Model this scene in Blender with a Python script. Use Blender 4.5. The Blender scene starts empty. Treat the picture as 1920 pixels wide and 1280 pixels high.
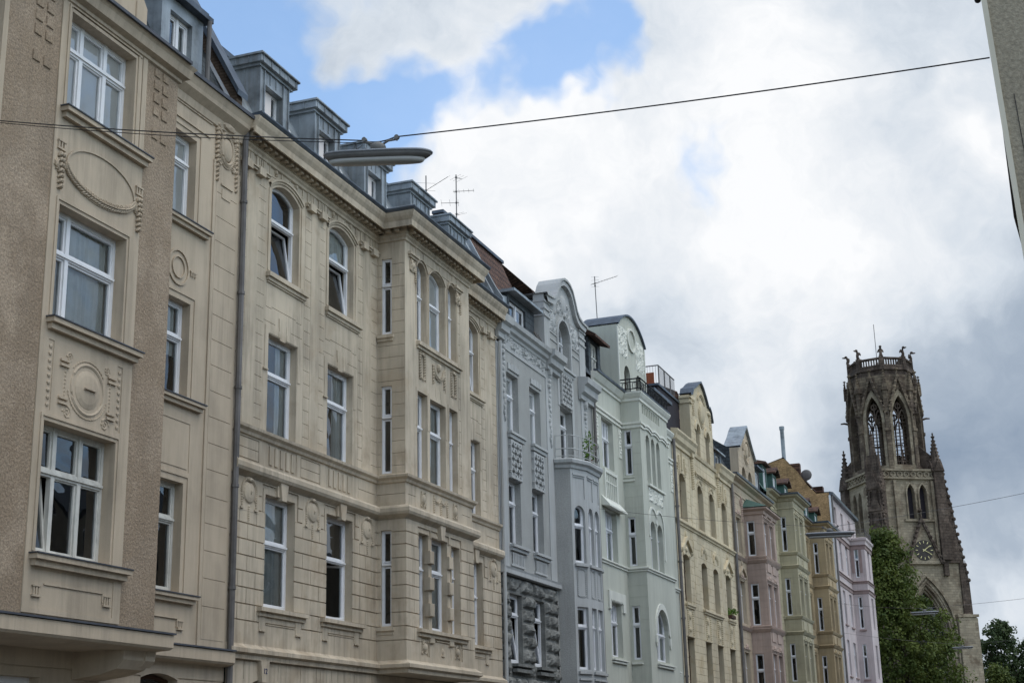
import bpy, bmesh, math, random
import numpy as np
from mathutils import Vector, Matrix
random.seed(7); np.random.seed(7)
SC = bpy.context.scene
COL = SC.collection
# ------------------------------------------------------------ camera
F_PX, YAW, PIT, ROLL = 2722.35, math.radians(20.069), math.radians(16.2705), math.radians(-1.4026)
cy, sy, cp, sp = math.cos(YAW), math.sin(YAW), math.cos(PIT), math.sin(PIT)
fwd = Vector((-sy*cp, cy*cp, sp)); rgt = Vector((cy, sy, 0)); upv = rgt.cross(fwd)
c, s = math.cos(ROLL), math.sin(ROLL)
r2 = rgt*c + upv*s; u2 = -rgt*s + upv*c
cam = bpy.data.cameras.new('camera'); cam.sensor_width = 36; cam.lens = F_PX/1920*36
cam.clip_start = .1; cam.clip_end = 5000
camo = bpy.data.objects.new('camera', cam); COL.objects.link(camo)
camo.matrix_world = Matrix(((r2.x, u2.x, -fwd.x, 0), (r2.y, u2.y, -fwd.y, 0), (r2.z, u2.z, -fwd.z, 1.6), (0, 0, 0, 1)))
SC.camera = camo
# ------------------------------------------------------------ colour management
SC.view_settings.view_transform = 'Standard'; SC.view_settings.look = 'None'
SC.view_settings.gamma = 1; SC.view_settings.exposure = 0.18
# ------------------------------------------------------------ sun (weak, soft: the sky is mostly cloud)
SUN = Vector((.42, .02, .90)).normalized()
sl = bpy.data.lights.new('sun', 'SUN'); sl.energy = .6; sl.angle = math.radians(32); sl.color = (1, .95, .87)
so = bpy.data.objects.new('sun', sl); COL.objects.link(so)
so.rotation_euler = (-SUN).to_track_quat('-Z', 'Y').to_euler()
# ------------------------------------------------------------ world: physical sky with broken cloud
W = bpy.data.worlds.new('World'); SC.world = W; W.use_nodes = True
nt = W.node_tree; nt.nodes.clear()
class NG:
    def __init__(s, nt): s.nt = nt
    def n(s, t, **k):
        nd = s.nt.nodes.new(t)
        for a, b in k.items():
            if a.startswith('i_'):
                key = a[2:].replace('_', ' ')
                nd.inputs[key].default_value = b
            else: setattr(nd, a, b)
        return nd
    def l(s, a, b): s.nt.links.new(a, b)
    def math(s, op, a, b=None, c=None, clamp=False):
        nd = s.nt.nodes.new('ShaderNodeMath'); nd.operation = op; nd.use_clamp = clamp
        for i, x in enumerate((a, b, c)):
            if x is None: continue
            if hasattr(x, 'default_value'): s.l(x, nd.inputs[i])
            else: nd.inputs[i].default_value = x
        return nd.outputs[0]
    def mix(s, f, a, b, mode='MIX'):
        nd = s.nt.nodes.new('ShaderNodeMix'); nd.data_type = 'RGBA'; nd.blend_type = mode
        for key, x in (('Factor', f), ('A', a), ('B', b)):
            sk = [q for q in nd.inputs if q.name == key and q.enabled][0]
            if hasattr(x, 'default_value'): s.l(x, sk)
            else: sk.default_value = x if key == 'Factor' else (*x, 1) if len(x) == 3 else x
        return [q for q in nd.outputs if q.enabled][0]
    def ramp(s, x, pts, interp='LINEAR'):
        nd = s.nt.nodes.new('ShaderNodeValToRGB'); nd.color_ramp.interpolation = interp
        e = nd.color_ramp.elements
        while len(e) < len(pts): e.new(.5)
        for i, (p, col) in enumerate(pts):
            e[i].position = p; e[i].color = (col, col, col, 1) if not hasattr(col, '__len__') else (*col, 1)
        s.l(x, nd.inputs[0]); return nd.outputs[0]
g = NG(nt)
sky = g.n('ShaderNodeTexSky', sky_type='NISHITA', sun_disc=False)
sky.sun_elevation = math.asin(SUN.z); sky.sun_rotation = math.atan2(SUN.x, SUN.y); sky.air_density = 1.0; sky.dust_density = .6; sky.ozone_density = 1.5
tc = g.n('ShaderNodeTexCoord'); D = tc.outputs['Generated']
def skydir(px, py):
    d = rgt*0 + r2*(px-960) - u2*(py-640) + fwd*F_PX
    return d.normalized()
def blob(px, py, inner, outer, sq=1.0):
    """smooth patch of sky around one compass direction; radii in degrees"""
    d = skydir(px, py)
    nd = g.n('ShaderNodeVectorMath', operation='DISTANCE'); g.l(WD, nd.inputs[0]); nd.inputs[1].default_value = d
    m = g.n('ShaderNodeMapRange', interpolation_type='SMOOTHSTEP'); g.l(nd.outputs['Value'], m.inputs[0])
    m.inputs[1].default_value = math.radians(inner); m.inputs[2].default_value = math.radians(outer)
    m.inputs[3].default_value = 1; m.inputs[4].default_value = 0
    return m.outputs[0]
nw = g.n('ShaderNodeTexNoise', i_Scale=9.0, i_Detail=4.0, i_Roughness=.55); g.l(D, nw.inputs['Vector'])
sub = g.n('ShaderNodeVectorMath', operation='SUBTRACT'); g.l(nw.outputs['Color'], sub.inputs[0]); sub.inputs[1].default_value = (.5, .5, .5)
scl = g.n('ShaderNodeVectorMath', operation='SCALE'); g.l(sub.outputs[0], scl.inputs[0]); scl.inputs['Scale'].default_value = .17
add = g.n('ShaderNodeVectorMath', operation='ADD'); g.l(D, add.inputs[0]); g.l(scl.outputs[0], add.inputs[1])
WD = add.outputs[0]
SKYK = 2.1
def addm(*xs):
    r = xs[0]
    for x in xs[1:]: r = g.math('ADD', r, x)
    return r
def mul(a, k): return g.math('MULTIPLY', a, k)
nc = g.n('ShaderNodeTexNoise', i_Scale=5.5, i_Detail=11.0, i_Roughness=.6); g.l(WD, nc.inputs['Vector'])
# cloud cover: noise pushed up or down round compass directions
cov = addm(mul(nc.outputs['Fac'], 1.5), .02,
    mul(blob(740, 30, 1.5, 6.5), .20), mul(blob(900, 60, .5, 3.5), .10), mul(blob(1250, 420, 5, 12), .45), mul(blob(1700, 150, 5, 13), .40), mul(blob(905, 270, .5, 4.0), .30),
    mul(blob(1650, 700, 7, 17), .5), mul(blob(1000, 700, 6, 12), .3), mul(blob(1420, 60, 2, 7), .22),
    mul(blob(540, 250, 1.5, 6.0), -.42), mul(blob(1160, 120, .8, 3.8), -.56), mul(blob(1010, 175, .6, 3.2), -.6), mul(blob(800, 215, .6, 3.0), -.56), mul(blob(660, 215, .5, 2.8), -.2), mul(blob(430, 30, 1, 5), -.28), mul(blob(1030, 40, .6, 2.4), .16), mul(blob(1335, 325, .2, 3.9), -1.12), mul(blob(1230, 10, 1, 2.4), .25), mul(blob(880, 205, .5, 2.6), -.3), mul(blob(720, 225, .4, 2.2), -.25), mul(blob(1120, 620, 1, 4), .1))
cm = g.n('ShaderNodeMapRange', interpolation_type='SMOOTHSTEP'); g.l(cov, cm.inputs[0]); cm.inputs[1].default_value = .50; cm.inputs[2].default_value = 1.02; cm.inputs[3].default_value = .13
nd2 = g.n('ShaderNodeTexNoise', i_Scale=3.2, i_Detail=10.0, i_Roughness=.66); g.l(WD, nd2.inputs['Vector'])
br = addm(mul(nd2.outputs['Fac'], 1.25), -.12,
    mul(blob(960, 330, 1.5, 8), .42), mul(blob(740, 60, 1, 7), .12), mul(blob(1280, 300, 2, 9), .12), mul(blob(1800, 240, .3, 2.6), .25), mul(blob(1600, 260, 3, 9), .10), mul(blob(1400, 100, 2, 7), .12),
    mul(blob(1250, 540, 1.5, 6), -.12), mul(blob(1850, 800, 1.5, 7), -.36), mul(blob(1500, 800, 3, 9), -.10), mul(blob(1880, 1060, 1, 5), .12), mul(blob(1600, 620, 3, 8), .12), mul(blob(1330, 600, 3, 8), .18), mul(blob(1480, 760, 2, 7), .14), mul(blob(1780, 640, 2, 6), .06), mul(blob(1450, 420, 2, 7), .08))
cr = g.n('ShaderNodeValToRGB'); e = cr.color_ramp.elements
while len(e) < 4: e.new(.5)
for i, (p, col_) in enumerate(((.05, (.24, .305, .40)), (.34, (.38, .445, .53)), (.60, (.60, .655, .72)), (.90, (.86, .87, .885)))):
    e[i].position = p; e[i].color = (*col_, 1)
g.l(br, cr.inputs[0])
ST = .1
cl = g.n('ShaderNodeVectorMath', operation='SCALE'); g.l(cr.outputs[0], cl.inputs[0]); cl.inputs['Scale'].default_value = 1/ST
sk = g.mix(1., sky.outputs[0], (SKYK*.92, SKYK*1.02, SKYK*1.04), 'MULTIPLY')
# the veil of thin cloud that pales the blue
fin = g.mix(cm.outputs[0], sk, cl.outputs[0])
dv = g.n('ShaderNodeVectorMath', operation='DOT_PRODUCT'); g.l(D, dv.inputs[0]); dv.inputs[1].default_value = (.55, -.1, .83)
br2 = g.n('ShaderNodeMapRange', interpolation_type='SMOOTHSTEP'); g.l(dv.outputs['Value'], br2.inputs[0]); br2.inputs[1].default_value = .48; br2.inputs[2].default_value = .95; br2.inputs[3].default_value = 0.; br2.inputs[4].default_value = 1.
# unseen sky high on the right brightened and warmed, added to light the facades
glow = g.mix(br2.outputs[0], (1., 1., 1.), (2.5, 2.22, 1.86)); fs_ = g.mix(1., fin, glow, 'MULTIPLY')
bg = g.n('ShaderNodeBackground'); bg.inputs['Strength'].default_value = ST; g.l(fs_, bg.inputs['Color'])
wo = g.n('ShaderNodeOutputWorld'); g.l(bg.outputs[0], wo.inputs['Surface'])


# ------------------------------------------------------------ helpers
class Fr:
    """local facade frame: u along the wall, z up, d outwards"""
    def __init__(s, x, y, ux, uy, u0=0.):
        L = math.hypot(ux, uy); s.x, s.y, s.ux, s.uy, s.u0 = x, y, ux/L, uy/L, u0
    def __call__(s, u, z, d=0.):
        u -= s.u0
        return (s.x+u*s.ux+d*s.uy, s.y+u*s.uy-d*s.ux, z)
def FY(X): return Fr(X, 0, 0, 1)            # street front, u = world y
def FX(Y, X0=0.): return Fr(X0, Y, 1, 0)    # side face looking towards the camera end, u = x - X0
class MB:
    def __init__(s): s.v = []; s.f = []; s.p = []
    def add(s, vs, fs):
        b = len(s.v); s.p.append((b, len(s.f))); s.v += vs; s.f += [tuple(b+i for i in f) for f in fs]
    def quad(s, a, b, c, d): s.add([a, b, c, d], [(0, 1, 2, 3)])
    def rect(s, fr, u0, u1, z0, z1, d=0.): s.quad(fr(u0, z0, d), fr(u1, z0, d), fr(u1, z1, d), fr(u0, z1, d))
    def box(s, fr, u0, u1, z0, z1, d0, d1, bev=0.):
        if u1 < u0: u0, u1 = u1, u0
        if bev:
            o = [(u0, z0), (u1, z0), (u1, z1), (u0, z1)]; i = [(u0+bev, z0+bev), (u1-bev, z0+bev), (u1-bev, z1-bev), (u0+bev, z1-bev)]
            vs = [fr(a, b, d0) for a, b in o]+[fr(a, b, d1-bev) for a, b in o]+[fr(a, b, d1) for a, b in i]
            fs = [(8, 9, 10, 11), (3, 2, 1, 0)]
            for k in range(4):
                n = (k+1) % 4; fs += [(k, n, 4+n, 4+k), (4+k, 4+n, 8+n, 8+k)]
            s.add(vs, fs); return
        vs = [fr(u, z, d) for d in (d0, d1) for u, z in ((u0, z0), (u1, z0), (u1, z1), (u0, z1))]
        s.add(vs, [(4, 5, 6, 7), (3, 2, 1, 0), (0, 1, 5, 4), (1, 2, 6, 5), (2, 3, 7, 6), (3, 0, 4, 7)])
    def prism(s, fr, pts, d0, d1, back=True):
        n = len(pts); vs = [fr(u, z, d1) for u, z in pts]+[fr(u, z, d0) for u, z in pts]
        fs = [tuple(range(n))]+([tuple(range(2*n-1, n-1, -1))] if back else [])
        fs += [(n+i, n+(i+1) % n, (i+1) % n, i) for i in range(n)]
        s.add(vs, fs)
    def ring(s, fr, outer, inner, d0, d1):
        """strip between two polylines of equal length (open)"""
        n = len(outer)
        for i in range(n-1):
            a, b, c_, e = outer[i], outer[i+1], inner[i+1], inner[i]
            s.add([fr(*p, d) for d in (d0, d1) for p in (a, b, c_, e)], [(7, 6, 5, 4), (0, 1, 5, 4), (3, 7, 6, 2)])
    def tube(s, pts, r, n=6, cap=True):
        pts = [Vector(p) for p in pts]; rr = r if hasattr(r, '__len__') else [r]*len(pts)
        rings = []
        for i, p in enumerate(pts):
            t = (pts[min(i+1, len(pts)-1)]-pts[max(i-1, 0)]).normalized()
            a = t.cross(Vector((0, 0, 1)) if abs(t.z) < .9 else Vector((1, 0, 0))).normalized(); b = t.cross(a)
            rings.append([tuple(p+(a*math.cos(2*math.pi*k/n)+b*math.sin(2*math.pi*k/n))*rr[i]) for k in range(n)])
        vs = [v for q in rings for v in q]; fs = []
        for i in range(len(pts)-1):
            for k in range(n): fs.append((i*n+k, i*n+(k+1) % n, (i+1)*n+(k+1) % n, (i+1)*n+k))
        if cap: fs += [tuple(range(n))[::-1], tuple(range((len(pts)-1)*n, len(pts)*n))]
        s.add(vs, fs)
    def ell(s, cpt, ax, n=8, m=5):
        """ellipsoid; ax = three axis vectors"""
        cpt = Vector(cpt); A, B, C = [Vector(a) for a in ax]; vs = []; fs = []
        for j in range(m+1):
            th = math.pi*j/m
            for k in range(n):
                ph = 2*math.pi*k/n; vs.append(tuple(cpt+A*math.sin(th)*math.cos(ph)+B*math.sin(th)*math.sin(ph)+C*math.cos(th)))
        for j in range(m):
            for k in range(n): fs.append((j*n+k, (j+1)*n+k, (j+1)*n+(k+1) % n, j*n+(k+1) % n))
        s.add(vs, fs)
    def fell(s, fr, u, z, ru, rz, rd, d=0., rot=0., n=8, m=4):
        rd *= 1.15
        """flattened boss on a wall"""
        o = Vector(fr(u, z, d)); U = Vector(fr(u+1, z, d))-o; Z = Vector((0, 0, 1)); N = Vector(fr(u, z, d+1))-o
        c_, s_ = math.cos(rot), math.sin(rot)
        s.ell(o, ((U*c_+Z*s_)*ru, (Z*c_-U*s_)*rz, N*rd), n, m)
    def ftube(s, fr, pts, r, d=0., n=6): s.tube([fr(u, z, d) for u, z in pts], r, n)
    def sweep(s, path, prof, ends=True):
        """moulding: prof = [(out, z)] from bottom to top, mitred round the path [(x, y)]"""
        P = [Vector(p) for p in path]; N = []
        for i in range(len(P)):
            ns = []
            for a, b in ((i-1, i), (i, i+1)):
                if a >= 0 and b < len(P):
                    t = (P[b]-P[a]).normalized(); ns.append(Vector((t.y, -t.x)))
            if len(ns) == 1: N.append(ns[0])
            else:
                m = (ns[0]+ns[1]); N.append(m/max(.2, m.dot(ns[0])))
        vs = [(P[i].x+N[i].x*o, P[i].y+N[i].y*o, z) for i in range(len(P)) for o, z in prof]; k = len(prof); fs = []
        for i in range(len(P)-1):
            for j in range(k-1): fs.append((i*k+j, (i+1)*k+j, (i+1)*k+j+1, i*k+j+1))
        if ends: fs += [tuple(range(k)), tuple(range((len(P)-1)*k, len(P)*k))[::-1]]
        s.add(vs, fs)
    def relief(s, fr, u0, u1, z0, z1, ops=(), R=-.34, base=0., arches=(), edge=None):
        if edge is not None:
            e, d = edge, base
            s.quad(fr(u0, z0, e), fr(u0, z0, d), fr(u0, z1, d), fr(u0, z1, e)); s.quad(fr(u1, z0, d), fr(u1, z0, e), fr(u1, z1, e), fr(u1, z1, d))
            s.quad(fr(u0, z0, e), fr(u1, z0, e), fr(u1, z0, d), fr(u0, z0, d)); s.quad(fr(u0, z1, d), fr(u1, z1, d), fr(u1, z1, e), fr(u0, z1, e))
        E = 1e-5
        us = sorted({round(u0, 4), round(u1, 4)} | {round(min(max(q, u0), u1), 4) for o in ops for q in o[:2]})
        zs = sorted({round(z0, 4), round(z1, 4)} | {round(min(max(q, z0), z1), 4) for o in ops for q in o[2:4]})
        us = np.array(us); zs = np.array(zs); nu, nz = len(us)-1, len(zs)-1
        cu = (us[1:]+us[:-1])/2; cz = (zs[1:]+zs[:-1])/2
        G = np.full((nz, nu), float(base)); Hm = np.zeros((nz, nu), bool)
        for o in ops:
            mu = (cu > o[0]) & (cu < o[1]); mz = (cz > o[2]) & (cz < o[3]); ix = np.ix_(mz, mu)
            if o[4] is None: G[ix] = R; Hm[ix] = True
            else: G[ix] = o[4]; Hm[ix] = False
        for j in range(nz):
            i = 0
            while i < nu:
                if Hm[j, i]: i += 1; continue
                k = i
                while k+1 < nu and not Hm[j, k+1] and abs(G[j, k+1]-G[j, i]) < E: k += 1
                s.rect(fr, us[i], us[k+1], zs[j], zs[j+1], G[j, i]); i = k+1
        for j in range(nz):                                  # vertical steps
            for i in range(nu-1):
                a, b = G[j, i], G[j, i+1]
                if abs(a-b) > E:
                    u = us[i+1]; lo, hi = min(a, b), max(a, b)
                    if a > b: s.quad(fr(u, zs[j], hi), fr(u, zs[j], lo), fr(u, zs[j+1], lo), fr(u, zs[j+1], hi))
                    else: s.quad(fr(u, zs[j], lo), fr(u, zs[j], hi), fr(u, zs[j+1], hi), fr(u, zs[j+1], lo))
        for i in range(nu):                                  # horizontal steps
            for j in range(nz-1):
                a, b = G[j, i], G[j+1, i]
                if abs(a-b) > E:
                    z = zs[j+1]; lo, hi = min(a, b), max(a, b)
                    s.quad(fr(us[i], z, lo), fr(us[i+1], z, lo), fr(us[i+1], z, hi), fr(us[i], z, hi))
        for (ua, ub, zs_, zt, kind, d) in arches:
            cv = arch_curve(ua, ub, zs_, zt, kind)
            for (a, za), (b, zb) in zip(cv[:-1], cv[1:]):
                s.quad(fr(a, za, d), fr(b, zb, d), fr(b, zt+.0, d), fr(a, zt+.0, d))
                s.quad(fr(a, za, R), fr(b, zb, R), fr(b, zb, d), fr(a, za, d))
    def mesh(s, name, mat, smooth=False):
        me = bpy.data.meshes.new(name); me.from_pydata([tuple(v) for v in s.v], [], s.f); me.update()
        if mat: me.materials.append(mat)
        if smooth: me.shade_smooth()
        return me
    def build(s, name, mat, parent=None, smooth=False):
        o = bpy.data.objects.new(name, s.mesh(name, mat, smooth)); COL.objects.link(o)
        if parent is not None:
            o.parent = parent
            if parent.parent is None and parent.type == 'EMPTY' and parent.name not in LOCAL: o.location = -parent.location
        return o
def split_build(mb, name, mat, parent, gap=.05, smooth=False):
    """one object for every group of touching pieces"""
    P = mb.p+[(len(mb.v), len(mb.f))]; n = len(mb.p); V = np.array(mb.v); bb = []
    for i in range(n): q = V[P[i][0]:P[i+1][0]]; bb.append((q.min(0)-gap/2, q.max(0)+gap/2))
    lo = np.array([b[0] for b in bb]); hi = np.array([b[1] for b in bb]); par = list(range(n))
    def find(a):
        while par[a] != a: par[a] = par[par[a]]; a = par[a]
        return a
    for i in range(n):
        for j in np.nonzero(np.all((lo[i] <= hi[i+1:]) & (hi[i] >= lo[i+1:]), axis=1))[0] if i+1 < n else ():
            a, b = find(i), find(int(j)+i+1)
            if a != b: par[b] = a
    gr = {}
    for i in range(n): gr.setdefault(find(i), []).append(i)
    out = []
    for ids in gr.values():
        m = MB()
        for i in ids:
            v0, f0 = P[i]; v1, f1 = P[i+1]; m.add(mb.v[v0:v1], [tuple(k-v0 for k in f) for f in mb.f[f0:f1]])
        out.append(m.build(name, mat, parent, smooth))
    return out
def arch_curve(ua, ub, zs_, zt, kind, n=14):
    w = ub-ua; h = zt-zs_; m = (ua+ub)/2; out = []
    if kind == 'pt':
        R = (h*h+w*w/4)/w
        for i in range(n+1):
            u = ua+w*i/n; x = u-ua if u <= m else ub-u
            out.append((u, zs_+math.sqrt(max(0, R*R-(R-x)**2))))
    else:
        R = (w*w/4+h*h)/(2*h); 
        for i in range(n+1):
            a = math.asin(min(1, w/2/R)) if h <= w/2 else math.pi/2
            t = -a+2*a*i/n
            if h > w/2: out.append((m+w/2*math.sin(t), zs_+h*math.cos(t)))
            else: out.append((m+R*math.sin(t), zt-R+R*math.cos(t)))
    return out
def offcurve(cv, o):
    r = []
    for i, p in enumerate(cv):
        a = cv[max(i-1, 0)]; b = cv[min(i+1, len(cv)-1)]; t = Vector((b[0]-a[0], b[1]-a[1])).normalized()
        r.append((p[0]-t.y*o, p[1]+t.x*o))
    return r
LOCAL = set()      # things whose parts are modelled round their own origin
def thing(name, label, cat, loc, group=None):
    o = bpy.data.objects.new(name, None); o.empty_display_size = .5; COL.objects.link(o); o.location = loc
    o['label'] = label; o['category'] = cat
    if group: o['group'] = group
    return o
def tag(o, label, cat, group=None):
    o['label'] = label; o['category'] = cat
    if group: o['group'] = group
    return o
# ------------------------------------------------------------ materials
def srgb(r, g_, b): return tuple(((x/255)/12.92 if x/255 <= .04045 else ((x/255+.055)/1.055)**2.4) for x in (r, g_, b))
def mat(name, col, rough=.85, var=.12, vscale=.6, bump=.0, bscale=30., metal=0., streak=.0, speck=0., spscale=60., col2=None, c2=.5, spec=.3, brick=None):
    m = bpy.data.materials.new(name); m.use_nodes = True; nt = m.node_tree; g = NG(nt)
    b = nt.nodes['Principled BSDF']; b.inputs['Roughness'].default_value = rough; b.inputs['Metallic'].default_value = metal
    b.inputs['Specular IOR Level'].default_value = spec
    tc = g.n('ShaderNodeTexCoord'); V = tc.outputs['Object']; base = (*col, 1)
    cur = None
    n1 = g.n('ShaderNodeTexNoise', i_Scale=vscale, i_Detail=6., i_Roughness=.6); g.l(V, n1.inputs['Vector'])
    f1 = g.ramp(n1.outputs['Fac'], [(.3, 1-var*1.6), (.5, 1.), (.7, 1+var)])
    cur = g.mix(1., col, f1, 'MULTIPLY')
    if col2 is not None:
        n2 = g.n('ShaderNodeTexNoise', i_Scale=vscale*2.3, i_Detail=8., i_Roughness=.65); g.l(V, n2.inputs['Vector'])
        f2 = g.ramp(n2.outputs['Fac'], [(c2-.08, 0.), (c2+.08, 1.)]); cur = g.mix(f2, cur, col2)
    if streak:
        mp = g.n('ShaderNodeMapping'); mp.inputs['Scale'].default_value = (1.5, 1.5, .13); g.l(V, mp.inputs['Vector'])
        n3 = g.n('ShaderNodeTexNoise', i_Scale=1.6, i_Detail=7., i_Roughness=.7); g.l(mp.outputs[0], n3.inputs['Vector'])
        f3 = g.ramp(n3.outputs['Fac'], [(.44, 1.), (.7, 1-streak)]); cur = g.mix(1., cur, f3, 'MULTIPLY')
        # rain runs: sparse, narrow, with ragged ends
        mp2 = g.n('ShaderNodeMapping'); mp2.inputs['Scale'].default_value = (7., 7., .5); g.l(V, mp2.inputs['Vector'])
        n5 = g.n('ShaderNodeTexNoise', i_Scale=1.3, i_Detail=5., i_Roughness=.6); g.l(mp2.outputs[0], n5.inputs['Vector'])
        n6 = g.n('ShaderNodeTexNoise', i_Scale=.45, i_Detail=4.); g.l(V, n6.inputs['Vector'])
        f5 = g.ramp(g.math('MULTIPLY', n5.outputs['Fac'], n6.outputs['Fac']), [(.27, 0.), (.36, 1.)])
        cur = g.mix(g.math('MULTIPLY', f5, min(.5, streak*1.0)), cur, (.16, .135, .11))
    if speck:
        n4 = g.n('ShaderNodeTexNoise', i_Scale=spscale, i_Detail=3.); g.l(V, n4.inputs['Vector'])
        f4 = g.ramp(n4.outputs['Fac'], [(.35, 1-speck), (.65, 1+speck)]); cur = g.mix(1., cur, f4, 'MULTIPLY')
    hb = None
    if brick:
        bw, bh, mort, plane, mc = brick
        sx = g.n('ShaderNodeSeparateXYZ'); g.l(V, sx.inputs[0]); cx = g.n('ShaderNodeCombineXYZ')
        g.l(g.math('ADD', sx.outputs[0], sx.outputs[1]) if plane == 'xy' else sx.outputs[1 if plane == 'y' else 0], cx.inputs[0]); g.l(sx.outputs[2], cx.inputs[1])
        br = g.n('ShaderNodeTexBrick'); g.l(cx.outputs[0], br.inputs['Vector'])
        for k, v_ in (('Scale', 1.), ('Brick Width', bw), ('Row Height', bh), ('Mortar Size', mort), ('Mortar Smooth', .2), ('Bias', 0.)): br.inputs[k].default_value = v_
        br.inputs['Color1'].default_value = (1, 1, 1, 1); br.inputs['Color2'].default_value = (.72, .72, .72, 1); br.inputs['Mortar'].default_value = (*mc, 1)
        cur = g.mix(1., cur, br.outputs['Color'], 'MULTIPLY'); hb = br.outputs['Fac']
    g.l(cur, b.inputs['Base Color'])
    if bump or hb is not None:
        nb = g.n('ShaderNodeTexNoise', i_Scale=bscale, i_Detail=5., i_Roughness=.65); g.l(V, nb.inputs['Vector'])
        h = nb.outputs['Fac']
        if hb is not None: h = g.math('SUBTRACT', g.math('MULTIPLY', h, .4), hb)
        bp = g.n('ShaderNodeBump'); bp.inputs['Strength'].default_value = 1.; bp.inputs['Distance'].default_value = bump or .01; g.l(h, bp.inputs['Height']); g.l(bp.outputs[0], b.inputs['Normal'])
    return m
def glassmat(name, tint=(.02, .024, .027), k=1.):
    m = bpy.data.materials.new(name); m.use_nodes = True; nt = m.node_tree; nt.nodes.clear(); g = NG(nt)
    out = g.n('ShaderNodeOutputMaterial'); tr = g.n('ShaderNodeBsdfTransparent'); tr.inputs['Color'].default_value = (.78, .82, .82, 1)
    gl = g.n('ShaderNodeBsdfGlossy'); gl.inputs['Roughness'].default_value = .015; gl.inputs['Color'].default_value = (.95, .97, 1, 1)
    tc = g.n('ShaderNodeTexCoord'); nb = g.n('ShaderNodeTexNoise', i_Scale=1.3, i_Detail=1.); g.l(tc.outputs['Object'], nb.inputs['Vector'])
    bp = g.n('ShaderNodeBump'); bp.inputs['Strength'].default_value = 1.; bp.inputs['Distance'].default_value = .03; g.l(nb.outputs['Fac'], bp.inputs['Height']); g.l(bp.outputs[0], gl.inputs['Normal'])
    fr = g.n('ShaderNodeFresnel'); fr.inputs['IOR'].default_value = 1.52
    f = g.math('MULTIPLY_ADD', fr.outputs[0], 1.35*k, .02, clamp=True)
    mx = g.n('ShaderNodeMixShader'); g.l(f, mx.inputs[0]); g.l(tr.outputs[0], mx.inputs[1]); g.l(gl.outputs[0], mx.inputs[2]); g.l(mx.outputs[0], out.inputs[0])
    return m
M = {}
M['glass'] = glassmat('window_glass')
M['white'] = mat('white_paint', srgb(222, 222, 224), .45, .05, 3., spec=.4)
M['whiteold'] = mat('old_white_paint', srgb(205, 203, 196), .6, .1, 4., streak=.2)
M['brownwood'] = mat('brown_wood', srgb(70, 48, 36), .5, .2, 8.)
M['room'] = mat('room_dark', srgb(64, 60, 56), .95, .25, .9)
M['curtain'] = mat('net_curtain', srgb(206, 204, 200), .9, .1, 3.)
M['blind'] = mat('roller_blind', srgb(222, 214, 210), .9, .04, 2.)
M['zinc'] = mat('zinc_sheet', srgb(150, 156, 160), .45, .3, 1.6, metal=.35, streak=.3, bump=.006, bscale=3.)
M['zincd'] = mat('dark_zinc', srgb(92, 99, 108), .5, .25, 2., metal=.6, streak=.3)
M['pipe'] = mat('grey_pipe', srgb(112, 108, 106), .6, .2, 2., metal=.15, streak=.4)
M['black'] = mat('black_metal', srgb(34, 34, 38), .6, .2, 4.)
M['steel'] = mat('stainless_steel', srgb(190, 195, 200), .3, .15, 2., metal=.9)
M['slate'] = mat('slate', srgb(70, 76, 80), .65, .3, 2., bump=.02, bscale=5., brick=(.28, .2, .012, 'xy', (.25, .25, .25)))
M['tile'] = mat('brown_roof_tile', srgb(112, 82, 66), .85, .35, 3., col2=srgb(84, 62, 54), c2=.5, bump=.03, bscale=9., brick=(.25, .3, .03, 'y', (.25, .22, .2)))
M['stone_dirty'] = mat('copper_green', srgb(70, 96, 88), .7, .25, 2.)

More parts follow.
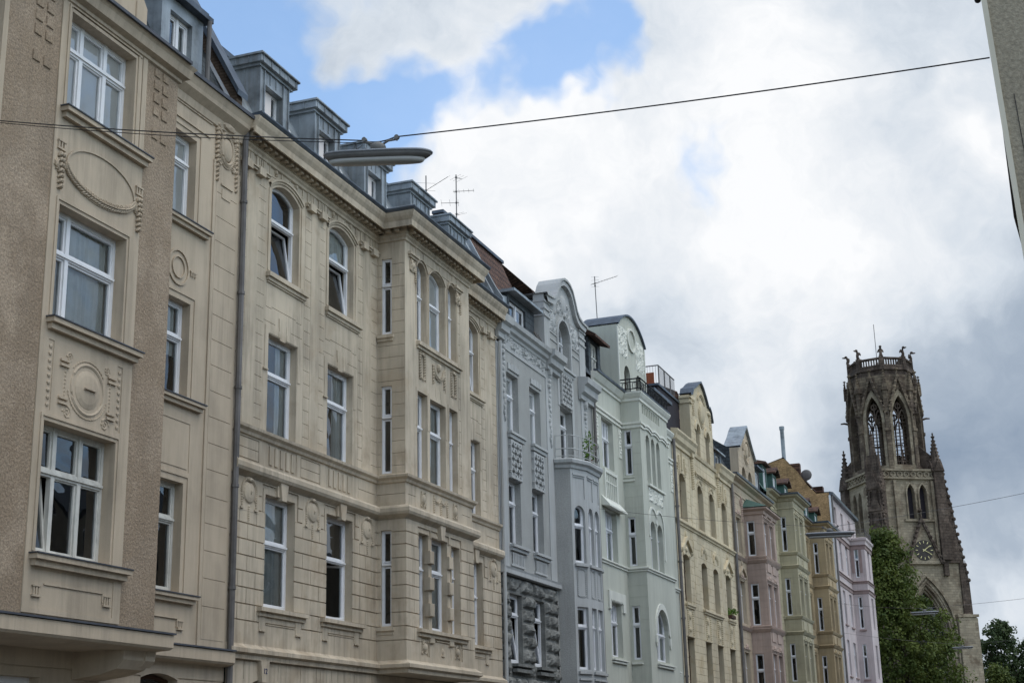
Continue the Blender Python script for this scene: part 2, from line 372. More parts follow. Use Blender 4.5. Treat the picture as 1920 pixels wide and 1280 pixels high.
# ------------------------------------------------------------ windows
def window(par, fr, u0, u1, z0, z1, dep=-.2, tr=(), mul=(), arch=None, w=.065, cur=0, open_=0, wm='white', name='window', thick=.07, trw=.1, dark=False):
    """casement window: tr = heights of transoms, mul = [(u, zlo, zhi)], arch = (kind, z of springing), cur = curtain kind, open_ = 1 tilted sash below the transom, 2 side-hung ajar"""
    fb = MB(); t = thick; W = M[wm]
    fb.box(fr, u0, u0+w, z0, z1, dep-t, dep); fb.box(fr, u1-w, u1, z0, z1, dep-t, dep)
    fb.box(fr, u0+w, u1-w, z0, z0+w*1.25, dep-t, dep+.006)
    if arch:
        cv = arch_curve(u0, u1, arch[1], z1, arch[0]); fb.ring(fr, cv, [(u, z-w*1.1) for u, z in cv], dep-t, dep+.002)
    else: fb.box(fr, u0+w, u1-w, z1-w, z1, dep-t, dep+.003)
    for z in tr:
        fb.box(fr, u0+w, u1-w, z-trw/2, z+trw/2, dep-t, dep+.012); fb.box(fr, u0+w*.5, u1-w*.5, z-.02, z+.02, dep, dep+.04)
    for (u, a, b) in mul: fb.box(fr, u-.045, u+.045, a, b, dep-t, dep+.016)
    # inner sash bars
    us = sorted({u0+w, u1-w} | {m[0] for m in mul}); zs = sorted({z0+w, z1-w} | set(tr))
    pb = MB(); cells = []
    for i in range(len(zs)-1):
        za, zb = zs[i], zs[i+1]
        row = sorted([u0+w, u1-w]+[m[0] for m in mul if m[1] < (za+zb)/2 < m[2]])
        for k in range(len(row)-1):
            cells.append((row[k], row[k+1], za+(.05 if i else 0), zb-(.05 if i < len(zs)-2 else 0), i, k))
    for (a, b, za, zb, i, k) in cells:
        op = open_ and i == 0 and k == 0 and len(zs) > 2
        a2 = a+(.045 if k else 0); b2 = b-(.045 if b < u1-w-.01 else 0)
        q = .045
        if op:
            sb = MB(); piv_z = za; L = zb-za; tl = math.radians(8)
            def fo(u, z, d, tl=tl, piv=za): dz = z-piv; return fr(u, piv+dz*math.cos(tl), dep-.03-dz*math.sin(tl)+d) 
            if open_ == 2:
                ta = math.radians(42)
                def fo(u, z, d, ta=ta, h=b2): du = h-u; return fr(h-du*math.cos(ta), z, dep-.03-du*math.sin(ta)+d)
            for (x0, x1, y0, y1) in ((a2, a2+q, za, zb), (b2-q, b2, za, zb), (a2+q, b2-q, za, za+q), (a2+q, b2-q, zb-q, zb)):
                vs = [fo(u, z, d) for d in (-.03, .03) for u, z in ((x0, y0), (x1, y0), (x1, y1), (x0, y1))]
                sb.add(vs, [(4, 5, 6, 7), (3, 2, 1, 0), (0, 1, 5, 4), (1, 2, 6, 5), (2, 3, 7, 6), (3, 0, 4, 7)])
            sash = sb; pb.quad(fo(a2+q, za+q, 0), fo(b2-q, za+q, 0), fo(b2-q, zb-q, 0), fo(a2+q, zb-q, 0))
        else:
            fb.box(fr, a2, a2+q*.8, za, zb, dep-t, dep-.014); fb.box(fr, b2-q*.8, b2, za, zb, dep-t, dep-.014); fb.box(fr, a2+q*.8, b2-q*.8, za, za+q*.8, dep-t, dep-.014)
            if not (arch and i == len(zs)-2): fb.box(fr, a2+q*.8, b2-q*.8, zb-q*.8, zb, dep-t, dep-.014)
            j = [random.uniform(-.011, .011) for _ in range(3)]
            pb.quad(fr(a2, za, dep-.045+j[0]), fr(b2, za, dep-.045+j[1]), fr(b2, zb, dep-.045+j[2]), fr(a2, zb, dep-.045+j[0]+j[2]-j[1]))
    wo = fb.build(name, W, par); sub = par.parent is not None; P = par if sub else wo
    if open_ and len(zs) > 2: sash.build('sash', W, P)
    pb.build('pane', M['glass'], P)
    if cur:
        cb = MB(); n = max(6, int((u1-u0)/.035)); zc = z0+.1
        rng = {1: (0, 1, z0, z1), 2: (0, 1, zs[-2] if len(zs) > 2 else (z0+z1)/2, z1), 3: (.62, 1, z0, z1), 4: (0, .38, z0, z1), 5: (0, 1, z0+(z1-z0)*.45, z1), 6: (0, 1, z0, z0+(z1-z0)*.4)}[cur % 10]
        ua, ub = u0+(u1-u0)*rng[0], u0+(u1-u0)*rng[1]; flat = cur >= 10; ph = random.random()*6
        for i in range(n):
            a, b = ua+(ub-ua)*i/n, ua+(ub-ua)*(i+1)/n
            da, db = ((0, 0) if flat else (.025*math.sin(a*55+ph+math.sin(a*13)), .025*math.sin(b*55+ph+math.sin(b*13))))
            dc = dep-(.065 if flat else .12); cb.quad(fr(a, rng[2], dc+da), fr(b, rng[2], dc+db), fr(b, rng[3], dc+db), fr(a, rng[3], dc+da))
        cb.build('blind' if flat else 'curtain', M['blind' if flat else 'curtain'], P)
    return wo
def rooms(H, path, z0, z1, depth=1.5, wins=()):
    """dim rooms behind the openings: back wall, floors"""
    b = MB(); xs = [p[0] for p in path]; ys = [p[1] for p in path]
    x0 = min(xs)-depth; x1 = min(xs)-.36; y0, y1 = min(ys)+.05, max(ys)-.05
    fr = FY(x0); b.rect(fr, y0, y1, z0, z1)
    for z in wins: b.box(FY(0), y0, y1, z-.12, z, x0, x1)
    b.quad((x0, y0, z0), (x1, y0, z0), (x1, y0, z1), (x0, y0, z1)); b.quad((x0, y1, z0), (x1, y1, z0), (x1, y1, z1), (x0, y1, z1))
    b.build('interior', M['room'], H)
def body(H, y0, y1, xb, xf, z0, z1, m, name='side_wall'):
    """party walls, rear wall and flat top so the house is closed from every side"""
    b = MB()
    b.quad((xf, y0, z0), (xb, y0, z0), (xb, y0, z1), (xf, y0, z1)); b.quad((xb, y1, z0), (xf, y1, z0), (xf, y1, z1), (xb, y1, z1)); b.quad((xb, y0, z0), (xb, y1, z0), (xb, y1, z1), (xb, y0, z1))
    b.quad((xf, y0, z1), (xb, y0, z1), (xb, y1, z1), (xf, y1, z1))
    return b.build(name, m, H)
def grid_ops(u0, u1, z0, z1, rows, dproud=.03, g=.022, vj=None, off=0):
    """rusticated courses: raised blocks, joints left at wall depth"""
    ops = [(u0, u1, z0, z1, dproud)]
    for z in rows: ops.append((u0, u1, z-g/2, z+g/2, 0.))
    return ops
def soft_panel(fr, u0, u1, z0, z1, f, d0=.004, st=.03):
    """carved panel: height field of real geometry"""
    nu = max(2, int((u1-u0)/st)); nz = max(2, int((z1-z0)/st)); b = MB()
    vs = [fr(u0+(u1-u0)*i/nu, z0+(z1-z0)*j/nz, d0+(0 if i in (0, nu) or j in (0, nz) else f((u0+(u1-u0)*i/nu), (z0+(z1-z0)*j/nz)))) for j in range(nz+1) for i in range(nu+1)]
    fs = [(j*(nu+1)+i, j*(nu+1)+i+1, (j+1)*(nu+1)+i+1, (j+1)*(nu+1)+i) for j in range(nz) for i in range(nu)]
    b.add(vs, fs); return b
from mathutils import noise as NZ
def scroll(amp=.05, k=3.2, seed=0):
    def f(u, z):
        a = NZ.noise(Vector((u*k, z*k, seed)))
        r = math.sin(9*a+u*k*2.1)+.6*math.sin(17*NZ.noise(Vector((u*k*1.7, z*k*1.7, seed+5))))
        return amp*max(0, min(1, r*.7+.2))
    return f
def garland(b, fr, cu, cz, ru, rz, a0, a1, r=.035, n=12, d=.02):
    """hanging swag of overlapping leaves along an elliptical arc"""
    n = int(n*1.7); R = random.Random(int(cu*97+cz*31))
    for i in range(n+1):
        a = a0+(a1-a0)*i/n; t = math.atan2(rz*math.cos(a), -ru*math.sin(a)); k = 1+.3*math.sin(math.pi*i/n)
        for s_ in (-1, 0, 1):
            b.fell(fr, cu+ru*math.cos(a)+s_*r*.5*k*math.sin(t), cz+rz*math.sin(a)-s_*r*.5*k*math.cos(t), r*1.15*k, r*.42, r*(.95 if s_ == 0 else .6), d, t+s_*.55+R.uniform(-.2, .2), 6, 4)
def drop(b, fr, u, z0, z1, r=.03, n=5, d=.02):
    n = int(n*1.5)
    for i in range(n):
        t = i/(n-1); w_ = r*(1.25-.7*t); z = z1+(z0-z1)*t
        for s_ in (-1, 1): b.fell(fr, u+s_*w_*.5, z, w_*.45, (z1-z0)/n*.75, r*.9, d, s_*.5, 6, 4)
        b.fell(fr, u, z-.01, w_*.4, (z1-z0)/n*.6, r*1.2, d, 0, 6, 4)
def medallion(b, fr, u, z, w=.62, h=.62, d=.03):
    """plaque with disc, horseshoe garland and a tail of husks"""
    b.fell(fr, u, z, w*.36, h*.4, .05, d, 0, 16, 6); b.fell(fr, u, z+.01, w*.05, h*.12, .08, d, 0, 8, 4)
    garland(b, fr, u, z+.02, w*.43, h*.47, math.radians(-35), math.radians(215), .03, 16, d)
    b.fell(fr, u, z+h*.46, w*.16, h*.1, .07, d, 0, 8, 4)
    for s_ in (-1, 1): drop(b, fr, u+s_*w*.42, z-h*.55, z-h*.1, .028, 4, d); b.box(fr, u+s_*w*.42-.06, u+s_*w*.42+.06, z-h*.62, z-h*.55, d-.03, d+.03)
    drop(b, fr, u, z-h*.98, z-h*.5, .026, 5, d)
def cartouche(b, fr, u, z, w, h, d=.0, r=.035):
    b.fell(fr, u, z, w*.3, h*.33, .06, d, 0, 18, 8)
    pts = [(u+w*.36*math.cos(a), z+h*.4*math.sin(a)) for a in [math.pi*2*i/24 for i in range(25)]]
    b.ftube(fr, pts, r*.9, d+.01); garland(b, fr, u, z, w*.44, h*.47, math.radians(195), math.radians(345), r, 14, d)
    garland(b, fr, u, z, w*.42, h*.46, math.radians(40), math.radians(140), r, 8, d)
    for s_ in (-1, 1):
        for zz, q in ((-.46, .1), (.42, .07)):
            sp = [(u+s_*(w*.42)+q*w*(1-k/16)*math.cos(k*.8)*s_, z+h*zz+q*w*(1-k/16)*math.sin(k*.8)) for k in range(16)]
            b.ftube(fr, sp, r*.6, d+.015, 5)
        drop(b, fr, u+s_*w*.5, z-h*.38, z+h*.3, r*.8, 8, d)
def fluted(b, fr, u0, u1, z0, z1, n, d=.03):
    for i in range(n):
        a = u0+(u1-u0)*(i+.25)/n; b.box(fr, a, a+(u1-u0)/n*.5, z0, z1, d-.02, d)
def sill(b, fr, u0, u1, z, out=.12, h=.13):
    b.box(fr, u0, u1, z-h*.45, z, -.2, out); b.box(fr, u0+.04, u1-.04, z-h, z-h*.45, -.0, out*.62)

# ============================================================ HOUSE A: roughcast house at the near end
M['rough'] = mat('roughcast_render', srgb(164, 146, 126), .95, .17, .55, bump=.028, bscale=17., streak=.12, speck=.2, spscale=30., col2=srgb(150, 132, 112), c2=.5)
M['smoothA'] = mat('cream_smooth_render', srgb(186, 170, 149), .9, .09, .8, bump=.004, bscale=60., streak=.2)
M['leadtop'] = mat('lead_flashing', srgb(80, 82, 88), .6, .2, 3., metal=.3)
def houseA():
    H = thing('apartment_house', 'brown roughcast house with smooth cream window panels and wide bay, nearest on the left', 'house', (-15, 18.3, 0))
    XB, XF = -14., -15.; fb, ff = FY(XB), FY(XF)
    Y0 = 11.0
    # bay roughcast, pierced by three storeys of windows; smooth panels stand 2 cm proud
    w = MB(); sm = MB()
    def col_ops(u0, u1): return [(u0, u1, 3.85, 14.1, None)]
    wins = [(17.6, 19.42, 4.8, 6.78), (17.62, 19.42, 8.42, 10.28), (17.62, 19.42, 11.95, 13.66)]
    w.relief(fb, Y0, 20.75, 3.85, 14.1, [(17.38, 19.76, 3.9, 14.1, None), (14.0, 16.13, 3.9, 14.1, None)], R=-.05)
    w.relief(FX(20.75, -15), 0, 1, 3.85, 14.1)     # hidden far return faces away; kept closed below
    b2 = Fr(XB, 20.75, -1, 0); w.rect(b2, 0, 1, 3.85, 14.1)
    dots = []
    for zz in (12.85, 13.1, 13.35, 13.6, 12.4):
        for k in range(2):
            for uu in (20.0, 16.75): dots.append((uu+k*.26, uu+k*.26+.17, zz, zz+.17))
    for a, b_, c_, e in dots: w.box(fb, a, b_, c_, e, 0, .022, .01)
    w.build('roughcast_wall', M['rough'], H)
    ops = [(a, b, c_, e, None) for a, b, c_, e in wins]
    P = .02
    # recessed fields, reveals, mouldings of the smooth panels
    o1 = [(17.5, 19.62, 3.95, 14.0, P)]
    for (a, b, c_, e) in wins:
        o1 += [(a-.09, b+.09, c_, e+.1, P+.02), (a-.05, b+.05, c_, e+.06, P+.0), ]
    o1 += [(17.55, 19.56, 3.98, 4.55, P-.012), (17.58, 17.72, 6.95, 8.05, P-.012), (19.36, 19.5, 6.95, 8.05, P-.012), (17.74, 19.62, 13.8, 13.84, P-.03), (17.62, 19.62, 13.72, 13.74, P-.02), (19.6, 19.63, 11.95, 13.84, P-.03)]
    sm.relief(fb, 17.38, 19.76, 3.9, 14.1, o1+ops, R=-.3, base=P, edge=-.06)
    sm.relief(fb, 14.0, 16.13, 3.9, 14.1, [(14.1, 16.02, z0, z1, None) for _, _, z0, z1 in wins], R=-.3, base=P, edge=-.06)
    # flat part
    wf = [(21.7, 22.98, 4.78, 6.8), (21.7, 22.98, 8.42, 10.3), (21.7, 22.98, 11.95, 13.72)]
    of = []
    for (a, b, c_, e) in wf: of += [(a-.16, b+.16, c_, e+.16, .02), (a-.12, b+.12, c_, e+.12, .0), (a, b, c_, e, None)]
    for z in (4.6, 5.12, 5.64, 6.16, 6.68, 7.2, 7.72, 8.24, 8.76, 9.28, 9.8, 10.32, 10.84, 11.36, 11.88, 12.4, 12.92): of.append((23.72, 24.5, z, z+.012, .018))
    of = [(23.6, 24.62, 3.85, 13.6, .03), (23.7, 24.5, 4.0, 13.3, .035)]+of
    of += [(21.7, 23.14, 7.02, 7.96, -.012), (21.75, 23.08, 7.08, 7.9, .0), (21.5, 23.45, 13.98, 14.02, .03), (21.5, 23.5, 14.3, 14.7, .025)]
    sm.relief(ff, 20.75, 24.62, 3.85, 14.75, of, R=-.3)
    sm.build('smooth_wall', M['smoothA'], H)
    # ornament
    b = MB()
    cv = [(18.62+.93*math.cos(t), 11.02+.44*math.sin(t)) for t in [math.pi*2*i/48 for i in range(49)]]
    b.ring(fb, cv[:25], [(18.62+(u-18.62)*.965, 11.02+(z-11.02)*.93) for u, z in cv[:25]], P-.02, P+.035)
    b.prism(fb, cv[:-1], P-.01, P+.012)
    garland(b, fb, 18.62, 11.02, .93, .36, math.radians(188), math.radians(352), .05, 22, P+.02)
    for u in (17.56, 19.68):
        drop(b, fb, u, 10.55, 11.08, .06, 5, P+.02); garland(b, fb, u, 10.9, .1, .08, 0, 5, .035, 6, P+.01)
        b.box(fb, u-.1, u+.1, 11.3, 11.33, P, P+.04); [b.box(fb, u-.09+k*.07, u-.06+k*.07, 11.2, 11.3, P, P+.03) for k in range(3)]; b.box(fb, u-.1, u+.1, 11.17, 11.2, P, P+.03)
    cartouche(b, fb, 18.6, 7.46, 1.15, 1.0, P-.02, .036)
    b.box(fb, 18.46, 18.74, 7.45, 7.475, P, P+.085)
    for s_ in (-1, 1):
        for zz in (7.1, 7.18, 7.7, 7.78): b.box(fb, 18.6+s_*.5, 18.6+s_*.72, zz, zz+.035, P, P+.035)
    for uu in (17.65, 19.43):
        for k in range(9): b.fell(fb, uu, 7.03+k*.115, .045, .04, .02, P-.01, 0, 6, 3)
    for fr, ua, ub, zt in ((fb, 17.58, 19.5, 4.33), (ff, 21.3, 23.14, 4.3)):
        for u in (ua, ub-.2):
            b.box(fr, u, u+.2, zt-.19, zt-.16, .0, .045); b.box(fr, u, u+.2, zt-.04, zt-.02, .0, .04); [b.box(fr, u+.03+k*.06, u+.06+k*.06, zt-.16, zt-.04, .0, .03) for k in range(3)]
        b.box(fr, ua+.27, ub-.22, zt+.0, zt+.022, 0, .03); b.box(fr, ub-.225, ub-.2, zt-.14, zt+.02, 0, .03)
    # cartouche with ribbon under the eaves and ring beside the second-floor window
    cartouche(b, ff, 24.05, 13.95, .62, .78, .03, .04); b.fell(ff, 24.05, 14.45, .3, .1, .09, .03); [drop(b, ff, u, 13.2, 14.4, .05, 9, .03) for u in (23.7, 24.42)]
    for k in range(2): cvr = [(22.5+(.36-.14*k)*math.cos(t), 10.92+(.36-.14*k)*math.sin(t)) for t in [math.pi*2*i/24 for i in range(25)]]; b.ring(ff, cvr, [(22.5+(u-22.5)*.9, 10.92+(z-10.92)*.9) for u, z in cvr], 0, .03)
    b.box(ff, 22.9, 23.14, 10.95, 10.98, 0, .03); [b.box(ff, 22.93+k*.07, 22.96+k*.07, 10.87, 10.95, 0, .03) for k in range(3)]
    b.box(ff, 23.85, 24.3, 13.12, 13.16, .03, .06); b.box(ff, 23.9, 24.22, 12.85, 13.05, .03, .05)
    split_build(b, 'ornament', M['smoothA'], H)
    # sills and cornices
    b = MB(); cp_ = MB()
    for (a, bb, c_, e) in wins:
        sill(b, fb, a-.13, bb+.42, c_-.05, .17, .17); cp_.box(fb, a-.15, bb+.44, c_-.05, c_-.03, -.15, .19)
    for (a, bb, c_, e) in wf:
        sill(b, ff, a-.2, bb+.48, c_-.05, .14, .14); cp_.box(ff, a-.22, bb+.5, c_-.05, c_-.03, -.15, .16)
    b.sweep([(XB, Y0), (XB, 20.75), (XF, 20.75)], [(0, 13.78), (.05, 13.8), (.05, 13.86), (.16, 13.9), (.2, 14.05), (.25, 14.12), (0, 14.14)])
    b.sweep([(XF, 20.9), (XF, 24.62)], [(0, 14.32), (.05, 14.34), (.08, 14.5), (.22, 14.62), (.24, 14.7), (.3, 14.83), (.3, 14.86), (0, 14.86)])
    b.sweep([(XB, Y0), (XB, 20.75), (XF, 20.75), (XF, 24.62)], [(-.02, 3.52), (.2, 3.56), (.24, 3.6), (.24, 3.8), (.0, 3.84)])
    split_build(b, 'cornice', M['smoothA'], H)
    cp_.sweep([(XB, Y0), (XB, 20.75), (XF, 20.75), (XF, 24.62)], [(.0, 3.835), (.27, 3.81), (.27, 3.84), (0, 3.87)])
    cp_.sweep([(XB, Y0), (XB, 20.75)], [(.1, 14.13), (.3, 14.11), (.3, 14.17), (.1, 14.19)])
    cp_.sweep([(XF, 20.95), (XF, 24.62)], [(.1, 14.85), (.34, 14.84), (.34, 14.92), (.1, 14.92)])
    split_build(cp_, 'flashing', M['leadtop'], H)
    # ground storey, soffit of the bay and console
    b = MB()
    b.relief(ff, Y0, 24.62, 0, 3.6, [(Y0, 24.62, 3.24, 3.262, -.02), (Y0, 24.62, 2.75, 2.77, -.02), (21.9, 23.05, .5, 3.32, None), (17.2, 19.2, 1.0, 3.1, None), (15.2, 16.6, 0, 3.05, None)], R=-.3, arches=[(21.9, 23.05, 3.22, 3.32, 'seg', 0.)])
    b.quad((XF, Y0, 3.53), (XF, 20.75, 3.53), (XB, 20.75, 3.53), (XB, Y0, 3.53))
    b.prism(Fr(XF, 20.74, 1, 0), [(0, 3.53), (0, 3.1), (.55, 3.16), (.86, 3.24), (.97, 3.38), (.98, 3.53)], -.0, .75)
    b.prism(Fr(XF, 20.76, 1, 0), [(.86, 3.53), (.78, 3.3), (.9, 3.28), (1.0, 3.38), (1.02, 3.53)], -.06, .2)
    b.build('ground_floor_wall', M['smoothA'], H)
    # windows
    cs = [(4, 4, 10, .69), (0, 1, 1, .66), (11, 11, 11, .69)]
    for k, (a, bb, c_, e) in enumerate(wins):
        t = c_+(e-c_)*(.635, .615, .68)[k]
        if k == 1: window(H, fb, a, bb, c_, e, -.2, tr=(t,), mul=[(a+.52, c_, e)], cur=1, w=.07)
        else: window(H, fb, a, bb, c_, e, -.2, tr=(t,), mul=[(a+.55, c_, e), (a+1.2, c_, e)], cur=(0, 0, 11)[k], open_=(1, 0, 0)[k], wm=('whiteold', 0, 'white')[k], w=.06, trw=.12)
        window(H, fb, 14.1, 16.02, c_, e, -.2, tr=(t,), mul=[(14.7, c_, e), (15.4, c_, e)], cur=0)
    for k, (a, bb, c_, e) in enumerate(wf): window(H, ff, a, bb, c_, e, -.18, tr=(c_+(e-c_)*(.66, .63, .7)[k],), mul=[(a+.62, c_, c_+(e-c_)*.66)] if k != 1 else [(a+.62, c_, e)], cur=(0, 5, 11)[k], open_=(0, 0, 0)[k], wm=('whiteold', 'white', 'white')[k])
    window(H, ff, 17.2, 19.2, 1.0, 3.1, -.2, tr=(2.4,), mul=[(18.2, 1, 3.1)]); window(H, ff, 21.9, 23.05, .9, 3.3, -.2, tr=(2.5,), arch=('seg', 3.2), wm='brownwood'); window(H, ff, 15.2, 16.6, .05, 3.05, -.2, tr=(2.4,), mul=[(15.9, 0, 3)], wm='brownwood')
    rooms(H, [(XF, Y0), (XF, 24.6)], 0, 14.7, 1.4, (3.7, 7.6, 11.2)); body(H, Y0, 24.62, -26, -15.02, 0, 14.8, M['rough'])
    # attic over the bay and dormer
    b = MB(); fa = FY(-14.2)
    b.prism(fa, [(Y0, 14.16), (19.97, 14.16), (19.97, 14.95), (19.8, 15.15), (19.55, 15.3), (19.4, 16.0), (18.5, 17.2), (17, 17.9), (15, 18.), (13, 17.2), (Y0, 16)], -.5, 0)
    b.box(fa, 19.62, 19.82, 14.5, 14.95, 0, .03, .01); b.box(fa, 19.65, 19.79, 14.42, 14.45, 0, .05)
    b.build('attic_gable', M['smoothA'], H)
    r = MB(); r.quad((-15.1, Y0, 14.9), (-15.1, 24.55, 14.9), (-16.4, 24.55, 17.7), (-16.4, Y0, 17.7)); r.quad((-16.4, Y0, 17.7), (-16.4, 24.55, 17.7), (-26, 24.55, 18.2), (-26, Y0, 18.2))
    r.build('roof', M['slate'], H)
    d = MB(); fd = FY(-15.3); X1 = -16.7
    d.relief(fd, 22.0, 23.5, 14.9, 16.68, [(22.3, 23.1, 15.2, 16.4, None)], R=-.2)
    d.quad((-15.3, 22.0, 14.9), (-15.3, 22.0, 16.68), (X1, 22.0, 16.68), (X1, 22.0, 14.9)); d.quad((-15.3, 23.5, 14.9), (X1, 23.5, 14.9), (X1, 23.5, 16.68), (-15.3, 23.5, 16.68))
    do = d.build('dormer', M['zinc'], H)
    window(do, fd, 22.3, 23.1, 15.2, 16.4, -.12, mul=[(22.72, 15.2, 16.4)], cur=3)
    e = MB(); e.box(fd, 21.85, 23.62, 16.68, 16.8, -1.5, .18, .01); e.box(fd, 21.9, 23.55, 16.8, 16.9, -1.5, .1); e.prism(Fr(-15.3, 22, 1, 0), [(-1.5, 16.9), (.1, 16.9), (-.9, 17.7), (-1.5, 17.75)], -1.5, 0); e.build('dormer_roof', M['zincd'], do)
    p = MB(); p.tube([(-15.12, 23.46, 16.66), (-15.14, 23.46, 14.95)], .05, 8); p.build('rain_pipe', M['pipe'], do)
    # stepped-up party wall with metal coping between this house and the next
    p = MB(); fp = Fr(-15.1, 24.52, -1, 0)
    pw = Fr(-15.05, 24.5, 1, 0)
    p.prism(pw, [(0.0, 14.9), (0.0, 15.45), (-1.3, 18.0), (-2.6, 18.6), (-2.6, 14.9)], -.22, 0); p.build('party_wall', mat('old_brick', srgb(105, 88, 74), .9, .3, 4., bump=.02, bscale=12., brick=(.25, .075, .012, 'x', (.6, .58, .55))), H)
    q = MB(); q.prism(pw, [(.08, 15.4), (.1, 15.52), (-1.27, 18.12), (-2.6, 18.72), (-2.6, 18.6), (-1.33, 17.98)], -.3, .1); q.build('coping', M['zincd'], H)
    q = MB(); q.prism(pw, [(-.05, 15.1), (-.02, 15.16), (-.75, 16.5), (-.8, 16.45)], 0., .03); q.build('flashing_strip', M['white'], H)
    return H
houseA()

# ============================================================ HOUSE B: beige house with the box bay and zinc dormers
M['beige'] = mat('beige_stucco', srgb(195, 181, 160), .9, .14, .5, bump=.003, bscale=50., streak=.3, col2=srgb(179, 163, 141), c2=.58)
def houseB():
    H = thing('apartment_house', 'beige stucco house with box bay, grooved lower storey and five zinc dormers', 'house', (-15, 32, 0))
    XF, XB = -15., -14.24; U0, U1, BA, BB = 24.62, 39.55, 31.31, 35.55
    ff, fb = FY(XF), FY(XB)
    fs = Fr(XF, BA, 1, 0)                              # bay cheek towards the camera; u = 0 at the wall
    path = [(XF, U0), (XF, BA), (XB, BA), (XB, BB), (XF, BB), (XF, U1)]
    cols = [(25.99, 27.25), (28.7, 29.99), (36.9, 38.14)]
    bays = [(32.02, 32.64), (32.8, 33.82), (34.05, 34.62)]
    rows = [6.7, 6.38, 6.06, 5.74, 5.43, 5.11, 4.79, 4.47]
    G = -.04
    def common(ua, ub, wins, front):
        ops = []
        # rustication of the lower storey
        ops.append((ua, ub, 3.97, 7.3, .03))
        for k, z in enumerate(rows+[7.0]): ops.append((ua, ub, z-.012, z+.012, .0))
        edges = sorted([ua]+[q for w_ in wins for q in w_]+[ub])
        for j in range(0, len(edges)-1, 2):
            a, b = edges[j], edges[j+1]
            if b-a < .5: continue
            for k in range(8):
                zt = ([7.0]+rows)[k]; zb = rows[k]
                us = []
                if k % 2: us = [a+.35, b-.35] if b-a > 1.1 else [b-.3]
                elif b-a > .9: us = [(a+b)/2]
                for u in us: ops.append((u-.009, u+.009, zb, zt, .0))
        # blank belt and smooth zone
        ops.append((ua, ub, 7.3, 8.4, .0)); return ops
    def upper(a, b, ops, arches, top='seg'):
        m = (a+b)/2
        # first floor: recessed moulded surround with key; second floor: flat band; third: arched surround
        ops += [(a-.13, b+.13, 6.7, 7.28, .0), (a-.08, b+.08, 6.7, 7.2, .02), (a, b, 4.8, 7.09, None), (m-.2, m+.2, 7.09, 7.32, .07)]
        ops += [(a-.16, b+.13, 9.75, 10.7, .012), (a-.02, b+.02, 8.38, 10.56, -.0), (a, b, 8.4, 10.54, None), (m-.22, m-.21, 10.56, 11.0, G), (m+.13, m+.14, 10.56, 11.0, G)]
        ops += [(a-.22, a+.28, 10.79, 10.8, G), (b-.3, b+.22, 10.79, 10.8, G), (a-.22, a-.04, 9.72, 9.75, .04)]
        ops += [(a-.14, b+.14, 11.93, 13.83, .02), (a-.07, b+.07, 11.93, 13.83, .0), (a, b, 11.93, 14.05, None)]
        arches.append((a, b, 13.83, 14.05, 'seg', .0))
        # broken incised field under the top sill
        ops += [(a-.15, a-.142, 11.11, 11.66, G), (b+.16, b+.168, 11.11, 11.66, G), (a-.15, a+.1, 11.105, 11.117, G), (b-.08, b+.17, 11.105, 11.117, G), (a+.1, b-.08, 11.145, 11.157, G)]
    def strips(ua, ub, ops, vert):
        for (a, b) in ((8.4, 13.9),):
            for k in range(19):
                z = 8.4+.302*k+.2
                if z < 13.95: ops.append((ua, ub, z, z+.01, G))
            if vert:
                for u in vert: ops.append((u-.005, u+.005, 8.4, 13.95, G))
    w = MB(); W2 = MB()
    # ---- left flat part
    ops = common(U0, BA, cols[:2], True); ar = []
    strips(24.62, 24.98, ops, [24.98]); strips(27.54, 27.83, ops, [27.54, 27.83]); strips(25.45, 25.75, ops, []); strips(28.26, 28.5, ops, []); strips(30.24, 30.5, ops, [30.24, 30.5]); strips(30.98, 31.31, ops, [])
    for a, b in cols[:2]: upper(a, b, ops, ar)
    # belt panels
    ops += [(24.72, 25.72, 7.69, 8.14, G*.5), (24.74, 25.7, 7.71, 8.12, 0), (24.66, 25.72, 7.91, 7.922, G), (27.5, 28.4, 7.69, 8.14, G*.5), (27.52, 28.38, 7.71, 8.12, 0), (27.5, 28.4, 7.91, 7.922, G), (30.3, 31.2, 7.91, 7.922, G), (30.3, 30.312, 7.69, 8.14, G)]
    for u0 in (26.12, 28.8):
        ops.append((u0-.04, u0+1.2, 7.68, 8.16, -.012))
        for k in range(5): ops.append((u0+k*.235+.02, u0+k*.235+.16, 7.73, 8.12, .012)); ops.append((u0+k*.235+.17, u0+k*.235+.2, 7.78, 8.12, -.04))
    # frieze under the eaves
    ops += [(U0, BA, 14.05, 14.4, .0)]
    for (a, b) in ((24.66, 25.76), (27.5, 28.55), (30.25, 31.28)):
        for u in (a+.08, a+.62):
            ops += [(u, u+.42, 14.1, 14.42, .02)]+[(u+.1+k*.08, u+.13+k*.08, 14.16, 14.4, -.01) for k in range(3)]
    for m in (26.62, 29.345):
        ops += [(m-.76, m-.2, 14.12, 14.42, .012), (m-.72, m-.24, 14.15, 14.39, -.012), (m+.12, m+.78, 14.12, 14.42, .012), (m+.16, m+.74, 14.15, 14.39, -.012)]
    w.relief(ff, U0, BA, 3.9, 14.6, ops, R=-.3, arches=ar)
    # ---- right flat part
    ops = common(BB, U1, cols[2:], True); ar = []
    strips(38.3, 38.62, ops, [38.3, 38.62]); strips(39.2, 39.55, ops, []); upper(*cols[2], ops, ar)
    for u in (38.3, 38.95): ops += [(u, u+.45, 14.1, 14.42, .02)]
    ops += [(38.55, 39.45, 7.91, 7.922, G), (38.5, 38.51, 7.65, 8.15, G)]
    w.relief(ff, BB, U1, 3.9, 14.6, ops, R=-.3, arches=ar)
    # ---- bay front
    ops = common(BA, BB, bays, True); ar = []
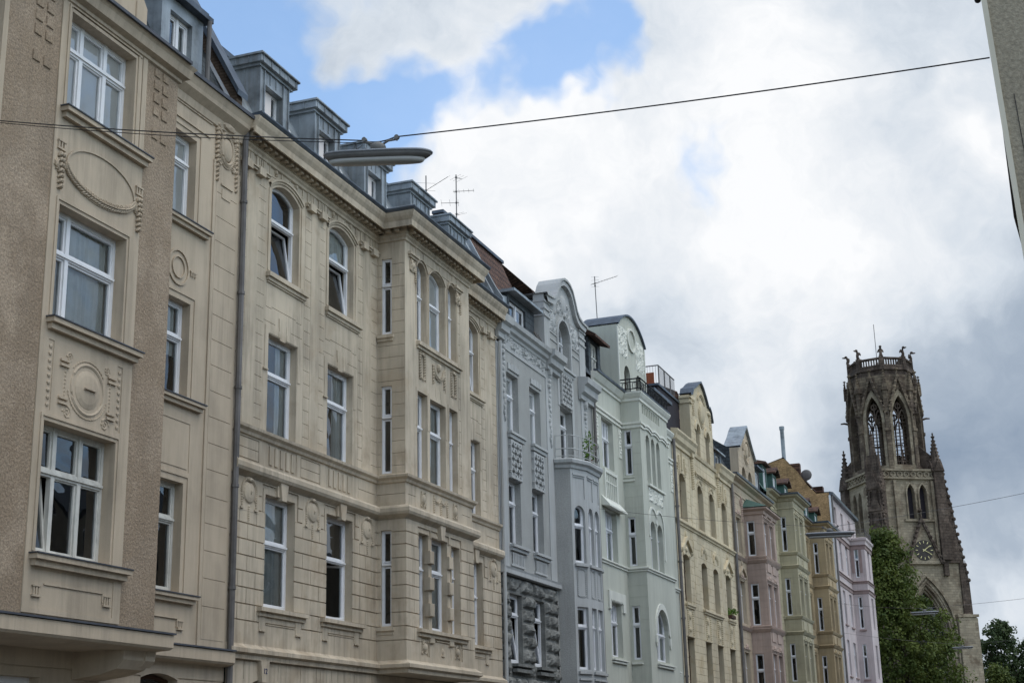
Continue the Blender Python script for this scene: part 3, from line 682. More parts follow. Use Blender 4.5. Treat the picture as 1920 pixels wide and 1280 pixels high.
    for i, (a, b) in enumerate(bays):
        ops += [(a-.07, b+.07, 6.65, 7.2, .0), (a-.035, b+.035, 6.65, 7.12, .018), (a, b, 4.8, (7.07, 7.02, 7.0)[i] if i != 1 else 7.05, None), (a-.07, b+.07, 9.7, 10.68, .012), (a, b, 8.4, (10.6, 10.56, 10.6)[i], None), (a-.06, b+.06, 11.93, 13.86, .018), (a-.02, b+.02, 11.93, 13.86, .0), (a, b, 11.93, 14.06 if i == 1 else 14.04, None)]
        ar.append((a, b, 13.84 if i == 1 else 13.78, 14.06 if i == 1 else 14.04, 'seg', 0.))
    for u in (32.64, 33.82): ops += [(u, u+.2, 4.8, 7.0, -.0)]
    ops += [(32.12, 32.58, 10.92, 11.66, G*.6), (32.95, 33.84, 10.92, 11.66, G*.4), (34.18, 34.58, 10.92, 11.66, G*.6), (33.19, 33.2, 10.6, 10.95, G), (33.5, 33.51, 10.6, 10.95, G)]
    ops += [(32.12, 32.62, 4.14, 4.58, -.0), (34.18, 34.7, 4.14, 4.58, -.0), (32.85, 33.95, 4.14, 4.58, .02)]
    ops += [(31.95, 32.3, 14.1, 14.42, .012), (32.45, 33.2, 14.1, 14.42, .012), (33.5, 34.15, 14.1, 14.42, .012), (34.35, 34.55, 14.1, 14.42, .012), (34.7, 34.9, 14.1, 14.42, .012)]
    ops += [(34.72, 34.73, 8.5, 14.0, G), (34.88, 34.89, 8.5, 14.0, G)]+[(34.73, 34.88, 8.6+.3*k, 8.61+.3*k, G) for k in range(18)]
    ops += [(31.45, 31.9, 7.91, 7.922, G), (31.9, 31.912, 7.66, 8.15, G), (34.85, 35.45, 7.91, 7.922, G)]
    w.relief(fb, BA, BB, 3.9, 14.6, ops, R=-.26, arches=ar)
    # ---- bay cheeks (with a narrow window each)
    side = [(0, .76, 3.97, 7.3, .03)]+[(0, .76, z-.012, z+.012, .0) for z in rows+[7.0]]+[(0, .76, 7.3, 8.4, 0.)]+[(0, .76, 7.91, 7.922, G)]
    side += [(.02, .74, 8.6+.302*k, 8.61+.302*k, G) for k in range(18)]
    for z0, z1 in ((4.8, 7.05), (8.42, 10.6), (11.93, 13.9)): side.append((.12, .4, z0, z1, None))
    w.relief(fs, 0, .76, 3.9, 14.6, side, R=-.2)
    w.rect(Fr(XB, BB, -1, 0), 0, .76, 3.9, 14.6)
    w.build('stucco_wall', M['beige'], H)
    b = MB()
    for k in range(9): zt = ([7.3, 7.0]+rows)[k]; zb = ([7.0]+rows)[k]; b.box(FY(0), BA-.0295, BA, zb+.012, zt-.012, XB-.01, XB+.0295)
    b.box(FY(0), BA-.0295, BA, 3.98, 4.458, XB-.01, XB+.0295); b.build('corner_quoin', M['beige'], H)
    # bossed piers between the bay lights
    b = MB()
    for u in (32.72, 33.935):
        for k in range(8):
            z = rows[k] if k else 6.7
            if k % 2 == 0: b.box(fb, u-.125, u+.125, z-.32, z-.01, -.1, .075, .015)
    # ornaments
    for u in (25.3, 28.0, 30.72): b.box(ff, u-.42, u+.42, 6.62, 7.3, 0, .035, .01); medallion(b, ff, u, 7.0, .66, .56, .035)
    b.box(ff, 38.5, 39.35, 6.62, 7.3, 0, .035, .01); medallion(b, ff, 38.95, 7.0, .66, .56, .035)
    for (a, bb) in cols+[bays[1]]:
        fr = fb if a == 32.8 else ff; m = (a+bb)/2
        b.prism(fr, [(m-.1, 7.02), (m+.1, 7.02), (m+.17, 7.42), (m-.17, 7.42)], 0, .12)
        if fr is ff: b.prism(fr, [(m-.16, 10.5), (m+.07, 10.5), (m+.12, 10.98), (m-.2, 10.98)], 0, .015)
    # arched hoods
    for (a, bb) in cols: 
        cv = arch_curve(a-.12, bb+.12, 13.9, 14.16, 'seg'); b.ring(ff, offcurve(cv, .05), cv, 0, .06); b.ring(ff, offcurve(cv, .0), offcurve(cv, -.05), 0, .03)
    for (a, bb) in bays:
        cv = arch_curve(a-.03, bb+.03, 13.84, 14.1, 'seg'); b.ring(fb, offcurve(cv, .03), cv, 0, .04)
    # little scrolled panels either side of each arch, garlands on the bay
    for m in (26.62, 29.345):
        for s_, u in ((-1, m-.48), (1, m+.45)):
            b.fell(ff, u, 14.27, .05, .06, .045); b.ftube(ff, [(u+s_*.07*k*.4*math.cos(k), 14.27+.035*k*.5*math.sin(k)) for k in range(1, 6)], .012, .01, 5); b.box(ff, u-.18, u-.02, 14.34, 14.36, 0, .03)
    for u in (31.75, 34.72):
        b.box(fb, u-.26, u+.26, 14.02, 14.1, 0, .1); b.box(fb, u-.22, u+.22, 13.96, 14.02, 0, .06); cartouche(b, fb, u, 13.78, .3, .3, .02, .025); drop(b, fb, u+.17, 13.4, 13.7, .03, 4, .02)
    for u in (32.35, 34.38):
        drop(b, fb, u-.14, 10.98, 11.6, .035, 7, 0); drop(b, fb, u+.14, 10.98, 11.6, .035, 7, 0); b.fell(fb, u, 11.6, .1, .05, .05); garland(b, fb, u, 11.02, .14, .07, math.pi, 2*math.pi, .03, 6, 0)
        cartouche(b, fb, u, 7.92, .3, .4, 0, .02); cartouche(b, fb, u+.03, 4.36, .36, .32, 0, .02)
    garland(b, fb, 33.4, 11.5, .34, .3, math.radians(185), math.radians(355), .045, 12, 0); b.fell(fb, 33.4, 11.5, .09, .12, .07); [drop(b, fb, 33.4+s_*.36, 11.05, 11.5, .035, 5, 0) for s_ in (-1, 1)]
    garland(b, fb, 33.2, 8.1, .2, .14, math.pi, 2*math.pi, .035, 8, 0); garland(b, fb, 33.62, 8.1, .2, .14, math.pi, 2*math.pi, .035, 8, 0); [drop(b, fb, u, 7.72, 8.05, .04, 5, 0) for u in (33.0, 33.42, 33.84)]
    b.box(fb, 33.0, 33.9, 4.54, 4.56, 0, .05); b.box(fb, 33.35, 33.55, 4.2, 4.23, 0, .05); b.fell(fb, 33.45, 4.32, .1, .1, .04)
    # impost mouldings under the frieze
    for (a, bb) in ((24.64, 25.8), (27.5, 28.58), (30.25, 31.3), (38.25, 39.5)):
        b.box(ff, a, bb, 13.98, 14.03, 0, .07); b.box(ff, a, bb, 14.03, 14.06, 0, .1)
        for u in (a+.2, a+.75): b.box(ff, u-.12, u+.14, 13.9, 14.08, 0, .12)
    # window sills with the stepped aprons
    for (a, bb) in cols:
        b.box(ff, a-.18, bb+.32, 11.78, 11.88, -.2, .11); b.box(ff, a-.15, bb+.28, 11.7, 11.78, 0, .06); b.box(ff, a-.13, bb+.25, 11.66, 11.7, 0, .03)
        b.box(ff, a-.26, bb+.5, 4.69, 4.77, -.2, .15); b.box(ff, a-.22, bb+.46, 4.6, 4.69, 0, .08)
        for u in (a-.17, bb+.08): b.box(ff, u, u+.24, 4.3, 4.33, 0, .07); b.box(ff, u, u+.24, 4.33, 4.6, 0, .045)
        b.box(ff, a+.1, bb+.06, 4.44, 4.46, .0, .045)
    b.box(fb, 31.98, 34.86, 11.78, 11.88, -.2, .1); b.box(fb, 32.0, 34.82, 11.7, 11.78, 0, .05)
    b.box(fb, 31.88, 35.05, 4.69, 4.77, -.2, .14); b.box(fb, 31.92, 34.98, 4.6, 4.69, 0, .08)
    b.box(fs, .02, .46, 11.82, 11.9, -.1, .08); b.box(fs, .02, .44, 11.74, 11.82, 0, .04); b.box(fs, .0, .48, 4.69, 4.77, -.1, .1); b.box(fs, .02, .46, 4.6, 4.69, 0, .05)
    split_build(b, 'ornament', M['beige'], H, .02)
    # string courses, base course, eaves with dentils
    b = MB()
    b.sweep(path, [(0, 7.3), (.05, 7.34), (.15, 7.4), (.18, 7.46), (.18, 7.55), (.15, 7.6), (.0, 7.64)])
    b.build('string_course', M['beige'], H); b = MB()
    b.sweep(path, [(0, 8.17), (.04, 8.19), (.06, 8.25), (.12, 8.3), (.13, 8.36), (.0, 8.4)])
    b.build('string_course', M['beige'], H); b = MB()
    b.sweep(path, [(-.02, 3.7), (.1, 3.72), (.1, 3.8), (.17, 3.84), (.17, 3.92), (.05, 3.99), (0, 4.05)])
    b.build('base_course', M['beige'], H); b = MB()
    b.sweep(path, [(0, 14.32), (.04, 14.34), (.04, 14.4), (.08, 14.44), (.08, 14.5), (.1, 14.5), (.1, 14.67), (.31, 14.67), (.31, 14.57), (.35, 14.57), (.36, 14.72), (.42, 14.82), (.45, 14.9), (.45, 14.94), (0, 14.98)])
    def dent(fr, a, bb):
        n = int((bb-a)/.235)
        for k in range(n): u = a+(bb-a)*(k+.5)/n; b.box(fr, u-.06, u+.06, 14.52, 14.66, .09, .24)
    dent(ff, U0+.05, BA); dent(fb, BA+.0, BB); dent(ff, BB+.05, U1); dent(fs, .05, .76)
    b.build('eaves_cornice', M['beige'], H)
    gt = MB(); gt.sweep(path, [(.2, 14.96), (.46, 14.94), (.5, 15.0), (.5, 15.03), (.2, 15.0)]); gt.build('gutter', M['zincd'], H)
    # flat zinc cover over the bay
    z = MB(); z.quad((XF-.4, BA-.3, 15.02), (XB+.42, BA-.38, 15.0), (XB+.42, BB+.4, 15.0), (XF-.4, BB+.4, 15.02)); z.quad((XF+.1, BA-.38, 15.0), (XB+.46, BA-.4, 14.96), (XB+.44, BA-.36, 15.1), (XF+.1, BA-.3, 15.14)); z.build('bay_roof', M['zinc'], H)
    # ground storey
    b = MB(); ops = [(U0, U1, .6, 3.7, .03)]
    for zz in (3.22, 2.7, 2.2, 1.7, 1.2): ops.append((U0, U1, zz-.012, zz+.012, 0))
    for u in (25.3, 26.65, 27.6, 28.3, 28.5, 28.75, 29.0, 29.3, 29.6, 29.85, 30.1, 31.0): ops.append((u-.009, u+.009, 3.24, 3.7, 0))
    ops += [(25.2, 26.75, 0, 3.35, None), (28.5, 30.1, .9, 3.0, None), (32.2, 34.6, .9, 2.9, None), (36.9, 38.2, .9, 2.9, None)]
    b.relief(ff, U0, U1, 0, 3.75, ops, R=-.3, arches=[(25.2, 26.75, 2.9, 3.35, 'seg', 0.03)])
    b.prism(ff, [(25.87, 3.3), (26.09, 3.3), (26.15, 3.72), (25.81, 3.72)], 0, .12)
    b.quad((XF, BA, 3.72), (XF, BB, 3.72), (XB, BB, 3.72), (XB, BA, 3.72))
    b.build('ground_floor_wall', M['beige'], H)
    # house number on the keystone
    cu = bpy.data.curves.new('number', 'FONT'); cu.body = '12'; cu.size = .15; cu.extrude = .004; cu.align_x = 'CENTER'
    t = bpy.data.objects.new('tmp', cu); COL.objects.link(t); dg = bpy.context.evaluated_depsgraph_get(); me = bpy.data.meshes.new_from_object(t.evaluated_get(dg)); bpy.data.objects.remove(t)
    me.transform(Matrix(((0, 0, 1, -14.875), (1, 0, 0, 25.98), (0, 1, 0, 3.47), (0, 0, 0, 1)))); me.materials.clear(); me.materials.append(mat('number_blue', srgb(40, 50, 90), .5, .05))
    p = MB(); p.box(ff, 25.88, 26.08, 3.43, 3.61, .1, .123); po = None
    no = bpy.data.objects.new('house_number', me); COL.objects.link(no); no.parent = H; no.location = -H.location
    # windows
    for i, (a, bb) in enumerate(cols):
        window(H, ff, a, bb, 4.8, 7.09, -.17, tr=(6.12,), cur=(1, 0, 3)[i], open_=(0, 2, 0)[i])
        window(H, ff, a, bb, 8.4, 10.54, -.17, tr=(9.72,), cur=(3, 3, 0)[i], open_=0)
        window(H, ff, a, bb, 11.93, 14.05, -.17, tr=(13.2,), arch=('seg', 13.83), cur=(4, 2, 0)[i], open_=(1, 1, 1)[i])
    for i, (a, bb) in enumerate(bays):
        window(H, fb, a, bb, 4.8, (7.07, 7.05, 7.0)[i], -.16, tr=(6.22,), cur=(0, 1, 0)[i], w=.055)
        window(H, fb, a, bb, 8.4, 10.6 if i != 1 else 10.56, -.16, tr=(9.74,), cur=(0, 3, 0)[i], w=.055)
        window(H, fb, a, bb, 11.93, 14.05, -.16, tr=(13.16,), arch=('seg', 13.8), cur=(0, 11, 0)[i], w=.055)
    for k, (z0, z1) in enumerate(((4.8, 7.05), (8.42, 10.6), (11.93, 13.9))): window(H, fs, .12, .4, z0, z1, -.05, tr=(z0+(z1-z0)*.64,), w=.03, cur=0, trw=.07)
    window(H, ff, 25.2, 26.75, 0.02, 3.35, -.25, tr=(2.6,), arch=('seg', 2.9), wm='brownwood', mul=[(25.97, 0, 2.6)])
    for a, bb in ((28.5, 30.1), (32.2, 34.6), (36.9, 38.2)): window(H, ff, a, bb, .9, 2.9, -.2, tr=(2.3,), mul=[((a+bb)/2, .9, 2.9)])
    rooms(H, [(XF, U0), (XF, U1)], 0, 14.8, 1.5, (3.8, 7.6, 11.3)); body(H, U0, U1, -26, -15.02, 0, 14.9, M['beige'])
    # mansard and five zinc dormers
    b = MB(); b.quad((-15.15, U0, 14.98), (-15.15, U1, 14.98), (-16.3, U1, 17.3), (-16.3, U0, 17.3)); b.quad((-16.3, U0, 17.3), (-16.3, U1, 17.3), (-26, U1, 17.9), (-26, U0, 17.9))
    for k in range(38): u = U0+.2+k*.4; b.box(Fr(0, 0, 0, 1), u-.01, u+.01, 14.98, 15.0, -15.15, -15.1)
    b.build('mansard_roof', M['zinc'], H)
    b = MB(); b.box(FY(-16.3), U0, U1-.1, 17.27, 17.4, -.1, .1); b.build('roof_edge', M['zincd'], H)
    fd = FY(-15.4)
    for i, u in enumerate((25.98, 28.58, 31.28, 34.17, 36.88)):
        u1 = u+1.34; d = MB()
        d.relief(fd, u, u1, 14.95, 16.9, [(u+.26, u+1.1, 15.05, 16.55, None)], R=-.22)
        for a in (u, u+.2, u1-.28, u1-.03): d.box(fd, a, a+.03, 14.97, 16.86, 0, .035)
        for a in (u+.26+.23, u+.26+.5): d.box(fd, a-.012, a+.012, 16.62, 16.86, 0, .02)
        for sd in (0, 1):
            uu = u1 if sd else u; pts = [(-15.4, uu, 14.95), (-15.4, uu, 16.9), (-16.6, uu, 16.9), (-16.6, uu, 14.95)]
            d.add(pts if sd == 0 else pts[::-1], [(0, 1, 2, 3)])
            for x in (-15.78, -16.1): d.box(Fr(0, 0, 0, 1), uu-.018, uu+.018, 15.4, 16.88, x-.012, x+.012)
        do = d.build('dormer', M['zinc'], H)
        r = MB(); r.box(fd, u-.06, u1+.14, 16.88, 16.95, -1.2, .05); r.box(fd, u-.12, u1+.22, 16.95, 17.12, -1.35, .13, .01); r.box(fd, u-.16, u1+.26, 17.12, 17.17, -1.4, .18, .01)
        for k in range(5): a = u-.05+k*.38; r.box(fd, a-.012, a+.012, 16.96, 17.12, .12, .145)
        for x in (-15.6, -15.95, -16.3): r.box(Fr(0, 0, 0, 1), u-.14, u-.115, 16.96, 17.12, x-.01, x+.01)
        r.build('dormer_roof', M['zinc'], do)
        window(do, fd, u+.26, u+1.1, 15.05, 16.55, -.17, w=.03, cur=0)
        if i < 3: sh = MB(); sh.rect(fd, u+.28, u+.82, 15.07, 16.52, -.15); sh.build('roller_shutter', M['blind'], do)
    # lead pipes and lightning wires on the mansard
    for u in (25.15, 27.9, 30.6, 33.4): q = MB(); q.tube([(-16.15, u, 17.0), (-15.12, u+.12, 15.05)], .018, 5); q.build('conductor', M['white'], H)
    q = MB(); q.tube([(XF+.12, 24.68, 14.6), (XF+.1, 24.66, 14.4), (XF+.1, 24.66, .2)], .065, 8)
    for zz in range(1, 14, 2): q.tube([(XF+.1, 24.66, zz), (XF+.1, 24.66, zz+.06)], .08, 8)
    q.build('rain_pipe', M['pipe'], H)
    # sloping zinc coping at the far party wall
    q = MB(); pw = Fr(-14.98, 39.45, 1, 0)
    q.prism(pw, [(.1, 14.95), (-.05, 15.55), (-.95, 17.35), (-1.35, 17.3), (-1.35, 14.95)], -.16, .02); q.build('coping', M['zinc'], H)
    return H
houseB()

# ============================================================ HOUSE C: blue-grey house with bow window, curved gable and rock-faced lower storey
def trib(fr, u0, u1, z0, z1, k=0): pass
M['blue'] = mat('blue_grey_roughcast', srgb(160, 160, 157), .92, .08, .6, bump=.012, bscale=26., streak=.12, speck=.12, spscale=45.)
M['bluesm'] = mat('pale_blue_render', srgb(175, 176, 175), .88, .06, .7, bump=.003, bscale=60., streak=.16)
M['rock'] = mat('rock_faced_stone', srgb(128, 128, 124), .9, .25, 1.4, bump=.015, bscale=14., speck=.15, col2=srgb(106, 106, 102), c2=.5)
def lattice(b, fr, u0, u1, z0, z1, n, m, d=.09, t=.035):
    """pierced diamond lattice"""
    b.box(fr, u0, u0+.05, z0, z1, 0, d); b.box(fr, u1-.05, u1, z0, z1, 0, d); b.box(fr, u0+.05, u1-.05, z0, z0+.06, 0, d); b.box(fr, u0+.05, u1-.05, z1-.06, z1, 0, d)
    du = (u1-u0)/n; dz = (z1-z0)/m
    for i in range(n):
        for j in range(m):
            a, c_ = u0+i*du, z0+j*dz; s_ = (i+j) % 2
            p, q = ((a, c_), (a+du, c_+dz)) if s_ else ((a, c_+dz), (a+du, c_))
            L = math.hypot(q[0]-p[0], q[1]-p[1]); nx, nz = -(q[1]-p[1])/L*t, (q[0]-p[0])/L*t
            b.prism(fr, [(p[0]-nx, p[1]-nz), (q[0]-nx, q[1]-nz), (q[0]+nx, q[1]+nz), (p[0]+nx, p[1]+nz)], .001, d-.004, False)
            b.box(fr, a+du/2-.045, a+du/2+.045, c_+dz/2-.045, c_+dz/2+.045, 0, d+.002)
def houseC():
    H = thing('apartment_house', 'blue-grey house with bow window, balcony and curved gable above a dark rock-faced storey', 'house', (-15, 44, 0))
    XF = -15.; ff = FY(XF); U0, UM, U1 = 39.55, 44.15, 49.38
    w = MB(); w1 = [(40.46, 41.5), (42.55, 43.58)]
    ops = []
    for (a, b_) in w1: ops += [(a, b_, 4.48, 6.5, None), (a, b_, 7.95, 9.93, None), (a, b_, 11.36, 13.26, None)]
    w.relief(ff, 40.3, UM, 7.2, 13.95, [o for o in ops if o[2] > 7], R=-.3)
    # right-hand projection strip and gable field
    opsR = [(45.64, 46.96, 11.4, 13.32, None), (45.64, 46.92, 14.75, 16.45, None)]
    w.relief(ff, 44.72, 48.1, 0, 16.6, opsR+[(44.85, 48.1, 0, 11.2, -.36)], R=-.3, arches=[(45.64, 46.92, 15.85, 16.45, 'round', 0.)])
    w.relief(ff, 48.1, 48.7, 0, 14.6, [], R=-.3); w.relief(ff, 48.7, U1, 0, 14.6, [], R=-.3)
    w.build('roughcast_wall', M['blue'], H)
    s_ = MB()
    s_.relief(ff, U0, 40.3, 7.2, 14.0, [], base=.025, edge=-.02); s_.relief(ff, UM, 44.72, 7.2, 14.0, [], base=.025, edge=-.02)
    s_.relief(ff, 40.3, UM, 13.93, 14.1, [], base=.03, edge=0); s_.box(ff, UM+.02, 44.72, 14.0, 16.9, -.35, .03)
    s_.box(ff, 48.0, 48.68, 11.3, 16.9, -.35, .03)
    s_.box(ff, 45.45, 45.64, 13.3, 14.6, -.02, .02); s_.box(ff, 46.96, 47.2, 11.4, 14.6, -.02, .02)
    # scrolled gable: outline with a thick rim
    G = [(44.12, 16.88), (44.5, 16.9), (44.85, 16.94), (45.1, 17.05), (45.3, 17.3), (45.5, 17.62), (45.75, 17.85), (46.1, 17.98), (46.42, 18.0), (46.75, 17.95), (47.05, 17.8), (47.3, 17.5), (47.5, 17.2), (47.75, 17.02), (48.1, 16.93), (48.72, 16.9)]
    inn = [(u+(46.4-u)*.09, z-.24) for u, z in G]
    s_.prism(ff, [(44.15, 16.602)]+inn+[(48.68, 16.602)], -.5, -.0)
    # cut-out for the arched light stays in front: the field below is roughcast
    s_.ring(ff, G, inn, -.62, .14)
    s_.ring(ff, [(u, z+.02) for u, z in G], [(u+(46.4-u)*.03, z-.06) for u, z in G], -.66, .19)
    cv = arch_curve(45.5, 47.06, 15.83, 16.6, 'round'); s_.ring(ff, cv, arch_curve(45.62, 46.94, 15.85, 16.47, 'round'), 0, .05)
    s_.box(ff, 45.5, 45.62, 14.78, 15.83, 0, .05); s_.box(ff, 46.94, 47.06, 14.78, 15.83, 0, .05)
    for z in (16.1, 16.35, 16.6):
        for (a, b_) in ((UM, 44.74), (47.98, 48.7)): s_.box(ff, a, b_, z, z+.06, -.36, .07)
    for z in (15.45, 15.7):
        for (a, b_) in ((44.74, 45.5), (47.06, 47.98)): s_.box(ff, a, b_, z, z+.04, 0, .03)
    split_build(s_, 'smooth_wall', M['bluesm'], H, .03)
    # gable carving
    for (a, b_) in ((44.76, 45.48), (47.08, 47.96)): soft_panel(ff, a, b_, 15.8, 16.55, scroll(.05, 4, 3), .006, .045).build('carved_panel', M['bluesm'], H)
    soft_panel(ff, 45.6, 47.0, 16.62, 17.2, scroll(.06, 4, 7), .006, .045).build('carved_panel', M['bluesm'], H)
    b = MB(); b.fell(ff, 46.3, 17.05, .3, .38, .09, 0, 0, 16, 6); b.fell(ff, 45.1, 16.2, .13, .3, .07, 0, 0, 10, 5); b.fell(ff, 47.55, 16.2, .13, .3, .07, 0, 0, 10, 5)
    lattice(b, ff, 45.7, 46.85, 13.38, 14.52, 6, 7)
    for (a, b_) in w1:
        lattice(b, ff, a+.05, b_-.0, 9.95, 11.12, 5, 6)
        b.box(ff, a-.02, b_+.3, 11.3, 11.38, -.2, .15); b.box(ff, a, b_+.27, 11.18, 11.3, 0, .1)
        b.box(ff, a-.02, b_+.42, 7.86, 7.94, -.2, .14); b.box(ff, a, b_+.38, 7.76, 7.86, 0, .08)
        b.box(ff, a+.02, b_+.14, 7.3, 7.36, 0, .05); fluted(b, ff, a+.1, b_+.08, 7.36, 7.7, 8, .05)
        for k in range(4): u = a+.1+k*.255; b.box(ff, u, u+.235, 13.36, 13.6-.03*abs(k-1.5), 0, .045, .01)
    b.box(ff, 45.6, 47.15, 14.63, 14.72, -.2, .16); b.box(ff, 45.64, 47.1, 14.52, 14.63, 0, .1)
    b.fell(ff, 46.3, 16.66, .1, .16, .12)
    for u in (46.22, 46.38): b.fell(ff, u, 16.62, .04, .06, .14)
    split_build(b, 'ornament', M['bluesm'], H, .02)
    soft_panel(ff, 40.35, UM-.02, 13.97+.08, 14.42, scroll(.06, 3.6, 1), .02, .035).build('frieze', M['bluesm'], H)
    for (a, b_, z0, z1) in ((39.95, 40.35, 11.7, 14.3), (44.28, 44.68, 11.7, 14.2), (48.2, 48.6, 11.6, 13.9)):
        b = MB(); n = 16
        for k in range(n):
            t = k/(n-1); z = z1+(z0-z1)*t; r_ = .13*(1-.75*t); b.fell(ff, (a+b_)/2+.05*math.sin(k*1.7), z, r_, .11, .05+.03*(k < 4), .03, .5*math.sin(k), 7, 4)
        b.fell(ff, (a+b_)/2, z1, .16, .2, .12, .03); b.fell(ff, (a+b_)/2, z1+.2, .2, .07, .1, .03); b.build('carved_pendant', M['bluesm'], H)
    # cornices
    b = MB(); b.sweep([(XF, U0), (XF, U0+.75)], [(.02, 14.1), (.12, 14.14), (.12, 14.3), (.22, 14.36), (.24, 14.55), (.34, 14.62), (.36, 14.85), (0, 14.9)])
    b.sweep([(XF, U0+.75), (XF, UM)], [(.02, 14.4), (.06, 14.42), (.08, 14.5), (.16, 14.55), (.18, 14.66), (.27, 14.72), (.3, 14.85), (0, 14.9)])
    b.sweep([(XF, UM), (XF, 45.45)], [(.02, 14.2), (.12, 14.24), (.12, 14.36), (.24, 14.42), (.26, 14.6), (.38, 14.68), (.4, 14.88), (0, 14.95)])
    b.build('eaves_cornice', M['bluesm'], H); b = MB()
    b.sweep([(XF, 47.75), (XF, U1)], [(.02, 14.0), (.12, 14.04), (.12, 14.2), (.24, 14.28), (.26, 14.5), (.38, 14.58), (.4, 14.78), (0, 14.85)])
    b.build('eaves_cornice', M['bluesm'], H)
    b = MB(); b.sweep([(XF, U0+.02), (XF, 44.84)], [(0, 7.0), (.14, 7.02), (.14, 7.14), (.16, 7.2), (.0, 7.26)]); b.build('string_course', M['bluesm'], H)
    # bow window
    P = [(-15, 44.84), (-14.5, 44.98), (-14.2, 45.74), (-14.18, 47.1), (-14.5, 47.86), (-15, 48.02)]
    b = MB(); wn = []
    for i in range(5):
        (x0, y0), (x1, y1) = P[i], P[i+1]; L = math.hypot(x1-x0, y1-y0); fr = Fr(x0, y0, x1-x0, y1-y0)
        if i in (0, 4): continue
        m_ = .13; lights = [(m_, L-m_)] if i != 2 else [(.1, L/2-.07), (L/2+.07, L-.1)]
        ops = []; ar = []
        for (a, c_) in lights:
            ops += [(a-.02, c_+.02, 10.02, 10.72, -.03), (a-.03, c_+.03, 10.78, 10.84, .03), (a, c_, 7.9, 9.78, None), (a, c_, 4.5, 6.48, None), (a-.0, c_+.0, 6.75, 7.72, -.02)]
            ar.append((a, c_, 9.48, 9.78, 'round', 0.)); wn.append((fr, a, c_))
        b.relief(fr, 0, L, 3.2, 11.1, ops, R=-.24, arches=ar)
    b.build('bow_wall', M['bluesm'], H)
    b = MB()
    for i in (0, 4):
        (x0, y0), (x1, y1) = P[i], P[i+1]; L = math.hypot(x1-x0, y1-y0); b.rect(Fr(x0, y0, x1-x0, y1-y0), 0, L, 3.2, 11.1)
    b.add([(x, y, 3.2) for x, y in P], [tuple(range(6))]); b.build('bow_cheek', M['blue'], H)
    b = MB()
    for (fr, a, c_) in wn:
        b.box(fr, a-.06, c_+.06, 7.78, 7.86, -.1, .07); b.box(fr, a-.06, c_+.06, 4.36, 4.44, -.1, .08); b.box(fr, a-.04, c_+.04, 4.16, 4.22, 0, .06)
        for sx in (a+.07, c_-.07): drop(b, fr, sx, 6.85, 7.55, .03, 8, -.02)
        garland(b, fr, (a+c_)/2, 7.6, (c_-a)*.36, .1, 0, math.pi, .028, 7, -.02); garland(b, fr, (a+c_)/2, 6.85, (c_-a)*.36, .06, math.pi, 2*math.pi, .028, 7, -.02)
    split_build(b, 'ornament', M['bluesm'], H, .02)
    b = MB(); b.sweep(P, [(0, 10.98), (.05, 11.0), (.07, 11.1), (.16, 11.16), (.18, 11.26), (.15, 11.3), (-.3, 11.33)]); b.add([(x, y, 11.31) for x, y in P], [tuple(range(6))]); b.build('balcony_slab', M['bluesm'], H); b = MB(); b.sweep(P, [(0, 3.1), (.08, 3.14), (.1, 3.3), (0, 3.36)]); b.build('bow_base', M['bluesm'], H)
    for i, (fr, a, c_) in enumerate(wn):
        window(H, fr, a, c_, 7.9, 9.78, -.1, tr=(9.12,), arch=('round', 9.48), w=.05, cur=0, trw=.12); window(H, fr, a, c_, 4.5, 6.48, -.1, tr=(5.85,), w=.05, cur=6 if i else 0, trw=.12)
    # balcony railing
    b = MB(); Q = []
    for i in range(21):
        t = i/20*(len(P)-1); k = min(int(t), len(P)-2); f = t-k; x = P[k][0]+(P[k+1][0]-P[k][0])*f; y = P[k][1]+(P[k+1][1]-P[k][1])*f; Q.append((x+.06, y))
    for z, r_ in ((12.1, .016), (11.65, .02), (11.4, .014)): b.tube([(x, y, z) for x, y in Q], r_, 6)
    for x, y in Q[::3]: b.tube([(x, y, 11.32), (x, y, 12.12)], .018, 6)
    b.build('balcony_railing', M['bluesm'], H)
    # windows
    for i, (a, b_) in enumerate(w1):
        window(H, ff, a, b_, 4.48, 6.5, -.2, tr=(5.9,), open_=1, w=.08, trw=.13); window(H, ff, a, b_, 7.95, 9.93, -.2, tr=(9.25,), w=.08, trw=.13, cur=0); window(H, ff, a, b_, 11.36, 13.26, -.2, tr=(12.6,), w=.08, trw=.1, cur=11)
    window(H, ff, 45.64, 46.96, 11.4, 13.32, -.25, tr=(12.75,), w=.08, trw=.14, mul=[(46.3, 11.4, 12.75)]); window(H, ff, 45.64, 46.92, 14.75, 16.45, -.25, tr=(15.75,), w=.07, arch=('round', 15.85), mul=[(46.28, 14.75, 16.3)])
    # rock-faced storey
    b = MB(); rows = [7.0, 6.55, 6.14, 5.73, 5.35, 4.96, 4.53, 4.1, 3.7, 3.3, 2.8, 2.2, 1.6, .8, 0]
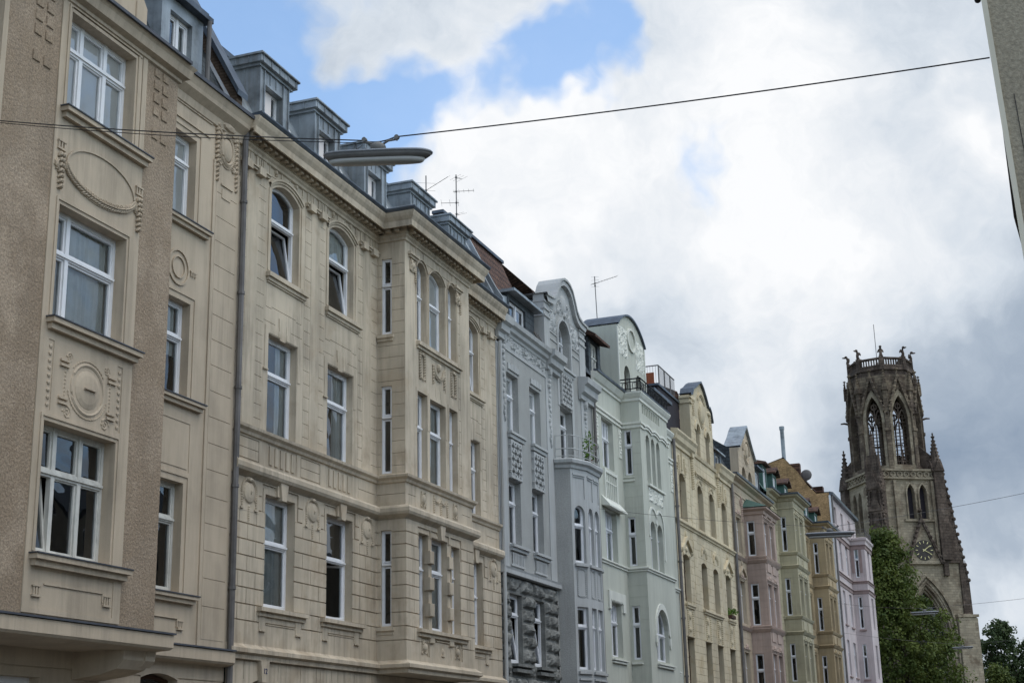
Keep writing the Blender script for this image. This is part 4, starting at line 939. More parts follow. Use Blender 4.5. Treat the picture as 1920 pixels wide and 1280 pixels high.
    for k in range(len(rows)-1):
        zt, zb = rows[k], rows[k+1]
        xs = [U0, 40.46, 41.5, 42.55, 43.58, 44.84]
        segs = [(39.57, 40.44), (41.52, 42.53), (43.6, 44.82)] if 4.3 < (zt+zb)/2 < 6.6 else [(39.57+i*1.05+(0 if k % 2 else -.35)*(i > 0), min(44.82, 39.57+(i+1)*1.05+(0 if k % 2 else -.35))) for i in range(6)]
        for (a, c_) in segs:
            if c_-a < .15: continue
            nu, nz = max(3, int((c_-a)/.075)), max(3, int((zt-zb)/.065)); sd = random.random()*50; vs = []; fs = []
            for j in range(nz+1):
                for i in range(nu+1):
                    u = a+.012+(c_-a-.024)*i/nu; z = zb+.014+(zt-zb-.028)*j/nz
                    e = min(i, nu-i, j, nz-j)
                    d = -.06 if e == 0 else .05+.08*NZ.noise(Vector((u*2.6, z*2.6, sd)))+.07*NZ.noise(Vector((u*7, z*7, sd)))+(0 if e > 1 else -.025)
                    if e: d += random.uniform(-.012, .012)
                    vs.append(ff(u, z, d))
            for j in range(nz):
                for i in range(nu): q = j*(nu+1)+i; fs.append((q, q+1, q+nu+2, q+nu+1))
            b.add(vs, fs)
    ops = [(a, c_, 4.48, 6.5, None) for a, c_ in w1]+[(40.4, 41.6, .9, 2.9, None), (42.6, 43.7, 0, 2.9, None)]
    b.relief(ff, U0, 44.84, 0, 7.05, ops, R=-.3, base=-.05)
    b.build('rock_faced_wall', M['rock'], H)
    b = MB()
    for (a, c_) in w1: b.box(ff, a+.03, c_+.42, 4.38, 4.46, -.2, .16); b.box(ff, a+.06, c_+.4, 4.22, 4.32, -.02, .12)
    split_build(b, 'sill', M['rock'], H)
    rooms(H, [(XF, U0), (XF, U1)], 0, 14.3, 1.5, (3.6, 7.1, 10.8)); body(H, U0, U1, -26, -15.6, 0, 14.8, M['blue'])
    # roof: brown tiles, verge, flat dormer, slate cheek
    b = MB(); b.quad((-15.1, 39.6, 14.9), (-15.1, 44.2, 14.9), (-16.75, 44.9, 18.45), (-16.75, 39.6, 18.45)); b.quad((-15.1, 48.7, 14.9), (-15.1, 49.3, 14.9), (-16.75, 49.3, 18.2), (-16.75, 48.0, 18.45)); b.quad((-16.75, 39.6, 18.45), (-16.75, 49.3, 18.45), (-24, 49.3, 16), (-24, 39.6, 16)); b.build('tiled_roof', M['tile'], H)
    b = MB(); b.box(FY(-16.75), 39.55, 44.95, 18.42, 18.52, -.3, .1); b.build('ridge_capping', M['zincd'], H)
    b = MB()
    for k in range(7): u = 39.85+k*.25; b.box(FY(-15.75+k*.03), u, u+.16, 16.45-k*.07, 16.48-k*.07, -.1, .12)
    b.build('broken_tiles', M['tile'], H)
    fd = FY(-15.22); d = MB(); d.relief(fd, 41.35, 43.85, 14.85, 16.1, [(41.5, 43.0, 15.02, 15.9, None)], R=-.2)
    d.quad((-15.22, 41.35, 14.85), (-15.22, 41.35, 16.1), (-17, 41.35, 16.1), (-17, 41.35, 14.85)); d.quad((-15.22, 43.85, 16.1), (-15.22, 43.85, 14.85), (-17, 43.85, 14.85), (-17, 43.85, 16.1))
    do = d.build('dormer', M['slate'], H); window(do, fd, 41.5, 43.0, 15.02, 15.9, -.08, w=.05, mul=[(42.25, 15, 15.9)])
    d = MB(); d.box(fd, 41.25, 44.0, 16.1, 16.2, -1.8, .28, .01); d.prism(fd, [(39.9, 14.9), (41.34, 14.9), (41.34, 15.95), (40.5, 15.8), (39.9, 15.5)], -.6, -.02); d.build('dormer_roof', M['zinc'], do)
    d = MB(); d.box(FY(0), 44.16, 48.7, 14.9, 16.7, -17.4, -15.36); d.quad((-15.6, 44.2, 16.7), (-15.6, 46.4, 17.7), (-17.5, 46.4, 17.7), (-17.5, 44.2, 16.7)); d.quad((-15.6, 46.4, 17.7), (-15.6, 48.7, 16.7), (-17.5, 48.7, 16.7), (-17.5, 46.4, 17.7)); d.build('gable_roof', M['slate'], H)
    d = MB(); [d.tube([(-15.05, 43.3+k*.2, 15.3), (-14.95, 43.55+k*.2, 15.0), (-14.85, 44.1+k*.06, 14.93)], .03, 6) for k in range(3)]; split_build(d, 'conductor', M['pipe'], H)
    d = MB(); d.tube([(-14.88, 39.66, 14.0), (-14.9, 39.64, .1)], .06, 8); d.build('rain_pipe', M['bluesm'], H)
    d = MB(); d.tube([(-14.9, 49.34, 14.3), (-14.9, 49.34, .1)], .06, 8); d.build('rain_pipe', M['pipe'], H)
    d = MB(); pw = Fr(-15.0, 39.6, 1, 0); d.prism(pw, [(.1, 14.9), (.1, 15.5), (-.15, 15.9), (-1.0, 17.6), (-1.2, 17.5), (-1.2, 14.9)], -.6, -.45); d.build('coping', M['zinc'], H)
    return H
houseC()
# ============================================================ HOUSE D: pale green house
M['green'] = mat('pale_green_stucco', srgb(188, 189, 177), .9, .06, .5, bump=.003, bscale=60., streak=.13)
M['greenw'] = mat('white_green_trim', srgb(214, 214, 204), .85, .05, .7, streak=.15)
def houseD():
    H = thing('apartment_house', 'pale green house with roof balcony, round-topped gable and white wavy bands', 'house', (-15, 55, 0))
    XF, XB = -15., -14.25; ff, fb = FY(XF), FY(XB); U0, BA, BB, U1 = 49.4, 53.17, 57.42, 61.12; fs = Fr(XF, BA, 1, 0)
    wl = [(50.5, 51.98, 12.12, 13.98), (50.5, 51.98, 8.68, 10.54), (50.68, 52.1, 5.26, 7.22)]; wr = [(58.6, 60.0, 12.12, 13.98), (58.6, 60.0, 8.68, 10.54), (58.6, 60.0, 5.26, 7.22)]
    w = MB(); side = [(.1, .4, z0, z1, None) for z0, z1 in ((5.27, 7.24), (8.72, 10.58), (12.2, 13.98))]
    inc = [(.0, .75, 4.2+k*.42, 4.208+k*.42, -.01) for k in range(25)]
    w.relief(ff, U0, BA, 0, 15.1, [(*a, None) for a in wl]+[(50.3, 51.7, 1, 3, None)], R=-.28); w.relief(ff, BB, U1, 0, 15.1, [(*a, None) for a in wr], R=-.28)
    w.relief(fs, 0, .75, 3.6, 15.2, inc+side, R=-.2); w.rect(Fr(XB, BB, -1, 0), 0, .75, 3.6, 15.2); w.quad((XF, BA, 3.6), (XF, BB, 3.6), (XB, BB, 3.6), (XB, BA, 3.6))
    tri = [(53.92, 54.5), (54.72, 55.25), (55.5, 56.05)]; tw = [(53.98, 54.82), (55.0, 55.85)]
    ops = [(a, b, 11.98, 13.93, None) for a, b in tri]+[(a, b, 8.68, 10.55, None) for a, b in tw]+[(54.1, 55.9, 5.24, 7.2, None)]
    ops += [(53.6+k*.27, 53.78+k*.27, 14.68, 15.04, -.05) for k in range(10)]
    w.relief(fb, BA, BB, 3.6, 15.2, ops, R=-.26, arches=[(a, b, 13.63, 13.93, 'round', 0.) for a, b in tri]+[(a, b, 10.14, 10.55, 'round', 0.) for a, b in tw]+[(54.1, 55.9, 6.3, 7.2, 'round', 0.)])
    w.relief(ff, BA, BB, 0, 3.6, [(54, 56, 1, 3, None)], R=-.2)
    # gable block set back a hand's breadth
    gx = -15.02; fg = FY(gx); GA, GBB = 53.2, 57.3
    top = arch_curve(GA, GBB, 18.3, 19.08, 'seg', 20)
    w.relief(fg, GA, GBB, 15.1, 18.3, [(54.05, 54.95, 15.3, 16.9, None), (55.75, 56.65, 15.3, 16.9, None)], R=-.3, arches=[(54.05, 54.95, 16.5, 16.9, 'round', 0.), (55.75, 56.65, 16.5, 16.9, 'round', 0.)])
    w.prism(fg, [(GA, 18.3)]+top[1:-1]+[(GBB, 18.3)], -1.4, 0)
    w.quad((gx, GA, 15.1), (gx, GA, 18.3), (-16.5, GA, 18.3), (-16.5, GA, 15.1)); w.quad((gx, GBB, 18.3), (gx, GBB, 15.1), (-16.5, GBB, 15.1), (-16.5, GBB, 18.3))
    w.build('stucco_wall', M['green'], H)
    b = MB(); b.ring(fg, [(u, z+.07) for u, z in top], [(u, z-.0) for u, z in top], -1.5, .1); b.build('gable_coping', M['zincd'], H)
    b = MB()
    cv = [(55.25+.62*math.cos(t), 18.15+.5*math.sin(t)) for t in [math.pi*2*i/28 for i in range(29)]]
    b.ring(fg, cv, [(55.25+(u-55.25)*.82, 18.15+(z-18.15)*.82) for u, z in cv], 0, .07)
    b.build('gable_medallion', M['greenw'], H)
    soft_panel(fg, 53.35, 54.65, 17.2, 18.4, scroll(.05, 3, 4), .006, .06).build('carved_panel', M['greenw'], H); soft_panel(fg, 55.85, 57.1, 17.1, 18.35, scroll(.05, 3, 9), .006, .06).build('carved_panel', M['greenw'], H)
    for a, c_ in ((GA, GA+.12), (GBB-.12, GBB)): q = MB(); q.box(fg, a, c_, 15.2, 18.25, 0, .04); q.build('corner_strip', M['greenw'], H)
    # wavy band
    path = [(XF, U0+.05), (XF, BA), (XB, BA), (XB, 53.6)]; b = MB(); pr = [(0, 14.02), (.05, 14.03), (.05, 14.1), (.02, 14.12), (.02, 14.16), (.08, 14.18), (.08, 14.26), (0, 14.28)]
    b.sweep(path, pr); pts = [(53.6+i*.08, 14.12+.09*abs(math.sin((i*.08)/1.15*math.pi))) for i in range(46)]
    b.ring(fb, [(u, z+.1) for u, z in pts], pts, 0, .08); b.ring(fb, [(u, z-.03) for u, z in pts], [(u, z-.1) for u, z in pts], 0, .05)
    b.sweep([(XB, 57.25), (XB, BB), (XF, BB), (XF, U1-.05)], pr); b.build('wavy_band', M['greenw'], H)
    b = MB(); P2 = [(XF, U0+.05), (XF, BA), (XB, BA), (XB, BB), (XF, BB), (XF, U1-.02)]
    b.sweep(P2, [(0, 8.5), (.05, 8.51), (.05, 8.55), (.02, 8.56), (.09, 8.6), (.09, 8.65), (0, 8.67)]); b.build('string_course', M['greenw'], H)
    b = MB(); b.sweep([(XF, U0), (XF, BA)], [(0, 15.05), (.06, 15.07), (.06, 15.16), (.12, 15.2), (.22, 15.36), (.24, 15.42), (0, 15.46)]); b.sweep([(XF, BA), (XB, BA), (XB, BB), (XF, BB), (XF, U1)], [(0, 15.08), (.05, 15.1), (.05, 15.2), (.1, 15.26), (.16, 15.38), (.16, 15.44), (-.7, 15.47)]); b.build('eaves_cornice', M['greenw'], H)
    b = MB(); b.sweep([(XF, U0), (XF, BA)], [(.1, 15.45), (.28, 15.42), (.3, 15.5), (.1, 15.53)]); b.sweep([(XB, BA), (XB, BB)], [(-.7, 15.475), (.18, 15.44), (.18, 15.48), (-.7, 15.5)]); b.build('flashing', M['zincd'], H)
    b = MB()
    # lattice apron, little tiled hood, toothed hood, arched hood moulds
    b.box(ff, 50.48, 50.6, 10.72, 12.05, 0, .07); b.box(ff, 52.0, 52.12, 10.72, 12.05, 0, .07); b.box(ff, 50.6, 52.0, 11.9, 12.0, 0, .07); b.box(ff, 50.6, 52.0, 10.75, 10.82, 0, .07)
    for k in range(1, 6): b.box(ff, 50.6+k*.235-.025, 50.6+k*.235+.025, 10.82, 11.9, 0, .05)
    b.box(ff, 50.6, 52.0, 11.55, 11.6, 0, .045)
    b.prism(Fr(XF, 50.1, 1, 0), [(0, 10.98), (.3, 10.62), (.3, 10.56), (0, 10.6)], -2.35, 0)
    b.box(ff, 50.42, 52.55, 7.28, 7.58, 0, .06); b.box(ff, 50.42, 50.66, 6.92, 7.28, 0, .06); b.box(ff, 52.22, 52.55, 6.9, 7.28, 0, .06)
    for k in range(9): b.prism(ff, [(50.7+k*.17, 7.28), (50.78+k*.17, 7.19), (50.86+k*.17, 7.28)], 0, .06)
    for (a, c_, z, fr) in ((50.64, 52.5, 5.18, ff), (54.0, 56.5, 5.16, fb), (58.5, 60.4, 5.18, ff)): b.box(fr, a, c_, z-.05, z, -.15, .12); b.box(fr, a+.03, c_-.05, z-.14, z-.08, 0, .08)
    b.box(fb, 53.92, 56.35, 11.88, 11.96, -.1, .1); b.box(fs, .02, .44, 5.1, 5.17, -.1, .08); b.box(fs, .0, .45, 11.95, 12.02, -.1, .06); b.box(fs, .0, .45, 12.1, 12.14, -.1, .04)
    o = arch_curve(53.9, 56.1, 6.2, 7.45, 'round', 20); i_ = arch_curve(54.08, 55.92, 6.3, 7.22, 'round', 20); b.ring(fb, o, i_, 0, .05)
    for u in (53.86, 55.9): b.box(fb, u, u+.24, 5.92, 6.2, 0, .07); b.prism(fb, [(u+.02, 5.92), (u+.12, 5.75), (u+.22, 5.92)], 0, .06)
    for m in (54.4, 55.42): b.ring(fb, arch_curve(m-.62, m+.62, 10.5, 11.12, 'round', 16), arch_curve(m-.52, m+.52, 10.48, 11.02, 'round', 16), 0, .04)
    b.box(fb, 53.76, 53.86, 9.9, 10.5, 0, .04); b.box(fb, 55.96, 56.08, 9.2, 10.5, 0, .04)
    split_build(b, 'ornament', M['greenw'], H, .02)
    soft_panel(fb, 54.0, 56.1, 11.3, 11.85, scroll(.05, 3.4, 2), .006, .045).build('carved_panel', M['greenw'], H)
    for u in (49.62, 52.65, 57.75, 60.6):
        q = MB(); q.box(ff, u, u+.36, 12.8, 13.95, 0, .03); [q.fell(ff, u+.18+.08*math.sin(k*2), 13.0+k*.12, .1, .06, .04, .03, 0, 7, 4) for k in range(8)]; q.build('carved_strip', M['greenw'], H)
    for k, (a, c_, z0, z1) in enumerate(wl+wr):
        t = z0+(z1-z0)*.63; window(H, ff, a, c_, z0, z1, -.2, tr=(t,), mul=[((a+c_)/2, z0, t)]+[(a+(c_-a)*q/4, t, z1) for q in (1, 2, 3)], w=.06, trw=.12, cur=3 if k % 2 else 0)
    for i, (a, c_) in enumerate(tri): window(H, fb, a, c_, 11.98, 13.93, -.2, tr=(13.2,), arch=('round', 13.63), w=.05)
    for a, c_ in tw: window(H, fb, a, c_, 8.68, 10.55, -.2, tr=(9.95,), arch=('round', 10.14), w=.05)
    window(H, fb, 54.1, 55.9, 5.24, 7.2, -.16, tr=(6.25,), mul=[(55.0, 5.24, 7.1)], arch=('round', 6.3), w=.07, trw=.12, cur=1)
    for z0, z1 in ((5.27, 7.24), (8.72, 10.58), (12.2, 13.98)): window(H, fs, .1, .4, z0, z1, -.05, tr=(z0+(z1-z0)*.64,), w=.035, trw=.1)
    for a in (54.05, 55.75): window(H, fg, a, a+.9, 15.5, 16.9, -.2, tr=(16.3,), arch=('round', 16.5), w=.06, wm='brownwood')
    window(H, ff, 50.3, 51.7, 1, 3, -.2, tr=(2.4,))
    # roof balcony railing
    q = MB(); R_ = [(XF-.0, BA+.06), (XB+.08, BA+.06), (XB+.08, BB-.1)]
    for z, r_ in ((16.0, .03), (15.88, .015), (15.6, .02)):
        q.tube([(x, y, z) for x, y in R_], r_, 5)
    for (x0, y0), (x1, y1) in zip(R_[:-1], R_[1:]):
        L = math.hypot(x1-x0, y1-y0); n = max(2, int(L/.7))
        for i in range(n+1):
            x, y = x0+(x1-x0)*i/n, y0+(y1-y0)*i/n; q.tube([(x, y, 15.45), (x, y, 16.02)], .022, 5)
            if i < n:
                for j in range(1, 4): xx, yy = x0+(x1-x0)*(i+j/4)/n, y0+(y1-y0)*(i+j/4)/n; q.tube([(xx, yy, 15.6), (xx, yy, 15.88)], .011, 4); 
                cx_, cy_ = x0+(x1-x0)*(i+.5)/n, y0+(y1-y0)*(i+.5)/n; q.tube([(cx_+(x1-x0)/L*.12*math.cos(a), cy_+(y1-y0)/L*.12*math.cos(a), 15.74+.12*math.sin(a)) for a in [math.pi*k/6 for k in range(13)]], .012, 4)
    q.build('balcony_railing', M['black'], H)
    rooms(H, [(XF, U0), (XF, U1)], 0, 14.9, 1.4, (4.4, 8, 11.6)); body(H, U0, U1, -26, -15.6, 0, 15.3, M['green'])
    # roofs, slate dormer
    b = MB(); b.quad((-15.15, U0, 15.4), (-15.15, BA, 15.4), (-16.5, BA, 18.1), (-16.5, U0, 18.1)); b.quad((-15.15, BB-.1, 15.4), (-15.15, U1, 15.4), (-16.5, U1, 18.1), (-16.5, BB-.1, 18.1)); b.quad((-16.5, U0, 18.1), (-16.5, U1, 18.1), (-25, U1, 18.2), (-25, U0, 18.2)); b.build('slate_roof', M['slate'], H)
    b = MB(); b.box(FY(-16.4), U0-.1, BA, 18.0, 18.12, -.5, .25); b.build('roof_edge', M['zincd'], H)
    fd = FY(-15.25); d = MB(); d.relief(fd, 50.05, 51.55, 15.45, 17.0, [(50.35, 51.2, 15.6, 16.85, None)], R=-.2)
    d.quad((-15.25, 50.05, 15.45), (-15.25, 50.05, 17.0), (-16.6, 50.05, 17.4), (-16.6, 50.05, 15.45)); d.quad((-15.25, 51.55, 17.0), (-15.25, 51.55, 15.45), (-16.6, 51.55, 15.45), (-16.6, 51.55, 17.4))
    do = d.build('dormer', M['slate'], H); window(do, fd, 50.35, 51.2, 15.6, 16.85, -.08, tr=(16.3,), mul=[(50.77, 15.6, 16.8)], wm='whiteold')
    d = MB(); d.prism(Fr(-15.25, 49.85, 1, 0), [(.35, 16.9), (.35, 17.0), (-.2, 17.35), (-1.4, 17.75), (-1.4, 17.5)], -1.9, 0); d.build('dormer_roof', M['tile'], do)
    d = MB(); d.relief(FY(-15.35), 58.3, 60.9, 15.45, 16.7, [(58.6, 59.6, 15.6, 16.5, None)], R=-.2); d.quad((-15.35, 58.3, 15.45), (-15.35, 58.3, 16.7), (-17, 58.3, 16.7), (-17, 58.3, 15.45)); d2 = d.build('dormer', M['slate'], H)
    window(d2, FY(-15.35), 58.6, 59.6, 15.6, 16.5, -.08, mul=[(59.1, 15.6, 16.5)]); d = MB(); d.box(FY(-15.35), 58.1, 61.1, 16.7, 16.85, -1.7, .5); d.build('dormer_roof', M['zincd'], d2)
    d = MB(); d.tube([(-14.88, 61.1, 15.2), (-14.88, 61.1, .1)], .07, 8); [d.tube([(-14.88, 61.1, z), (-14.88, 61.1, z+.07)], .1, 8) for z in (5, 7.4, 9.8, 12.2)]; d.build('rain_pipe', M['pipe'], H)
    return H
houseD()

# ============================================================ HOUSES E-I
M['cream'] = mat('cream_yellow_stucco', srgb(202, 188, 160), .9, .14, .5, bump=.003, bscale=50., streak=.18, col2=srgb(188, 170, 138), c2=.6)
M['pinkb'] = mat('pinkish_brown_stucco', srgb(178, 157, 145), .9, .14, .5, bump=.003, bscale=50., streak=.18)
M['pinkl'] = mat('greige_stucco', srgb(184, 168, 146), .9, .14, .5, bump=.003, bscale=50., streak=.18)
M['olive'] = mat('olive_yellow_stucco', srgb(176, 168, 142), .9, .14, .5, bump=.003, bscale=50., streak=.2)
M['tan'] = mat('tan_stucco', srgb(170, 151, 120), .9, .14, .5, bump=.003, bscale=50., streak=.25)
M['lilac'] = mat('pale_lilac_stucco', srgb(192, 179, 178), .9, .14, .5, bump=.003, bscale=50., streak=.12)
M['lilacd'] = mat('mauve_trim', srgb(154, 134, 130), .9, .1, .8, streak=.2)
M['ybrick'] = mat('yellow_brick', srgb(188, 152, 110), .92, .22, 1.2, bump=.012, bscale=16., speck=.2, spscale=9., brick=(.25, .08, .01, 'xy', (.62, .6, .56)))
M['darkwall'] = mat('dark_panel', srgb(46, 42, 48), .85, .15, 1.2)
M['bal'] = mat('reed_screen', srgb(146, 84, 58), .9, .2, 6.)
def ashlar(u0, u1, z0, z1, dz=.31, G=-.03, stag=.62, seed=0):
    ops = []; k = 0; z = z0
    while z < z1:
        ops.append((u0, u1, z, z+.012, G))
        u = u0+(stag*.5 if k % 2 else 0)+.2
        while u < u1: ops.append((u, u+.01, z, min(z+dz, z1), G)); u += stag
        z += dz; k += 1
    return ops
def pediment(b, fr, m, w, z0, z1):
    for s_ in (-1, 1):
        p = [(m+s_*w/2, z0), (m+s_*w/2, z0+.1), (m, z1), (m, z1-.14)]; b.prism(fr, p if s_ < 0 else p[::-1], 0, .12)
    for s_ in (-1, 1): b.fell(fr, m+s_*w*.46, z0+.02, .1, .12, .1, .02); b.fell(fr, m+s_*w*.3, z0-.12, .06, .1, .06)
    b.fell(fr, m, z1+.12, .1, .18, .08); b.fell(fr, m, z0+.12, .18, .14, .08)
def houseE():
    H = thing('apartment_house', 'cream yellow house with dark narrow windows, ornate gable and rooftop terrace', 'house', (-15, 67, 0))
    XF = -15.; ff = FY(XF); U0, U1 = 61.15, 73.15; cols = [(62.15, 63.35), (65.6, 66.72), (68.02, 69.12), (70.7, 71.85)]
    w = MB(); ops = ashlar(U0, U1, .6, 14.9); ar = []
    for i, (a, b_) in enumerate(cols):
        ops += [(a-.06, b_+.06, 11.8, 14.0, .02), (a-.14, b_+.14, 6.75, 8.18, .012), (a, b_, 4.4, 6.76, None), (a, b_, 8.26, 10.36, None), (a, b_, 11.86, 13.96, None), (a, b_, 1, 3.2, None)]
        ar += [(a, b_, 13.7, 13.96, 'seg', .0), (a, b_, 10.2, 10.36, 'seg', 0.)]
    ops = ops+[(61.15, 61.5, 0, 14.9, .0), (64.2, 64.95, 8.5, 15.0, .012), (69.7, 70.2, 8.5, 15, .012)]+[(64.2, 64.95, z, z+.012, -.01) for z in [8.8+.4*k for k in range(15)]]
    ops += [o for o in [(a, b_, z0, z1, None) for a, b_ in cols for z0, z1 in ((4.4, 6.76), (8.26, 10.36), (11.86, 13.96), (1, 3.2))]]
    w.relief(ff, U0, U1, 0, 15.2, ops, R=-.3, arches=ar)
    # gable
    GA, GB = 65.1, 69.75
    g_ = MB(); gops = ashlar(GA, GB, 15.5, 17.6)+[(66.05, 66.85, 15.45, 16.95, None), (68.05, 68.85, 15.45, 16.95, None)]
    g_.relief(ff, GA, GB, 15.2, 17.6, gops, R=-.3, arches=[(66.05, 66.85, 16.6, 16.95, 'round', 0.), (68.05, 68.85, 16.6, 16.95, 'round', 0.)])
    out = [(GA, 17.6), (GA, 18.15), (65.5, 18.2), (65.75, 18.55), (66.3, 18.75), (66.9, 19.05), (67.45, 19.25), (68.0, 19.05), (68.5, 18.7), (68.95, 18.3), (69.2, 18.35), (69.5, 18.15), (69.72, 17.7), (GB, 17.6)]
    g_.prism(ff, out, -.5, 0); g_.quad((XF, GA, 15.2), (XF, GA, 17.6), (-15.5, GA, 17.6), (-15.5, GA, 15.2)); g_.quad((XF, GB, 17.6), (XF, GB, 15.2), (-15.5, GB, 15.2), (-15.5, GB, 17.6))
    g_.build('gable', M['cream'], H)
    w.build('stucco_wall', M['cream'], H)
    b = MB()
    for za in (17.75, 18.0): b.box(ff, GA-.06, 65.45, za, za+.07, -.48, .08)
    b.build('gable_moulding', M['cream'], H); b = MB()
    b.ring(ff, [(u, z+.08) for u, z in out[1:-1]], [(u, z) for u, z in out[1:-1]], -.55, .12); b.build('gable_coping', M['zincd'], H)
    b = MB(); b.fell(ff, 67.45, 17.75, .42, .6, .14, 0, 0, 14, 8); garland(b, ff, 67.45, 17.8, .55, .75, math.radians(180), math.radians(360), .07, 16, 0); garland(b, ff, 67.45, 18.1, .7, .55, math.radians(20), math.radians(160), .08, 12, 0)
    for s_ in (-1, 1): b.fell(ff, 67.45+s_*1.6, 18.05, .3, .14, .1); drop(b, ff, 67.45+s_*1.75, 17.3, 18, .08, 6, 0)
    for u in (66.45, 68.45): b.ring(ff, arch_curve(u-.58, u+.58, 16.65, 17.2, 'round'), arch_curve(u-.42, u+.42, 16.6, 17.0, 'round'), 0, .06)
    b.build('gable_ornament', M['cream'], H)
    b = MB()
    for i in (0, 3): pediment(b, ff, (cols[i][0]+cols[i][1])/2, 1.9, 10.45, 11.15)
    for i in (1, 2): m = (cols[i][0]+cols[i][1])/2; garland(b, ff, m, 10.5, .5, .5, .3, 2.8, .07, 9, 0); b.fell(ff, m, 11.0, .12, .22, .09); [b.fell(ff, m+s_*.3, 10.9, .14, .08, .06, 0, s_) for s_ in (-1, 1)]
    for i, (a, b_) in enumerate(cols):
        m = (a+b_)/2
        if i in (0, 3): b.prism(ff, [(m-.1, 14.1), (m+.1, 14.1), (m, 14.95)], 0, .06); [drop(b, ff, m+s_*.5, 13.9, 14.7, .06, 7, 0) for s_ in (-1, 1)]; [b.box(ff, m+s_*.75-.12, m+s_*.75+.12, z, z+.04, 0, .05) for s_ in (-1, 1) for z in (14.05, 14.15, 14.3)]
        else: garland(b, ff, m, 14.0, .4, .2, .3, 2.8, .05, 8, 0)
        if i in (0, 3): b.box(ff, a-.1, b_+.35, 8.1, 8.2, -.2, .13); b.box(ff, a-.05, b_+.3, 8.0, 8.1, 0, .08)
        drop(b, ff, a+.15, 6.9, 7.9, .07, 8, 0); drop(b, ff, b_-.15, 6.9, 7.9, .07, 8, 0); b.fell(ff, m, 7.7, .25, .2, .08); b.fell(ff, m, 7.1, .3, .12, .06)
        b.box(ff, a-.04, b_+.1, 6.77, 6.82, 0, .06)
    b.box(ff, 65.4, 69.5, 8.1, 8.2, -.2, .14); b.box(ff, 65.45, 69.4, 8.0, 8.1, 0, .08)
    b.box(ff, 65.3, 69.6, 14.42, 14.5, 0, .09); [b.box(ff, 65.4+k*.28, 65.5+k*.28, 14.32, 14.42, 0, .06) for k in range(15)]
    for u in (64.6, 69.95): drop(b, ff, u, 13.6, 15.2, .1, 11, .02); b.box(ff, u-.22, u+.22, 15.0, 15.2, 0, .16)
    split_build(b, 'ornament', M['cream'], H, .02)
    b = MB(); b.sweep([(XF, U0), (XF, 64.9)], [(0, 15.0), (.08, 15.03), (.08, 15.18), (.2, 15.3), (.24, 15.5), (.32, 15.62), (.32, 15.7), (0, 15.75)]); b.build('eaves_cornice', M['cream'], H)
    b = MB(); b.sweep([(XF, 65.0), (XF, 69.95)], [(0, 15.2), (.06, 15.22), (.1, 15.36), (.0, 15.4)]); b.build('eaves_cornice', M['cream'], H)
    b = MB(); b.sweep([(XF, 69.95), (XF, U1)], [(0, 15.0), (.08, 15.03), (.08, 15.18), (.2, 15.3), (.24, 15.5), (.32, 15.62), (.32, 15.7), (0, 15.75)]); b.build('eaves_cornice', M['cream'], H)
    b = MB(); b.sweep([(XF, U0), (XF, U1)], [(0, 11.52), (.06, 11.54), (.06, 11.6), (.14, 11.66), (.14, 11.72), (0, 11.76)]); b.build('string_course', M['cream'], H)
    for i, (a, b_) in enumerate(cols):
        for z0, z1, t, arx in ((4.4, 6.76, 6.0, None), (8.26, 10.36, 9.7, ('seg', 10.2)), (11.86, 13.96, 13.3, ('seg', 13.7)), (1, 3.2, 2.5, None)):
            window(H, ff, a, b_, z0, z1, -.24, tr=(t,), mul=[((a+b_)/2, z0, t)], wm='brownwood', arch=arx, cur=0)
    for a in (66.05, 68.05): window(H, ff, a, a+.8, 15.45, 16.95, -.2, arch=('round', 16.6), wm='brownwood', w=.05)
    rooms(H, [(XF, U0), (XF, U1)], 0, 14.9, 1.4, (3.8, 7.6, 11.4)); body(H, U0, U1, -26, -15.6, 0, 15.4, M['cream'])
    # roofs: dark terrace block, tiled slope, blue-grey dormer
    b = MB(); b.box(FY(0), 61.3, 65.08, 15.4, 17.75, -25, -15.52); b.build('terrace_wall', M['darkwall'], H)
    b = MB(); b.box(FY(0), 61.2, 65.09, 17.75, 17.85, -25, -15.45); b.build('terrace_edge', M['zincd'], H)
    b = MB(); b.quad((-15.2, GB, 15.7), (-15.2, U1, 15.7), (-17.2, U1, 19.2), (-17.2, GB-1, 19.2)); b.quad((-15.3, GA, 15.7), (-15.3, GB, 15.7), (-17.2, GB, 19.2), (-17.2, GA, 19.2)); b.quad((-17.2, GA, 19.2), (-17.2, U1, 19.2), (-24, U1, 16), (-24, GA, 16)); b.quad((-15.3, GA+.2, 17.6), (-17.2, GA+.2, 17.6), (-17.2, GA, 19.2), (-15.6, GA+.2, 18.4)); b.build('tiled_roof', M['tile'], H)
    b = MB(); b.box(FY(-17.2), 68, U1+.3, 19.18, 19.28, -.2, .12); b.build('ridge_capping', M['zincd'], H)
    d = MB(); fd = FY(-15.25); d.relief(fd, 71.0, 72.6, 15.7, 16.6, [(71.3, 72.3, 15.85, 16.5, None)], R=-.2); d.quad((-15.25, 71, 15.7), (-15.25, 71, 16.6), (-16.2, 71, 16.6), (-15.5, 71, 15.7)); do = d.build('dormer', M['zincd'], H)
    window(do, fd, 71.3, 72.3, 15.85, 16.5, -.08, w=.05); d = MB(); d.prism(Fr(-15.25, 70.8, 1, 0), [(.2, 16.58), (.2, 16.66), (-.6, 17.4), (-1.2, 17.5), (-1.2, 17.3)], -2.0, 0); d.build('dormer_roof', M['zinc'], do)
    # terrace furniture
    q = MB(); R_ = [(-17.6, 62.1), (-15.65, 62.1), (-15.65, 65.0)]
    for z in (18.9, 17.98): q.tube([(x, y, z) for x, y in R_], .03, 5)
